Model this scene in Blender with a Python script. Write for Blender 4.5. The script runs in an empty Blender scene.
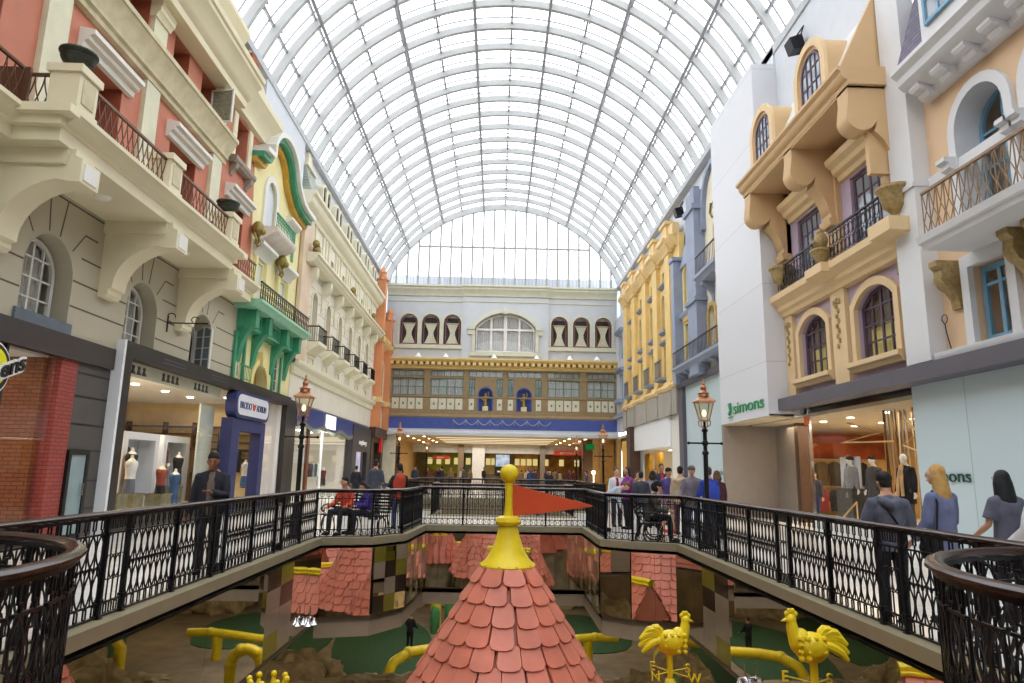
import bpy, bmesh, math, random
from math import sin, cos, pi, radians, sqrt, atan2, hypot
from mathutils import Vector, Matrix
from mathutils.geometry import tessellate_polygon
random.seed(7)
SC = bpy.context.scene
COL = SC.collection

# ------------------------------------------------------------------ materials
def lin(c):
    if isinstance(c, str):
        c = [int(c[i:i+2], 16) / 255 for i in (0, 2, 4)]
    return tuple(x / 12.92 if x <= .04045 else ((x + .055) / 1.055) ** 2.4 for x in c)
MATS = {}
def mat(key, col='808080', r=.6, m=0., var=.10, sc=3., bump=0., spec=.4, em=None, es=0., trans=None):
    if key in MATS: return MATS[key]
    M = bpy.data.materials.new(key); M.use_nodes = True
    nt = M.node_tree; nt.nodes.clear()
    out = nt.nodes.new('ShaderNodeOutputMaterial')
    b = nt.nodes.new('ShaderNodeBsdfPrincipled')
    c = lin(col)
    b.inputs['Roughness'].default_value = r
    b.inputs['Metallic'].default_value = m
    b.inputs['Specular IOR Level'].default_value = spec
    tc = nt.nodes.new('ShaderNodeTexCoord')
    if var > 0:
        n = nt.nodes.new('ShaderNodeTexNoise'); n.inputs['Scale'].default_value = sc; n.inputs['Detail'].default_value = 4
        nt.links.new(tc.outputs['Object'], n.inputs['Vector'])
        rp = nt.nodes.new('ShaderNodeValToRGB')
        rp.color_ramp.elements[0].position = .3; rp.color_ramp.elements[1].position = .7
        rp.color_ramp.elements[0].color = tuple(x * (1 - var) for x in c) + (1,)
        rp.color_ramp.elements[1].color = tuple(min(1, x * (1 + var * .7)) for x in c) + (1,)
        nt.links.new(n.outputs['Fac'], rp.inputs[0]); nt.links.new(rp.outputs[0], b.inputs['Base Color'])
        if bump > 0:
            bp = nt.nodes.new('ShaderNodeBump'); bp.inputs['Strength'].default_value = bump; bp.inputs['Distance'].default_value = .03
            n2 = nt.nodes.new('ShaderNodeTexNoise'); n2.inputs['Scale'].default_value = sc * 5; n2.inputs['Detail'].default_value = 5
            nt.links.new(tc.outputs['Object'], n2.inputs['Vector'])
            nt.links.new(n2.outputs['Fac'], bp.inputs['Height']); nt.links.new(bp.outputs[0], b.inputs['Normal'])
    else:
        b.inputs['Base Color'].default_value = c + (1,)
    if em:
        b.inputs['Emission Color'].default_value = lin(em) + (1,); b.inputs['Emission Strength'].default_value = es
    nt.links.new(b.outputs[0], out.inputs[0])
    MATS[key] = M
    return M
def glassmat(key, tint='ffffff', gl=.08, rough=.02):
    if key in MATS: return MATS[key]
    M = bpy.data.materials.new(key); M.use_nodes = True
    nt = M.node_tree; nt.nodes.clear()
    out = nt.nodes.new('ShaderNodeOutputMaterial'); mx = nt.nodes.new('ShaderNodeMixShader')
    t = nt.nodes.new('ShaderNodeBsdfTransparent'); t.inputs[0].default_value = lin(tint) + (1,)
    g = nt.nodes.new('ShaderNodeBsdfGlossy'); g.inputs['Roughness'].default_value = rough
    fr = nt.nodes.new('ShaderNodeLayerWeight'); fr.inputs[0].default_value = .5
    po = nt.nodes.new('ShaderNodeMath'); po.operation = 'POWER'; po.inputs[1].default_value = 5.
    ma = nt.nodes.new('ShaderNodeMath'); ma.operation = 'MULTIPLY_ADD'; ma.inputs[1].default_value = .6; ma.inputs[2].default_value = gl
    nt.links.new(fr.outputs['Facing'], po.inputs[0]); nt.links.new(po.outputs[0], ma.inputs[0]); nt.links.new(ma.outputs[0], mx.inputs[0])
    nt.links.new(t.outputs[0], mx.inputs[1]); nt.links.new(g.outputs[0], mx.inputs[2]); nt.links.new(mx.outputs[0], out.inputs[0])
    MATS[key] = M
    return M
def emit(key, col, s):
    if key in MATS: return MATS[key]
    M = bpy.data.materials.new(key); M.use_nodes = True
    nt = M.node_tree; nt.nodes.clear()
    out = nt.nodes.new('ShaderNodeOutputMaterial'); e = nt.nodes.new('ShaderNodeEmission')
    e.inputs[0].default_value = lin(col) + (1,); e.inputs[1].default_value = s
    nt.links.new(e.outputs[0], out.inputs[0]); MATS[key] = M
    return M
def brickmat(key, c1, c2, mortar, sx=.22, sy=.075, ms=.01, axis='yz', r=.7, off=.5):
    if key in MATS: return MATS[key]
    M = bpy.data.materials.new(key); M.use_nodes = True
    nt = M.node_tree; b = nt.nodes['Principled BSDF']; b.inputs['Roughness'].default_value = r
    tc = nt.nodes.new('ShaderNodeTexCoord'); sp = nt.nodes.new('ShaderNodeSeparateXYZ'); cb = nt.nodes.new('ShaderNodeCombineXYZ')
    nt.links.new(tc.outputs['Object'], sp.inputs[0])
    a = {'x': 0, 'y': 1, 'z': 2}
    if axis == 'sz':      # sum of x and y along the wall
        ad = nt.nodes.new('ShaderNodeMath'); nt.links.new(sp.outputs[0], ad.inputs[0]); nt.links.new(sp.outputs[1], ad.inputs[1]); nt.links.new(ad.outputs[0], cb.inputs[0])
        nt.links.new(sp.outputs[2], cb.inputs[1])
    else:
        nt.links.new(sp.outputs[a[axis[0]]], cb.inputs[0]); nt.links.new(sp.outputs[a[axis[1]]], cb.inputs[1])
    br = nt.nodes.new('ShaderNodeTexBrick'); br.inputs['Scale'].default_value = 1.
    br.inputs['Brick Width'].default_value = sx; br.inputs['Row Height'].default_value = sy; br.inputs['Mortar Size'].default_value = ms
    br.offset = off
    br.inputs['Color1'].default_value = lin(c1) + (1,); br.inputs['Color2'].default_value = lin(c2) + (1,); br.inputs['Mortar'].default_value = lin(mortar) + (1,)
    nt.links.new(cb.outputs[0], br.inputs['Vector']); nt.links.new(br.outputs['Color'], b.inputs['Base Color'])
    MATS[key] = M
    return M

# ------------------------------------------------------------------ mesh builder
class MB:
    def __init__(s, T=None): s.V = []; s.F = []; s.MI = []; s.T = T; s.mi = 0
    def add(s, pts):
        n = len(s.V)
        if s.T: pts = [s.T(*p) for p in pts]
        s.V += [tuple(p) for p in pts]; return n
    def face(s, idx): s.F.append(tuple(idx)); s.MI.append(s.mi)
    def box(s, a0, a1, b0, b1, c0, c1):
        n = s.add([(a0,b0,c0),(a1,b0,c0),(a1,b1,c0),(a0,b1,c0),(a0,b0,c1),(a1,b0,c1),(a1,b1,c1),(a0,b1,c1)])
        for f in ((0,3,2,1),(4,5,6,7),(0,1,5,4),(1,2,6,5),(2,3,7,6),(3,0,4,7)): s.face([n+i for i in f])
        return s
    def _p(s, ax, a, b, h): return (h,a,b) if ax == 0 else (a,h,b) if ax == 1 else (a,b,h)
    def prism(s, pts, ax, lo, hi):
        k = len(pts); n = s.add([s._p(ax,a,b,lo) for a,b in pts] + [s._p(ax,a,b,hi) for a,b in pts])
        s.face([n+i for i in range(k)][::-1]); s.face([n+k+i for i in range(k)])
        for i in range(k): j = (i+1) % k; s.face([n+i, n+j, n+k+j, n+k+i])
        return s
    def holed(s, outer, holes, ax, lo, hi):
        loops = [outer] + list(holes); fl = [p for l in loops for p in l]
        tris = tessellate_polygon([[Vector((a,b,0)) for a,b in l] for l in loops])
        K = len(fl); n = s.add([s._p(ax,a,b,lo) for a,b in fl] + [s._p(ax,a,b,hi) for a,b in fl])
        for t in tris:
            a, b, c = t
            ar = abs((fl[b][0]-fl[a][0])*(fl[c][1]-fl[a][1]) - (fl[c][0]-fl[a][0])*(fl[b][1]-fl[a][1]))
            if ar < 1e-9: continue
            s.face([n+a, n+b, n+c]); s.face([n+K+c, n+K+b, n+K+a])
        o = 0
        for l in loops:
            k = len(l)
            for i in range(k): j = (i+1) % k; s.face([n+o+i, n+o+j, n+K+o+j, n+K+o+i])
            o += k
        return s
    def tube(s, pts, r=.01, n=6, closed=False, flat=None, caps=True):
        P = [Vector(p) for p in pts]; m = len(P)
        rr = r if isinstance(r, (list, tuple)) else [r] * m
        base = []; up = None
        for i in range(m):
            a = P[(i-1) % m] if (closed or i > 0) else P[i]; b = P[(i+1) % m] if (closed or i < m-1) else P[i]
            t = (b - a);  t = t.normalized() if t.length > 1e-9 else Vector((0,0,1))
            if up is None:
                up = Vector((0,0,1)) if abs(t.z) < .9 else Vector((1,0,0))
            x = t.cross(up)
            if x.length < 1e-6: x = t.cross(Vector((0,1,0)))
            x.normalize(); y = x.cross(t).normalized(); up = y
            f = flat or 1.
            ring = [P[i] + x*(rr[i]*cos(2*pi*(k+.5)/n)) + y*(rr[i]*f*sin(2*pi*(k+.5)/n)) for k in range(n)]
            base.append(s.add(ring))
        for i in range(m if closed else m-1):
            a, b = base[i], base[(i+1) % m]
            for k in range(n): q = (k+1) % n; s.face([a+k, a+q, b+q, b+k])
        if not closed and caps:
            s.face([base[0]+k for k in range(n)][::-1]); s.face([base[-1]+k for k in range(n)])
        return s
    def bar(s, a, b, r, n=4): return s.tube([a, b], r, n)
    def lathe(s, prof, c=(0,0,0), n=16, a0=0, a1=2*pi, sx=1., sy=1., rot=0.):
        full = abs(a1 - a0 - 2*pi) < 1e-6; m = n if full else n + 1
        base = [s.add([(c[0]+r*sx*cos(rot+a0+(a1-a0)*k/n), c[1]+r*sy*sin(rot+a0+(a1-a0)*k/n), c[2]+z) for k in range(m)]) for r, z in prof]
        for a, b in zip(base, base[1:]):
            for k in range(n): q = (k+1) % m; s.face([a+k, a+q, b+q, b+k])
        if full:
            if prof[0][0] > 1e-4: s.face([base[0]+k for k in range(n)][::-1])
            if prof[-1][0] > 1e-4: s.face([base[-1]+k for k in range(n)])
        return s
    def ball(s, c, r, n=10, m=7):
        r = r if isinstance(r, (tuple, list)) else (r, r, r)
        top = s.add([(c[0], c[1], c[2]+r[2])]); bot = s.add([(c[0], c[1], c[2]-r[2])]); rows = []
        for j in range(1, m):
            t = pi*j/m
            rows.append(s.add([(c[0]+r[0]*sin(t)*cos(2*pi*k/n), c[1]+r[1]*sin(t)*sin(2*pi*k/n), c[2]+r[2]*cos(t)) for k in range(n)]))
        for k in range(n):
            q = (k+1) % n; s.face([top, rows[0]+k, rows[0]+q]); s.face([bot, rows[-1]+q, rows[-1]+k])
            for a, b in zip(rows, rows[1:]): s.face([a+k, b+k, b+q, a+q])
        return s
    def build(s, name, mats, parent=None, label=None, smooth=35, kind=None):
        if not isinstance(mats, (list, tuple)): mats = [mats]
        off = WORLD.get(parent.name, Vector()) if parent else Vector()
        me = bpy.data.meshes.new(name)
        me.from_pydata([(v[0]-off.x, v[1]-off.y, v[2]-off.z) for v in s.V], [], s.F)
        for m in mats: me.materials.append(m)
        me.polygons.foreach_set('material_index', s.MI)
        bm = bmesh.new(); bm.from_mesh(me); bmesh.ops.recalc_face_normals(bm, faces=bm.faces); bm.to_mesh(me); bm.free()
        me.polygons.foreach_set('use_smooth', [True]*len(me.polygons)); me.set_sharp_from_angle(angle=radians(smooth))
        o = bpy.data.objects.new(name, me); COL.objects.link(o)
        if parent: o.parent = parent; WORLD[o.name] = off
        if label: o['label'] = label
        if kind: o['kind'] = kind
        return o
WORLD = {}
def tag(o, label=None, cat=None, group=None, kind=None):
    if label: o['label'] = label
    if cat: o['category'] = cat
    if group: o['group'] = group
    if kind: o['kind'] = kind
    return o
def thing(name, label, cat, loc=(0,0,0), group=None, kind=None):
    o = bpy.data.objects.new(name, None); o.empty_display_size = .2; COL.objects.link(o)
    o.location = loc; WORLD[o.name] = Vector(loc)
    return tag(o, label, cat, group, kind)
def dup(o, loc=None, rz=None, label=None, group=None, parent=None, scale=None):
    c = o.copy(); COL.objects.link(c)
    if parent: c.parent = parent
    if loc is not None: c.location = loc
    if rz is not None: c.rotation_euler = (0, 0, rz)
    if scale is not None: c.scale = (scale,)*3 if isinstance(scale, (int, float)) else scale
    if label: c['label'] = label
    if group: c['group'] = group
    for ch in list(o.children): dup(ch, parent=c)
    return c
def remove(o):
    for ch in list(o.children): remove(ch)
    bpy.data.objects.remove(o)

# ------------------------------------------------------------------ camera
PIT, YAW, ROL = radians(10.646), radians(1.117), radians(1.032)
fw = Vector((sin(YAW)*cos(PIT), cos(YAW)*cos(PIT), sin(PIT))); rt = Vector((cos(YAW), -sin(YAW), 0)); up = rt.cross(fw)
rt2 = rt*cos(ROL) + up*sin(ROL); up2 = -rt*sin(ROL) + up*cos(ROL)
cam = bpy.data.cameras.new('camera'); co = bpy.data.objects.new('camera', cam); COL.objects.link(co)
Mx = Matrix(((rt2.x, up2.x, -fw.x), (rt2.y, up2.y, -fw.y), (rt2.z, up2.z, -fw.z))).to_4x4(); Mx.translation = (0, 0, 1.6)
co.matrix_world = Mx; cam.lens = 24.01; cam.sensor_width = 36; cam.clip_end = 400; cam.clip_start = .05
SC.camera = co
SC.view_settings.view_transform = 'Standard'; SC.view_settings.look = 'None'; SC.view_settings.gamma = 1; SC.view_settings.exposure = 0
SC.view_settings.use_curve_mapping = False
SC.cycles.use_denoising = True
SC.cycles.max_bounces = 7; SC.cycles.diffuse_bounces = 4; SC.cycles.glossy_bounces = 3; SC.cycles.transparent_max_bounces = 16
SC.cycles.sample_clamp_indirect = 6; SC.cycles.caustics_reflective = False; SC.cycles.caustics_refractive = False

# world: bright overcast sky
W = bpy.data.worlds.new('sky'); SC.world = W; W.use_nodes = True
bg = W.node_tree.nodes['Background']; bg.inputs[0].default_value = (.965, .98, 1, 1); bg.inputs[1].default_value = 3.7

def area(name, loc, sx, sy, power, col=(1, .85, .65), rot=(0, 0, 0), parent=None):
    L = bpy.data.lights.new(name, 'AREA'); L.shape = 'RECTANGLE'; L.size = sx; L.size_y = sy; L.energy = power; L.color = col
    o = bpy.data.objects.new(name, L); COL.objects.link(o); o.location = loc; o.rotation_euler = rot
    return o
def point(name, loc, power, col=(1, .85, .65), r=.1):
    L = bpy.data.lights.new(name, 'POINT'); L.energy = power; L.color = col; L.shadow_soft_size = r
    o = bpy.data.objects.new(name, L); COL.objects.link(o); o.location = loc
    return o

XL, XR, YE = -9.0, 9.45, 53.5
def TL(u, d, z): return (XL + d, u, z)
def TR(u, d, z): return (XR - d, u, z)
def TE(u, d, z): return (u, YE - d, z)

# ------------------------------------------------------------------ vault
VX, VZ, VR = .3, 12.7, 10.2
steel = mat('white painted steel', 'b3b4b3', .45, var=.04)
steel2 = mat('grey aluminium glazing bar', '96979a', .4, m=.1, var=.05)
vglass = glassmat('clear roof glass', 'f6f8fb', .0)
def vp(a, r): return (VX + r*sin(radians(a)), VZ + r*cos(radians(a)))
ceil = thing('ceiling', 'glazed barrel vault of white steel arches', 'ceiling', (VX, 20, VZ), kind='structure'); del ceil['category']
ribY = [YE - 1.67*k for k in range(0, 36)]
def rib_mesh(y, w=.1, r0=10.2, r1=10.52, flange=True):
    b = MB(); A = [-73 + 146*i/56 for i in range(57)]
    o = [vp(a, r1) for a in A]; i_ = [vp(a, r0) for a in A]
    b.holed(o + i_[::-1], [], 1, y-w/2, y+w/2)
    o = [vp(a, r0+.0) for a in A]; i_ = [vp(a, r0-.035) for a in A]
    b.holed(o + i_[::-1], [], 1, y-w/2-.04, y+w/2+.04)
    return b
r0 = rib_mesh(0).build('arch_rib', steel, None); r0.parent = ceil; r0.location = (-VX, ribY[0]-20, -VZ)
for y in ribY[1:]:
    c = r0.copy(); COL.objects.link(c); c.location = (-VX, y-20, -VZ)
y0, y1 = ribY[-1], YE
for a in (-50, -30, -10, 10, 30, 50):
    x, z = vp(a, 10.1); MB().tube([(x, y0, z), (x, y1, z)], .075, 8).build('purlin_pipe', steel2, ceil)
for a in range(-70, 71, 10):
    x, z = vp(a, 10.50); t = radians(a)
    b = MB()
    ux, uz = cos(t), -sin(t); rx, rz = sin(t), cos(t)
    w, h = (.045, .07)
    b.prism([(x+ux*p+rx*q, z+uz*p+rz*q) for p, q in ((-w,-h),(w,-h),(w,h),(-w,h))], 1, y0, y1)
    b.build('glazing_bar', steel2, ceil)
    if a in (-60, -40, -20, 20, 40, 60, -70, 70):   # bolted clamps at each arch
        b = MB()
        for y in ribY:
            xx, zz = vp(a, 10.38)
            for s_ in (-1, 1):
                cx, cz = xx+ux*.13*s_, zz+uz*.13*s_
                b.prism([(cx+ux*p+rx*q, cz+uz*p+rz*q) for p, q in ((-.04,-.05),(.04,-.05),(.04,.12),(-.04,.12))], 1, y+.07, y+.42)
        b.build('clamp_row', mat('dark galvanised bracket', '77787a', .5, m=.5), ceil)
b = MB()
for y in ribY[:-1]:      # pairs of thin transverse glazing bars beside every arch
    A = [-72 + 144*i/48 for i in range(49)]
    for dy in (-.42,):
        b.holed([vp(a, 10.54) for a in A] + [vp(a, 10.48) for a in A][::-1], [], 1, y+dy-.02, y+dy+.02)
b.build('cross_glazing_bar', steel2, ceil)
b = MB(); A = list(range(-75, 76, 10))
A = [-73] + list(range(-70, 71, 10)) + [73]
n = [b.add([(vp(a, 10.56)[0], y, vp(a, 10.56)[1]) for a in A]) for y in (y0, y1+.3)]
for i in range(len(A)-1): b.face([n[0]+i, n[0]+i+1, n[1]+i+1, n[1]+i])
b.build('roof_glass', vglass, ceil)
# ------------------------------------------------------------------ upper side walls
greyw = mat('pale grey wall panel', 'ccd0d6', .55, var=.03)
MB(TL).box(24.0, 29.3, -.35, -.05, 7, 16.45).box(29.3, YE+.3, -1.2, -.25, 12.6, 16.45).box(-8, 24.0, -1.3, -1.0, 13.3, 16.45).build('wall_left', greyw, kind='structure')
MB(TR).box(-8, 15.0, -1.4, -1.1, 10.0, 16.6).box(14.8, 21.62, -.35, -.06, 11.2, 16.6).box(21.62, 26.3, -.35, -.0, 3.45, 16.6).box(26.3, 34.5, -.5, -.35, 11.0, 16.6).box(26.3, 34.0, -.2, -.05, 0, 6.0).box(34.5, YE+.3, -1.2, -.35, 13., 16.6).build('wall_right', greyw, kind='structure')
tb = mat('springing gutter', 'b9bcc0', .5)
MB(TL).box(-6, YE, -.4, .0, 16.15, 16.45).build('trim_1', tb, kind='structure')
MB(TR).box(-6, YE, -.4, .0, 16.2, 16.5).build('trim_2', tb, kind='structure')
# solid world outside the shop floors (keeps sky light from leaking in)
dk = mat('unlit service wall', '55524e', .8)
MB().box(-17.6, -17.2, -14, 90, -7, 14).build('wall_far_left', dk, kind='structure')
MB().box(17.6, 18.0, -14, 90, -7, 14).build('wall_far_right', dk, kind='structure')
MB(TL).box(-14, 90, -8.4, -1.0, 4.75, 4.95).build('ceiling_left_shops', mat('shop plaster ceiling', 'c9bda4', .8), kind='structure')
MB(TR).box(-14, 90, -8.4, -.4, 4.2, 4.4).build('ceiling_right_shops', MATS['shop plaster ceiling'], kind='structure')
# ------------------------------------------------------------------ end wall
Lw = mat('pale blue grey stone end wall', 'bfc3c8', .6, var=.05, sc=1.)
crm = mat('cream stone trim', 'c9c8b4', .6, var=.08)
tan = mat('ochre brown timber facade', '8f7a58', .6, var=.12)
def arch(u0, u1, z0, z1, h=None, n=12):
    """outline of an arched opening: springing at z1-h, crown at z1"""
    w = (u1-u0)/2; c = (u0+u1)/2
    if h is None: h = w
    pts = [(u0, z0), (u1, z0)]
    if h <= 0: return pts + [(u1, z1), (u0, z1)]
    R = (w*w + h*h)/(2*h); zc = z1 - R; a0 = math.asin(min(1, w/R)) if h <= w else pi - math.asin(min(1, w/R))
    if abs(h-w) < 1e-6: a0 = pi/2
    return pts + [(c + R*sin(a0 - 2*a0*i/n), zc + R*cos(a0 - 2*a0*i/n)) for i in range(n+1)]
clear = glassmat('clear shop glass', 'ffffff', .02)
dglass = mat('dark window glass', '39404a', .08, var=.0, spec=.9)
gglass = mat('grey reflecting window glass', '7d8791', .1, var=.25, sc=.9, spec=.9)
netc = mat('white net curtain', 'b4b5b3', .9, var=.15, sc=9)
crc = mat('cream tied curtain', 'd9d5bd', .9, var=.12, sc=9)
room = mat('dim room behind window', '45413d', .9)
def atop(u, u0, u1, z1, h):
    if h <= 0: return z1
    w = (u1-u0)/2; c = (u0+u1)/2; R = (w*w+h*h)/(2*h); q = R*R-(u-c)**2
    return z1 - R + sqrt(max(0, q))
def window(par, T, u0, u1, z0, z1, h, d, cols, rows, fm, gm=None, f=.06, m=.03, ctn=None, name='window', trans=None, glab=None):
    b = MB(T); O = arch(u0, u1, z0, z1, h); I = arch(u0+f, u1-f, z0+f, z1-f, max(0, h-f*.3) if h > 0 else 0)
    b.holed(O, [I], 1, d, d+.07)
    for i in range(1, cols):
        u = u0+f+(u1-u0-2*f)*i/cols; t = atop(u, u0, u1, z1, h)-f*.6; mm = m*1.6 if cols % 2 == 0 and i == cols//2 else m
        b.box(u-mm/2, u+mm/2, d+.01, d+.06, z0+f*.5, t)
    zs = [z0 + (z1-z0)*j/rows for j in range(1, rows)] if trans is None else trans
    for z in zs:
        uu0, uu1 = u0, u1
        if h > 0 and z > z1-h:
            w = (u1-u0)/2; R = (w*w+h*h)/(2*h); q = R*R-(z-z1+R)**2; q = sqrt(max(0, q)); c = (u0+u1)/2; uu0, uu1 = c-q, c+q
        b.box(uu0+f*.5, uu1-f*.5, d+.012, d+.055, z-m/2, z+m/2)
    w = b.build(name, fm, par)
    MB(T).prism(arch(u0+f*.5, u1-f*.5, z0+f*.5, z1-f*.5, h), 1, d+.025, d+.035).build('pane', gm or clear, w)
    if ctn:
        cb = MB(T); uw = u1-u0-2*f
        if ctn == 'tied':
            for s in (0, 1):
                z = z0+f; N = 9
                P = []
                for j in range(N+1):
                    t = j/N; zz = z0+f+(z1-z0-h-.02-f)*t; e = .20+.30*abs(t-.52)**1.2/.45
                    P.append((u0+f+uw*(.5-e*.85 if s == 0 else .5), zz))
                L_ = [(u0+f+uw*(.5-(.17+.36*min(1, abs(j/N-.5)*1.8)**1.3)), z0+f+(z1-z0-h*.98-f)*j/N) for j in range(N+1)]
                if s == 1: L_ = [(u0+u1-a, bz) for a, bz in L_]
                c = (u0+u1)/2
                pts = L_ + [(c, L_[-1][1]), (c, L_[0][1])]
                cb.prism(pts, 1, d-.10, d-.07)
                for k in range(1, 5):
                    cb.tube([(c+(a-c)*k/5, d-.065, bz) for a, bz in L_], .018, 4)
            cb.box(u0+f+uw*.3, u1-f-uw*.3, d-.07, d-.05, z0+(z1-h-z0)*.5-.03, z0+(z1-h-z0)*.5+.03)
            cb.build('curtain', crc, w)
        else:
            n = max(4, int(uw/.09)); P = []; a0, a1 = (0, 1) if ctn == 'full' else (0, .38) if ctn == 'left' else (.55, 1)
            for k in range(n+1):
                u = u0+f+uw*(a0+(a1-a0)*k/n); P.append((u, d-.12+.035*(k % 2)))
            Q = [(a, bb-.012) for a, bb in P][::-1]
            # straight drape: fluted strip in (u,d), extruded in z
            k = len(P)
            nn = cb.add([(a, bb, z0+.02) for a, bb in P+Q] + [(a, bb, min(z1-.02, atop(min(max(a, u0), u1), u0, u1, z1, h)-.05)) for a, bb in P+Q])
            K = 2*k
            for i in range(K): j = (i+1) % K; cb.face([nn+i, nn+j, nn+K+j, nn+K+i])
            cb.build('curtain', netc, w)
    return w
def offarch(u0, u1, z0, z1, h, o, base=0):
    hh = h + o*.5 if 0 < h < (u1-u0)/2-.01 else (h+o if h > 0 else 0)
    return arch(u0-o, u1+o, z0-base, z1+o, hh)
# ------------------------------------------------------------------ end facade
ef = thing('palace_facade', 'pale blue grey end facade with arched windows above a blue frieze', 'building facade', (.3, YE, 4.2))
EA = [(-7.93,-6.5),(-6.18,-4.75),(-4.44,-3.05)]; EB = [(4.16,5.52),(5.92,7.28),(7.68,9.04)]
holes = [arch(a, b_, 11.3, 13.75) for a, b_ in EA+EB] + [arch(-1.9, 2.9, 10.75, 13.9, 1.15, 16)]
MB(TE).holed([(-9, 10.0), (9.45, 10.0), (9.45, 16.1), (-9, 16.1)], holes, 1, -.4, 0).build('upper_wall', Lw, ef)
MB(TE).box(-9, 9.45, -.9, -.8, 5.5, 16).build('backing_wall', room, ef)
MB(TE).holed([(-2.95, 10.1), (3.95, 10.1), (3.95, 15.5), (-2.95, 15.5)], [arch(-1.98, 2.98, 10.7, 13.95, 1.17, 16)], 1, 0, .22).build('centre_bay', Lw, ef)
b = MB(TE)
prof = [(0,15.2),(.12,15.25),(.14,15.4),(.3,15.6),(.42,15.75),(.42,15.85),(.55,15.95),(.55,16.08),(0,16.1)]
b.prism(prof, 0, 0, 0) if False else None
def cornice(T, prof, u0, u1, name, m, par):
    b = MB(T); k = len(prof)
    n = b.add([(u0, d, z) for d, z in prof] + [(u1, d, z) for d, z in prof])
    b.face([n+i for i in range(k)][::-1]); b.face([n+k+i for i in range(k)])
    for i in range(k): j = (i+1) % k; b.face([n+i, n+j, n+k+j, n+k+i])
    return b.build(name, m, par) if name else b
for a, b_, o in ((-9, -2.95, 0), (-2.95, 3.95, .22), (3.95, 9.45, 0)):
    cornice(TE, [(d+o, z) for d, z in prof[:-1]]+[(0, 16.1), (0, 15.2)], a, b_, 'cornice', crm, ef)
    cornice(TE, [(0, 14.75), (.07+o, 14.78), (.07+o, 14.88), (0, 14.9)], a, b_, 'moulding', crm, ef)
pk = mat('white painted sash', 'e6e0da', .5); redf = mat('dusty red sash', '9a5a58', .5)
for g in (EA, EB):
    for a, b_ in g:
        window(ef, TE, a+.12, b_-.12, 11.35, 13.66, (b_-a)/2-.12, -.25, 1, 1, redf, gm=clear, ctn='tied', trans=[13.0])
        MB(TE).holed(offarch(a, b_, 11.3, 13.75, (b_-a)/2, .16), [arch(a, b_, 11.3, 13.75)], 1, -.02, .08).build('window_surround', crm, ef)
    MB(TE).box(g[0][0]-.35, g[2][1]+.35, 0, .16, 10.95, 11.25).build('sill', crm, ef)
window(ef, TE, -1.85, 2.85, 10.8, 13.85, 1.12, -.22, 4, 1, pk, gm=clear, f=.1, m=.16, ctn='full', trans=[12.62])
MB(TE).holed(arch(-2.15, 3.15, 10.75, 14.2, 1.3, 16), [arch(-1.9, 2.9, 10.7, 13.92, 1.16, 16)], 1, .2, .36).box(.35, .65, .3, .46, 13.8, 14.35).build('window_surround', crm, ef)
MB(TE).box(-2.5, -1.9, .22, .5, 12.5, 12.72).box(-2.45, -2.0, .22, .42, 12.1, 12.5).build('impost', crm, ef); MB(TE).box(2.9, 3.5, .22, .5, 12.5, 12.72).box(3.0, 3.45, .22, .42, 12.1, 12.5).build('impost', crm, ef)
MB(TE).box(-2.3, 3.3, .22, .4, 10.4, 10.7).build('sill', crm, ef)
# dentil cornice
gold = mat('cream gold dentil cornice', 'd9bd7c', .5, var=.08)
cornice(TE, [(0,9.3),(.25,9.34),(.25,9.45),(.4,9.5),(.4,9.62),(.5,9.64),(.5,9.82),(.62,9.86),(.75,10.02),(.75,10.12),(0,10.15)], -9, 9.45, 'dentil_cornice', gold, ef)
MB(TE).box(-9, 9.45, .3, .515, 9.6, 9.83).build('dentil_shade_strip', mat('dark gold painted shade', '7a5c2c', .7), ef)  # dark strip painted behind the dentils as the shade between them
b = MB(TE); u = -8.9
while u < 9.3: b.box(u, u+.25, .38, .68, 9.58, 9.82); u += .46
b.build('dentil_moulding', gold, ef)
# tan timber storey
big = [(-8.3,-5.8,4),(-5.3,-2.7,4),(3.9,6.45,4),(7.0,9.25,4)]; sm = [(-2.3,-1.8,1),(-.1,.4,1),(.75,1.25,1),(2.95,3.45,1)]
nic = [(-1.5,-.42),(1.5,2.62)]
H = []
for a, b_, n in big+sm: H += [arch(a, b_, 7.25, 8.6, 0)]
for a, b_ in ((-8.3,-5.8),(-5.3,-2.7),(-2.3,.4),(.75,3.45),(3.9,6.45),(7.0,9.25)): H.append(arch(a, b_, 8.75, 9.22, 0))
for a, b_ in nic: H.append(arch(a, b_, 6.1, 7.9, .54))
MB(TE).holed([(-9,5.5),(9.45,5.5),(9.45,9.4),(-9,9.4)], H, 1, -.2, .05).build('timber_storey', tan, ef)
teal = mat('teal window frame', '4f7f7c', .5)
for a, b_, n in big+sm:
    window(ef, TE, a, b_, 7.25, 8.6, 0, -.12, n if n > 1 else 2, 2, teal, gm=clear, f=.05, m=.05, ctn='full')
    b = MB(TE); k = n
    for i in range(k):
        p0 = a+(b_-a)*i/k+.05; p1 = a+(b_-a)*(i+1)/k-.05
        b.box(p0, p1, .05, .09, 6.15, 7.0)
    pn = b.build('cream_panelling', crm, ef)
    b = MB(TE)
    for i in range(k):
        c = a+(b_-a)*(i+.5)/k
        b.lathe([(.001,0),(.09,0),(.09,.02),(.001,.03)], (0,0,0), 8) if False else b.prism([(c+.11*cos(q*pi/4)*(1 if q % 2 else .5), 6.58+.13*sin(q*pi/4)*(1 if q % 2 else .6)) for q in range(8)], 1, .09, .115)
    b.build('rosette_pattern', mat('brown painted rosette', '6d6249', .6), pn)
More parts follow.
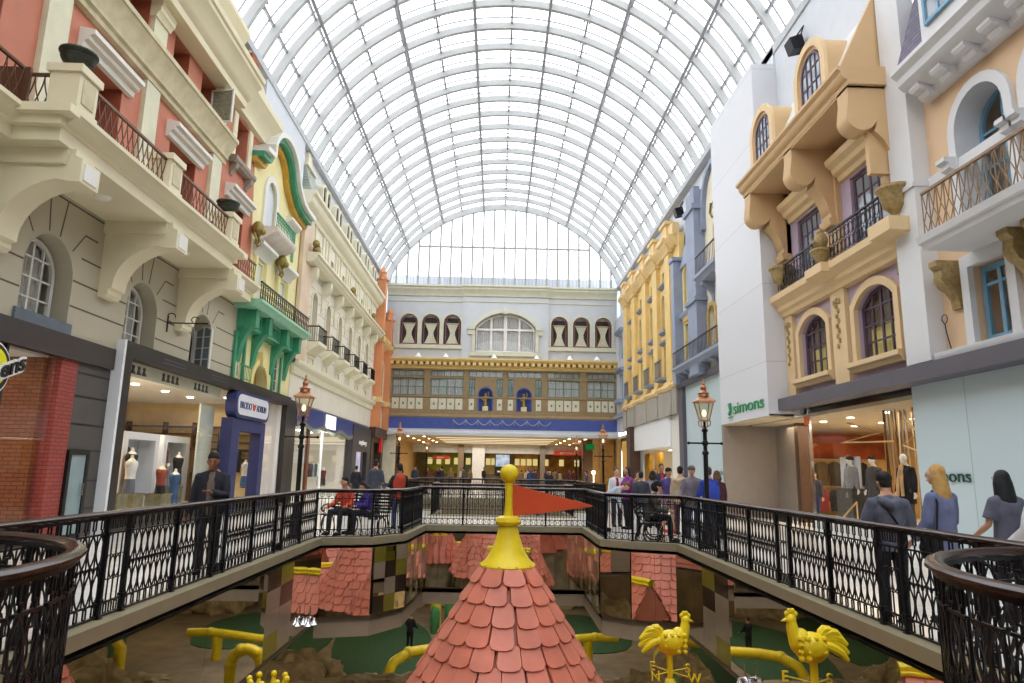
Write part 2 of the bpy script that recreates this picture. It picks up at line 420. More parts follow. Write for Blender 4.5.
for a, b_ in ((-8.3,-5.8),(-5.3,-2.7),(-2.3,.4),(.75,3.45),(3.9,6.45),(7.0,9.25)):
    window(ef, TE, a, b_, 8.75, 9.22, 0, -.12, 5, 1, teal, gm=clear, f=.04, m=.04, ctn='full')
cornice(TE, [(0,5.5),(.12,5.5),(.18,5.6),(.12,5.75),(.0,5.8)], -9, 9.45, 'moulding', tan, ef)
cornice(TE, [(0,7.05),(.1,7.07),(.12,7.15),(.0,7.2)], -9, 9.45, 'moulding', tan, ef)
blue = mat('ultramarine blue frieze', '42549c', .55, var=.12, sc=2)
for a, b_ in nic: MB(TE).holed(offarch(a, b_, 6.1, 7.9, .54, .06), [arch(a+.04, b_-.04, 6.12, 7.86, .5)], 1, .0, .09).box(a, b_, -.45, -.4, 6.1, 7.9).build('niche', blue, ef)
gm_ = mat('gilded statue', 'b39a4c', .4, m=.5)
for k, (a, b_) in enumerate(nic):
    c = (a+b_)/2; b = MB(TE)
    b.box(c-.22, c+.22, -.3, .1, 6.1, 6.45)
    o = b.build('statue', mat('pale plinth', 'cfc49a', .6), None); tag(o, ('gilded figure on a plinth in the left blue niche', 'gilded figure on a plinth in the right blue niche')[k], 'statue')
    WORLD[o.name] = Vector()
    b = MB(TE); b.lathe([(.10,0),(.13,.2),(.10,.45),(.15,.65),(.12,.8),(.05,.86)], (c, -.1, 6.45), 10); b.ball((c, -.1, 7.4), .09)
    b.tube([(c-.14,-.1,7.2),(c-.27,-.02,7.0),(c-.1,.06,6.9)], .045); b.tube([(c+.14,-.1,7.2),(c+.26,-.05,7.35),(c+.2,0,7.6)], .04)
    b.build('figure', gm_, o)
MB(TE).box(-9, 9.45, 0, .12, 4.63, 5.5).build('blue_frieze', blue, ef)
b = MB(TE)
u = -3.4
while u < 4.2:
    b.tube([(u+.95*i/8, .17, 5.3-.32*sin(pi*i/8)) for i in range(9)], .045, 5); b.ball((u, .17, 5.3), .09, 6, 4); b.tube([(u,.17,5.3),(u-.03,.17,4.95)], .03, 4); u += .95
b.build('garland', mat('grey blue plaster garland', '8d93a8', .6), ef)
cornice(TE, [(-.6,4.15),(.35,4.15),(.35,4.35),(.18,4.5),(.18,4.63),(-.6,4.63)], -9, 9.45, 'soffit_beam', Lw, ef)
for k, u in enumerate((-6.3, -4.15, -.35, 3.0, 5.6, 7.75)):
    b = MB(TE); b.lathe([(.26,0),(.24,.05),(.1,.28),(.05,.34)], (u, .55, 10.15), 12)
    tag(b.build('uplight', mat('white lamp shade', 'f0efea', .5), None), 'small white cone lamp standing on the gold dentil cornice', 'lamp', 'cone lamps on the dentil cornice')
# glazed lunette
wn = thing('window_1', 'arched end window', 'window', (VX, YE, 16), kind='structure'); del wn['category']
MB().holed([(-9.3,16.05),(9.9,16.05)] + [vp(a, 10.3) for a in range(68, -69, -4)], [[(-8.9,16.2),(9.5,16.2)] + [vp(a, 10.0) for a in range(67, -68, -4)]], 1, YE-.15, YE+.15).build('window_frame', steel, wn)
u = VX-8.7
while u < VX+9:
    h = VZ+sqrt(max(.1, 10.1**2-(u-VX)**2)); b = MB().box(u-.07, u+.07, YE-.1, YE+.1, 16.1, h); b.build('mullion', mat('pale mullion', '9c9894', .5), wn); u += .87
MB().box(VX-6.9, VX+6.9, YE-.08, YE+.08, 19.35, 19.47).build('transom', MATS['pale mullion'], wn)
MB().holed([(-9.3,16.05),(9.9,16.05)] + [vp(a, 10.15) for a in range(68, -69, -4)], [], 1, YE-.01, YE+.01).build('window_glass', vglass, wn)
rb = brickmat('ribbed grey roof cladding', 'c2c6c9', 'b7bcc0', 'a2a6aa', .3, 50, .03, 'xz')
MB().box(-14, 15, YE+5, YE+5.3, 14, 18.3).build('wall_outside', rb, kind='structure')
MB().box(-14, 15, YE+8, YE+8.3, 14, 19.2).build('wall_outside_rear', mat('pale outside wall', 'dfe2e4', .7), kind='structure')
MB().box(-14, 15, YE+.5, YE+8, 13.6, 13.9).build('roof_outside', MATS['pale outside wall'], kind='structure')
# ================================================================== left street front
beige = mat('beige grey render', 'b3ab95', .7, var=.06, sc=1.)
creamP = mat('warm cream plaster', 'dcd3b4', .6, var=.05, sc=1.)
salmon = mat('salmon red stucco', 'b9735a', .65, var=.10, sc=1.5)
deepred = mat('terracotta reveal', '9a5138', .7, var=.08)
marb = mat('faux marble pilaster', 'cbc7ab', .5, var=.10, sc=2)
iron = mat('black wrought iron', '17161a', .4, m=.5, var=0)
brown_iron = mat('bronze brown railing', '6a4a38', .45, m=.4, var=.1)
verd = mat('dark verdigris bronze', '3c4239', .5, m=.3, var=.25, sc=8)
whitewood = mat('white painted window wood', 'd9d7cf', .5, var=.04)
grooveM = mat('dark mortar groove', '5a5345', .8, var=0)
slate = mat('slate blue sill', '5d6670', .6)
goldM = mat('old gold ornament', '8c7a42', .45, m=.4, var=.3, sc=10)

def urn(T, u, d, z, s=1.):
    b = MB(); x, y, zz = T(u, d, z)
    b.lathe([(.13*s,0),(.15*s,.03*s),(.07*s,.07*s),(.10*s,.12*s),(.26*s,.2*s),(.30*s,.28*s),(.26*s,.31*s),(.27*s,.33*s),(.33*s,.37*s),(.33*s,.4*s),(.25*s,.4*s),(.2*s,.36*s)], (x, y, zz), 20)
    return b
def balrail(T, u0, u1, d, z0, z1, m, par, name='railing', style='oval', w=.3, returns=None):
    """iron balcony railing; style oval = crossing gothic arcs, bars = plain bars with scroll"""
    b = MB(T); r = .012
    b.box(u0, u1, d-.03, d+.03, z1-.05, z1); b.box(u0, u1, d-.012, d+.012, z0, z0+.03)
    n = max(2, round((u1-u0)/w)); w = (u1-u0)/n; h = z1-.05-z0
    for i in range(n+1):
        if style == 'oval':
            for s in (1, -1):
                pts = []
                for k in range(7):
                    t = k/6; uu = u0+w*i + s*w*(.0 + 1.0*sin(t*pi/2)**1.3 if False else s*0) 
                pts = [(u0+w*i+s*w*sin(t*pi/12), d, z0+h*(1-cos(t*pi/12)*1) if False else z0+h*(t/6.)**.8) for t in range(7)]
                pts = [p for p in pts if u0-.01 <= p[0] <= u1+.01]
                if len(pts) > 1: b.tube(pts, r, 4)
        else:
            b.bar((u0+w*i, d, z0), (u0+w*i, d, z1), r)
            if i < n and style == 'scroll':
                c = u0+w*(i+.5)
                b.tube([(c+w*.4*cos(q*pi/4), d, z0+h*.28+h*.2*sin(q*pi/4)) for q in range(8)], r, 4, closed=True)
                b.tube([(c+w*.42*cos(q*pi/4), d, z0+h*.72+h*.2*sin(q*pi/4)) for q in range(8)], r, 4, closed=True)
            if i < n and style == 'diamond':
                c = u0+w*(i+.5)
                b.tube([(c, d, z0), (c+w*.45, d, z0+h*.3), (c, d, z0+h*.55), (c-w*.45, d, z0+h*.3)], r, 4, closed=True)
                b.tube([(c-w*.45, d, z1), (c, d, z0+h*.55), (c+w*.45, d, z1)], r, 4)
    return b.build(name, m, par)
def corbel(T, prof, u0, u1, name, m, par):
    b = MB(T); k = len(prof)
    n = b.add([(u0, d, z) for d, z in prof] + [(u1, d, z) for d, z in prof])
    b.face([n+i for i in range(k)][::-1]); b.face([n+k+i for i in range(k)])
    for i in range(k): j = (i+1) % k; b.face([n+i, n+j, n+k+j, n+k+i])
    return b.build(name, m, par)

A = thing('terrace_house_facade', 'salmon red house front with cream pilasters above a beige arcaded storey and balcony', 'building facade', (XL, 12, 4.2))
cs = [9.7, 13.35, 16.98, 20.55]
Hs = [arch(c-.75, c+.75, 4.32, 6.08, .75) for c in cs]
MB(TL).holed([(-6, 4.15), (23.3, 4.15), (23.3, 7.1), (-6, 7.1)], Hs, 1, -.62, 0).build('arcade_wall', beige, A)
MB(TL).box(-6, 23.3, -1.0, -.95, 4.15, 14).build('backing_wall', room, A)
b = MB(TL); gz = [4.82, 5.36, 5.9]
for z in gz + [6.92]:
    e = sorted([-6.] + [x for c in cs for x in ((c-.77, c+.77) if z < 5.5 else (c-.95, c+.95))] + [23.3]) if z < 6.5 else [-6, 23.3]
    for i in range(0, len(e)-1, 2): b.box(e[i], e[i+1], -.01, .004, z-.018, z+.018)
for c in cs:
    for s in (-1, 1):
        for uu0, z0_, uu1, z1_ in ((.17, 6.12, .28, 6.92), (.62, 5.95, .98, 6.42), (.98, 6.42, 1.45, 6.42)):
            b.prism([(c+s*uu0-.018, z0_), (c+s*uu0+.018, z0_), (c+s*uu1+.018, z1_), (c+s*uu1-.018, z1_)] if z0_ != z1_ else [(c+s*uu0, z0_-.018), (c+s*uu1, z0_-.018), (c+s*uu1, z0_+.018), (c+s*uu0, z0_+.018)], 1, -.01, .004)
b.build('mortar_grooves', grooveM, A)
for k, c in enumerate(cs):
    if k < 3: window(A, TL, c-.72, c+.72, 4.4, 6.02, .70, -.42, 4, 4, whitewood, gm=dglass if False else clear, f=.09, m=.035, ctn='full')
    if k < 2: MB(TL).box(c-.85, c+.85, -.3, .06, 4.2, 4.42).build('sill', slate, A)
# third window: one leaf swung open
c = cs[3]
MB(TL).holed(arch(c-.72, c+.72, 4.4, 6.02, .7), [arch(c-.64, c+.64, 4.48, 5.95, .64)], 1, -.58, -.5).build('window', whitewood, A)
ang = radians(62)
def TW(u, d, z): return (XL-.5 + (u*sin(ang) - d*cos(ang)), c+.64 - u*cos(ang) - d*sin(ang)*0 - 0, z)
def TW(u, d, z):
    a = radians(70); return (XL-.52 + u*sin(a) + d*cos(a), c+.66 - u*cos(a) + d*sin(a), z)
window(A, TW, 0, .64, 4.45, 5.85, .12, 0, 2, 4, whitewood, gm=gglass, f=.05, m=.03, name='open_casement')
for c in (8.0, 11.65, 15.3, 19.0):
    pr = [(0,5.25),(.16,5.25),(.22,5.32),(.22,5.42),(.30,5.46)] + [(1.42-1.12*cos(a*pi/16), 5.5+.98*sin(a*pi/16)) for a in range(0, 8)] + [(1.42,6.42),(1.62,6.42),(1.62,6.84),(1.5,6.9),(1.5,7.02),(0,7.02)]
    corbel(TL, pr, c-.28, c+.28, 'corbel', creamP, A)
    MB(TL).box(c-.2, c+.2, 1.6, 1.64, 6.48, 6.78).build('corbel_panel', whitewood, A)
    corbel(TL, [(0,6.72),(1.35,6.72),(1.4,6.86),(1.4,7.0),(0,7.0)], c-.36, c+.36, 'corbel_cap', creamP, A)
# terrace slab: shallow run with a deep bay
def slab(u0, u1, d, ends=.32):
    cv = [(0,7.0),(d,7.0),(d,7.24),(d+.04,7.26),(d+.05,7.30),(d+.12,7.33),(d+.2,7.40),(d+.26,7.46),(d+.3,7.47),(d+.3,7.55),(0,7.55)]
    return cornice(TL, cv, u0, u1, 'terrace_slab', creamP, A)
slab(-6, 11.0, .6); slab(11.0, 18.75, 1.42); slab(18.75, 22.6, .6)
MB(TL).box(10.72, 11.0, 0, 1.72, 7.4, 7.55)  .box(10.86, 11.0, 0, 1.5, 7.24, 7.4).build('terrace_slab', creamP, A)
MB(TL).box(18.75, 19.05, 0, 1.72, 7.4, 7.55).box(18.75, 18.9, 0, 1.5, 7.24, 7.4).build('terrace_slab', creamP, A)
# upper red wall
U1 = [(5.9,7.5),(9.6,11.1),(13.45,14.95),(17.35,18.95),(21.35,22.8)]
U2 = [(9.5,10.4),(11.0,11.9),(13.2,14.1),(14.75,15.65),(17.0,17.9),(18.75,19.7)]
MB(TL).holed([(-6,7.1),(24.05,7.1),(24.05,13.5),(-6,13.5)], [arch(a,b_,7.6,10.25,0) for a,b_ in U1]+[arch(a,b_,11.92,13.12,0) for a,b_ in U2]+[arch(21.5,22.55,11.7,13.2,0)], 1, -.8, 0).build('upper_wall', salmon, A)
for a, b_ in U1:
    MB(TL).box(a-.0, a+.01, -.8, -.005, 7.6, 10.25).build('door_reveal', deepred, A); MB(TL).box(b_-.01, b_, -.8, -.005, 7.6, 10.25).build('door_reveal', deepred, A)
    window(A, TL, a, b_, 7.6, 10.2, 0, -.75, 2, 5, whitewood, gm=dglass, f=.1, m=.05, name='balcony_door')
    c = (a+b_)/2
    cornice(TL, [(0,10.2),(.1,10.22),(.12,10.34),(.22,10.38),(.24,10.46),(.34,10.5),(.34,10.6),(0,10.66)], a-.28, b_+.3, 'door_hood', marb if False else whitewood, A)
for a, b_ in U2[:]:
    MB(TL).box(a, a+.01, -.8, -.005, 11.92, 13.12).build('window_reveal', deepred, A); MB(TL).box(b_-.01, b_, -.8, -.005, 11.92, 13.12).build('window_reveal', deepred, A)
    window(A, TL, a, b_, 11.92, 13.12, 0, -.75, 2, 3, whitewood, gm=dglass, f=.06)
def TW2(u, d, z):
    a = radians(80); return (XL-.1 + u*sin(a) + d*cos(a), 19.66 - u*cos(a) + d*sin(a), z)
w = window(A, TW2, 0, .75, 11.95, 13.05, 0, 0, 1, 1, whitewood, gm=mat('lace behind glass', '8f8b74', .6, var=.4, sc=14), f=.05, name='open_casement')
for u in (4.8, 8.45, 12.05, 15.72, 19.75):
    MB(TL).box(u, u+.66, 0, .12, 7.55, 11.0).build('pilaster', marb, A)
    MB(TL).box(u, u+.66, 0, .12, 11.85, 12.95).build('pilaster', marb, A)
    cornice(TL, [(0,12.75),(.16,12.75),(.2,12.85),(.26,12.9),(.26,13.0),(.3,13.05),(.3,13.16),(0,13.2)], u-.06, u+.72, 'capital', creamP, A)
stone = mat('veined cream stone band', 'c3b896', .6, var=.16, sc=3)
cornice(TL, [(0,11.0),(.14,11.02),(.14,11.14),(.22,11.18),(.22,11.3),(.42,11.62),(.46,11.7),(.5,11.72),(.5,11.84),(.42,11.9),(0,11.93)], -6, 20.62, 'string_course', stone, A)
cornice(TL, [(0,13.15),(.5,13.15),(.52,13.35),(.6,13.4),(.7,13.5),(.8,13.72),(.98,13.86),(.98,13.98),(1.05,14.0),(1.08,14.14),(.9,14.2),(0,14.24)], -6, 20.9, 'main_cornice', creamP, A)
cornice(TL, [(0,13.3),(.2,13.32),(.24,13.6),(.4,13.8),(.55,14.05),(.6,14.1),(.62,14.3),(.5,14.38),(0,14.4)], 20.9, 24.3, 'end_cornice', creamP, A)
# far bay window with shutters, sill on brackets
window(A, TL, 21.5, 22.55, 11.7, 13.2, 0, -.7, 2, 3, whitewood, gm=dglass, f=.06)
for a in (21.15, 22.57): MB(TL).box(a, a+.34, 0, .06, 11.65, 13.25).box(a+.05, a+.29, .06, .075, 11.75, 12.4).box(a+.05, a+.29, .06, .075, 12.5, 13.15).build('shutter', creamP, A)
cornice(TL, [(0,11.4),(.2,11.4),(.28,11.5),(.28,11.62),(0,11.65)], 21.1, 22.95, 'sill', mat('weathered grey stone', '8f8678', .7), A)
for u in (21.25, 22.6): corbel(TL, [(0,11.0),(.06,11.02),(.1,11.15),(.22,11.25),(.25,11.4),(0,11.4)], u, u+.2, 'sill_bracket', MATS['weathered grey stone'], A)
# attic storey with dormers
MB(TL).prism([(-6,14.2),(21.0,14.2),(21.0,15.9),(-6,15.9)], 1, -.8, -.1).build('attic_wall', creamP, A)
cornice(TL, [(-.3,15.5),(.1,15.5),(.2,15.65),(.35,15.85),(.35,16.0),(-.3,16.05)], -6, 21.1, 'attic_cornice', creamP, A)
for u in (11, 14.6, 18.2):
    window(A, TL, u-.4, u+.4, 14.5, 15.35, 0, -.12, 2, 2, whitewood, gm=dglass, f=.06)
    for s in (-.62, .62): MB(TL).box(u+s-.14, u+s+.14, -.1, .12, 14.3, 15.5).build('attic_pilaster', creamP, A)
MB(TL).prism([(21.0,14.3),(23.9,14.3),(23.9,14.9),(22.45,15.55),(21.0,14.9)], 1, -.6, .15).build('end_pediment', creamP, A)
MB(TL).prism([(21.4,14.45),(23.5,14.45),(23.5,14.8),(22.45,15.25),(21.4,14.8)], 1, .15, .17).build('pediment_panel', mat('ochre yellow panel', 'c9b468', .6), A)
MB(TL).box(22.0, 22.7, -.5, .1, 15.3, 15.9).build('chimney', deepred, A)
MB(TL).lathe([(.2,15.9),(.24,15.95),(.16,16.0),(.14,16.35),(.2,16.4),(.2,16.5),(.1,16.52)], (22.35, -.2, 0), 12).build('chimney_pot', creamP, A)
# terrace pedestals and railings (a railing is part of the house)
for k, u in enumerate((4.0, 7.6, 11.0, 14.4, 17.95)):
    d0, d1 = (1.1, 1.62) if u > 10 else (.35, .8)
    b = MB(TL).box(u, u+.55, d0, d1, 7.55, 8.28).box(u-.05, u+.6, d0-.05, d1+.05, 8.28, 8.42).box(u-.03, u+.58, d0-.03, d1+.03, 7.55, 7.66); p = b.build('pedestal', creamP, A)
    MB(TL).box(u+.1, u+.45, d1, d1+.02, 7.75, 8.2).build('pedestal_panel', stone, p)
    if k in (2, 4):
        tag(urn(TL, u+.27, (d0+d1)/2, 8.42, .95).build('urn', verd), ('dark bronze urn on the near cream terrace pedestal', 'dark bronze urn on the far cream terrace pedestal')[k//4], 'urn')
balrail(TL, 11.58, 14.38, 1.5, 7.58, 8.3, brown_iron, A, w=.2); balrail(TL, 14.98, 17.92, 1.5, 7.58, 8.3, brown_iron, A, w=.2)
balrail(TL, 8.2, 10.9, .7, 7.58, 8.3, brown_iron, A, w=.2); balrail(TL, 18.9, 22.5, .7, 7.58, 8.3, brown_iron, A, w=.2)
def TS(uu): return lambda u, d, z: (XL+u, uu-d, z)
for uu in (11.12, 18.4): balrail(TS(uu), .6 if uu < 12 else .75, 1.1 if uu < 12 else 1.4, 0, 7.58, 8.3, brown_iron, A, w=.18)
MB(TL).box(11.0, 11.06, .1, .75, 7.55, 8.35).build('rail_post', brown_iron, A)
for u in (13.5, 17.2): tag(MB(TL).lathe([(.001,6.93),(.13,6.94),(.16,6.97),(.17,7.0)], (u, .75, 0), 16).build('ceiling_light', mat('frosted lamp', 'e8e4da', .5)), 'round frosted lamp under the beige arcade terrace slab', 'lamp', 'terrace soffit lamps')
b = MB(TL); b.tube([(18.3,.02,5.1),(18.3,.02,5.55)], .02, 6); b.tube([(18.3,.02,5.35),(18.3,1.1,5.35)], .018, 6); b.tube([(18.3,.1+.12*cos(q),5.5+.12*sin(q)) for q in [i*.6 for i in range(9)]], .014, 5); b.tube([(18.3,.75+.1*cos(q),5.45+.08*sin(q)) for q in [i*.6 for i in range(8)]], .014, 5)
tag(b.build('sign_bracket', iron), 'scrolled black iron sign bracket on the beige wall between two windows', 'bracket')

# ------------------------------------------------------------------ yellow house
ylw = mat('pale yellow render', 'e2d79e', .65, var=.06, sc=1.)
green = mat('emerald green timber', '3f8f6c', .45, var=.12, sc=3)
B = thing('yellow_house_facade', 'narrow pale yellow house front with emerald green balcony beams and curved gable', 'building facade', (XL, 26, 4.4))
top = [(23.3,7.0),(29.35,7.0),(29.35,12.5),(28.3,12.5)] + [(27.6,12.6),(27.0,12.95),(26.75,13.3)] + [(25.35+1.35*cos(a*pi/10), 13.0+1.05*sin(a*pi/10)) for a in range(1, 10)] + [(24.0,13.1),(23.8,12.8),(23.3,12.7)]
low = [(23.3,4.4),(29.35,4.4),(29.35,7.0),(28.0,7.0)]
HH = [arch(24.25,25.05,7.6,9.0,0), arch(26.85,27.75,7.6,9.0,0), arch(24.7,25.8,10.25,12.4), arch(27.5,28.2,10.3,11.5,0)]
MB(TL).holed(top + [(24.05,7.0)], HH, 1, -.3, 0.02).build('upper_wall', ylw, B)
MB(TL).holed([(23.3,4.4),(29.35,4.4),(29.35,7.0),(23.3,7.0)], [arch(24.85,26.35,4.42,5.3,.75), arch(23.4,23.75,4.6,5.9,0), arch(27.15,27.9,4.5,5.95,0)], 1, -.35, 0.02).build('lower_wall', ylw, B)
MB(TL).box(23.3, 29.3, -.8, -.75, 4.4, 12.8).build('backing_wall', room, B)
window(B, TL, 23.4, 23.75, 4.6, 5.9, 0, -.1, 2, 3, whitewood, gm=dglass, f=.05); window(B, TL, 27.15, 27.9, 4.5, 5.95, 0, -.1, 2, 3, whitewood, gm=dglass, f=.07)
for a, b_ in ((22.95,23.95),(27.0,28.05)): MB(TL).holed(arch(a,b_,4.4,6.1,0), [arch(a+.14,b_-.14,4.41,5.95,0)], 1, .02, .1).build('green_frame', green, B)
MB(TL).holed(offarch(24.85,26.35,4.42,5.3,.75,.22), [arch(24.85,26.35,4.43,5.3,.75)], 1, .0, .12).prism([(25.4,5.2),(25.8,5.2),(25.88,5.75),(25.32,5.75)], 1, .0, .22).build('door_arch', mat('butter cream stone', 'dfcf8e', .6), B)
MB(TL).box(24.8, 26.4, -.33, -.3, 4.4, 5.4).build('arch_niche', mat('ochre niche', 'b39a3e', .7), B)
for u in (23.35, 24.75, 26.9, 28.55):
    pr = [(0,5.1),(.06,5.1),(.1,5.3),(.18,5.75),(.42,6.2),(.46,6.25),(.62,6.28),(.62,6.85),(.7,6.95),(0,6.95)]
    corbel(TL, pr, u-.17, u+.17, 'bracket', green, B)
MB(TL).box(23.1, 28.9, 0, .3, 6.25, 6.95).build('beam', green, B)
for a, b_ in ((23.55,24.55),(24.95,26.7),(27.1,28.35)): MB(TL).holed(arch(a,b_,6.3,6.85,0), [arch(a+.07,b_-.07,6.37,6.78,0)], 1, .3, .36).build('beam_panel', mat('light green panel', '5aa383', .5), B)
cornice(TL, [(0,6.9),(.72,6.9),(.8,7.0),(.95,7.06),(.95,7.16),(0,7.18)], 22.7, 28.95, 'balcony_ledge', mat('seafoam green ledge', '8fc4a6', .5), B)
balrail(TL, 22.75, 28.7, .85, 7.18, 7.8, iron, B, style='scroll', w=.24)
balrail(TL, 23.2, 24.2, .25, 4.5, 5.0, green, B, style='bars', w=.15)
for (a, b_) in ((24.25,25.05),(26.85,27.75)):
    window(B, TL, a, b_, 7.6, 9.0, 0, -.2, 2, 3, whitewood, gm=dglass, f=.07)
    cornice(TL, [(0,9.1),(.1,9.12),(.16,9.3),(.3,9.42),(.42,9.5),(.42,9.62),(0,9.66)], a-.4, b_+.5, 'window_hood', whitewood, B)
    for uu in (a-.28, b_+.08): MB(TL).box(uu, uu+.22, 0, .16, 7.2, 9.1).build('window_pilaster', ylw, B)
window(B, TL, 24.75, 25.75, 10.25, 12.35, .5, -.15, 2, 4, whitewood, gm=gglass, f=.06)
MB(TL).holed(offarch(24.7,25.8,10.25,12.4,.55,.25), [arch(24.7,25.8,10.24,12.4)], 1, 0, .1).build('window_surround', whitewood, B)
window(B, TL, 27.55, 28.15, 10.3, 11.45, 0, -.15, 2, 3, whitewood, gm=gglass, f=.05)
MB(TL).box(28.22, 28.5, 0, .06, 10.2, 11.5).build('shutter', green, B)
cornice(TL, [(0,11.5),(.12,11.55),(.3,11.7),(.3,11.8),(0,11.84)], 27.2, 28.6, 'window_hood', whitewood, B)
corbel(TL, [(0,9.75),(.3,9.85),(.7,10.1),(.75,10.2),(.75,10.3),(0,10.3)], 24.2, 26.6, 'small_balcony', mat('rosy white stone', 'd8cdc4', .6), B)
balrail(TL, 24.25, 26.55, .68, 10.3, 10.85, green, B, style='diamond', w=.2)
ol = [(23.0,12.62),(23.8,12.7),(24.0,12.95)] + [(25.35-1.45*cos(a*pi/12), 12.95+1.15*sin(a*pi/12)) for a in range(1, 12)] + [(26.75,13.2),(27.1,12.85),(27.7,12.5),(28.4,12.38),(29.5,12.38)]
def band(T, pts, w0, w1, d0, d1, name, m, par):
    # ribbon following a polyline (u,z), between normal offsets w0..w1
    N = []
    for i, p in enumerate(pts):
        a = Vector(pts[max(0, i-1)]); c = Vector(pts[min(len(pts)-1, i+1)]); t = (c-a).normalized(); N.append(Vector((-t.y, t.x)))
    b = MB(T)
    for i in range(len(pts)-1):
        q = [Vector(pts[i])+N[i]*w0, Vector(pts[i+1])+N[i+1]*w0, Vector(pts[i+1])+N[i+1]*w1, Vector(pts[i])+N[i]*w1]
        b.prism([tuple(v) for v in q], 1, d0, d1)
    return b.build(name, m, par)
band(TL, ol, -.32, -.12, 0, .22, 'gable_band', mat('ochre gable band', 'c79a3a', .6), B)
band(TL, ol, -.12, .08, 0, .45, 'gable_band', green, B)
band(TL, ol, .08, .26, -.3, .62, 'gable_coping', whitewood, B)
for k, (u, z) in enumerate(((23.6, 9.95), (26.45, 9.6))):
    b = MB(TL); b.ball((u, .25, z), (.2, .22, .3)); b.ball((u, .42, z-.1), .13); b.tube([(u-.15,.2,z-.2),(u-.18,.3,z-.45),(u-.1,.25,z-.6)], .05); b.tube([(u+.15,.2,z-.2),(u+.18,.3,z-.45),(u+.1,.25,z-.6)], .05)
    b.build('gilt_mask', goldM, B)
# ------------------------------------------------------------------ cream palazzo
ivory = mat('ivory ashlar', 'd9d3c3', .65, var=.05, sc=1.)
ivory2 = mat('ivory trim', 'dcd6bd', .6, var=.05)
pink = mat('faded pink marble pier', 'd2bba0', .6, var=.12, sc=1.2)
C = thing('cream_palazzo_facade', 'long cream palazzo front with a row of arched niches and little iron balconies', 'building facade', (XL, 39, 4.4))
cc = [32.3 + 2.7*i for i in range(6)]
MB(TL).holed([(29.35,4.4),(48.6,4.4),(48.6,13.2),(29.35,13.2)], [arch(c-.45,c+.45,7.35,9.85) for c in cc]+[arch(c-.28,c+.28,11.45,12.25,0) for c in cc], 1, -.35, .05).build('ashlar_wall', ivory, C)
MB(TL).box(29.35, 48.6, -.5, -.4, 4.4, 13).build('niche_wall', mat('buff niche back', 'c8b083', .7), C)
b = MB(TL)
for j in range(8):
    z = 7.0+.5*j
    e = sorted([30.9] + [x for c in cc for x in (c-.5, c+.5)] + [48.6]) if z < 10 else [30.9, 48.6]
    for i in range(0, len(e)-1, 2): b.box(e[i], e[i+1], 0, .056, z-.014, z+.014)
b.build('mortar_grooves', mat('soft grey groove', '9d9789', .8, var=0), C)
MB(TL).box(29.35, 30.8, 0, .22, 6.0, 13.1).build('corner_pier', pink, C)
cornice(TL, [(0,5.55),(.14,5.57),(.2,5.7),(.2,5.85),(.34,5.95),(.38,6.05),(.38,6.15),(0,6.2)], 29.35, 48.6, 'low_cornice', ivory2, C)
cornice(TL, [(0,10.7),(.5,10.75),(.66,10.9),(.66,11.0),(.78,11.05),(.78,11.15),(0,11.2)], 29.9, 48.6, 'ledge', ivory2, C)
cornice(TL, [(0,12.95),(.15,12.97),(.2,13.15),(.4,13.3),(.5,13.5),(.5,13.62),(.64,13.7),(.64,13.85),(0,13.9)], 29.2, 48.7, 'main_cornice', ivory2, C)
for i, c in enumerate(cc):
    b = MB(TL).holed(offarch(c-.45,c+.45,7.35,9.85,.45,.14), [arch(c-.45,c+.45,7.34,9.85)], 1, .04, .1).build('niche_surround', ivory2, C)
    corbel(TL, [(0,6.75),(.1,6.8),(.2,6.95),(.55,7.15),(.62,7.2),(.62,7.35),(0,7.35)], c-.75, c+.75, 'balconette', ivory2, C)
    balrail(TL, c-.7, c+.7, .56, 7.35, 8.1, iron, C, style='bars', w=.11)
    balrail(lambda u, d, z, c=c: (XL+u, c-.7-d, z), .05, .56, 0, 7.35, 8.1, iron, C, style='bars', w=.11)
    MB(TL).holed(arch(c-.5,c+.5,6.3,6.72,0), [arch(c-.4,c+.4,6.38,6.64,0)], 1, .05, .1).build('panel_frame', ivory2, C)
    for k in (-1.35,):
        u = c+k
        corbel(TL, [(0,9.1),(.08,9.1),(.14,9.3),(.12,9.7),(.2,10.0),(.42,10.2),(.5,10.35),(.5,10.7),(0,10.7)], u-.2, u+.2, 'scroll_bracket', ivory2, C)
    MB(TL).holed(arch(c-.42,c+.42,11.3,12.4,0), [arch(c-.28,c+.28,11.45,12.25,0)], 1, .04, .1).build('attic_window_frame', ivory2, C)
    for k in (-1.35, -.75, .75): MB(TL).box(c+k-.12, c+k+.12, .04, .14, 11.25, 12.9).build('attic_pilaster', ivory2, C)
    b = MB(TL); b.ball((c, .08, 11.62), (.2, .12, .16)); b.build('flower_basket', mat('terracotta flowers', '8d4a36', .7, var=.3, sc=12), C)
corbel(TL, [(0,9.1),(.08,9.1),(.14,9.3),(.12,9.7),(.2,10.0),(.42,10.2),(.5,10.35),(.5,10.7),(0,10.7)], 46.95, 47.35, 'scroll_bracket', ivory2, C)
for k, (u, l) in enumerate(((30.6,'gilded lion statue crouching at the near end of the cream palazzo ledge'), (38.9,'gilded lion statue seated midway along the cream palazzo ledge'), (45.6,'gilded lion statue at the far end of the cream palazzo ledge'))):
    b = MB(TL); b.ball((u, .45, 11.45), (.34,.18,.2)); b.ball((u-.3, .5, 11.68), (.17,.17,.19)); b.ball((u-.43, .52, 11.62), .09)
    for du in (-.2, .22):
        for dd in (.36, .56): b.tube([(u+du, dd, 11.4), (u+du-.03, dd, 11.16)], .05)
    b.tube([(u+.32,.45,11.5),(u+.45,.45,11.6),(u+.42,.45,11.8)], .03)
    tag(b.build('lion_statue', goldM), l, 'statue', 'lion statues on the palazzo ledge')
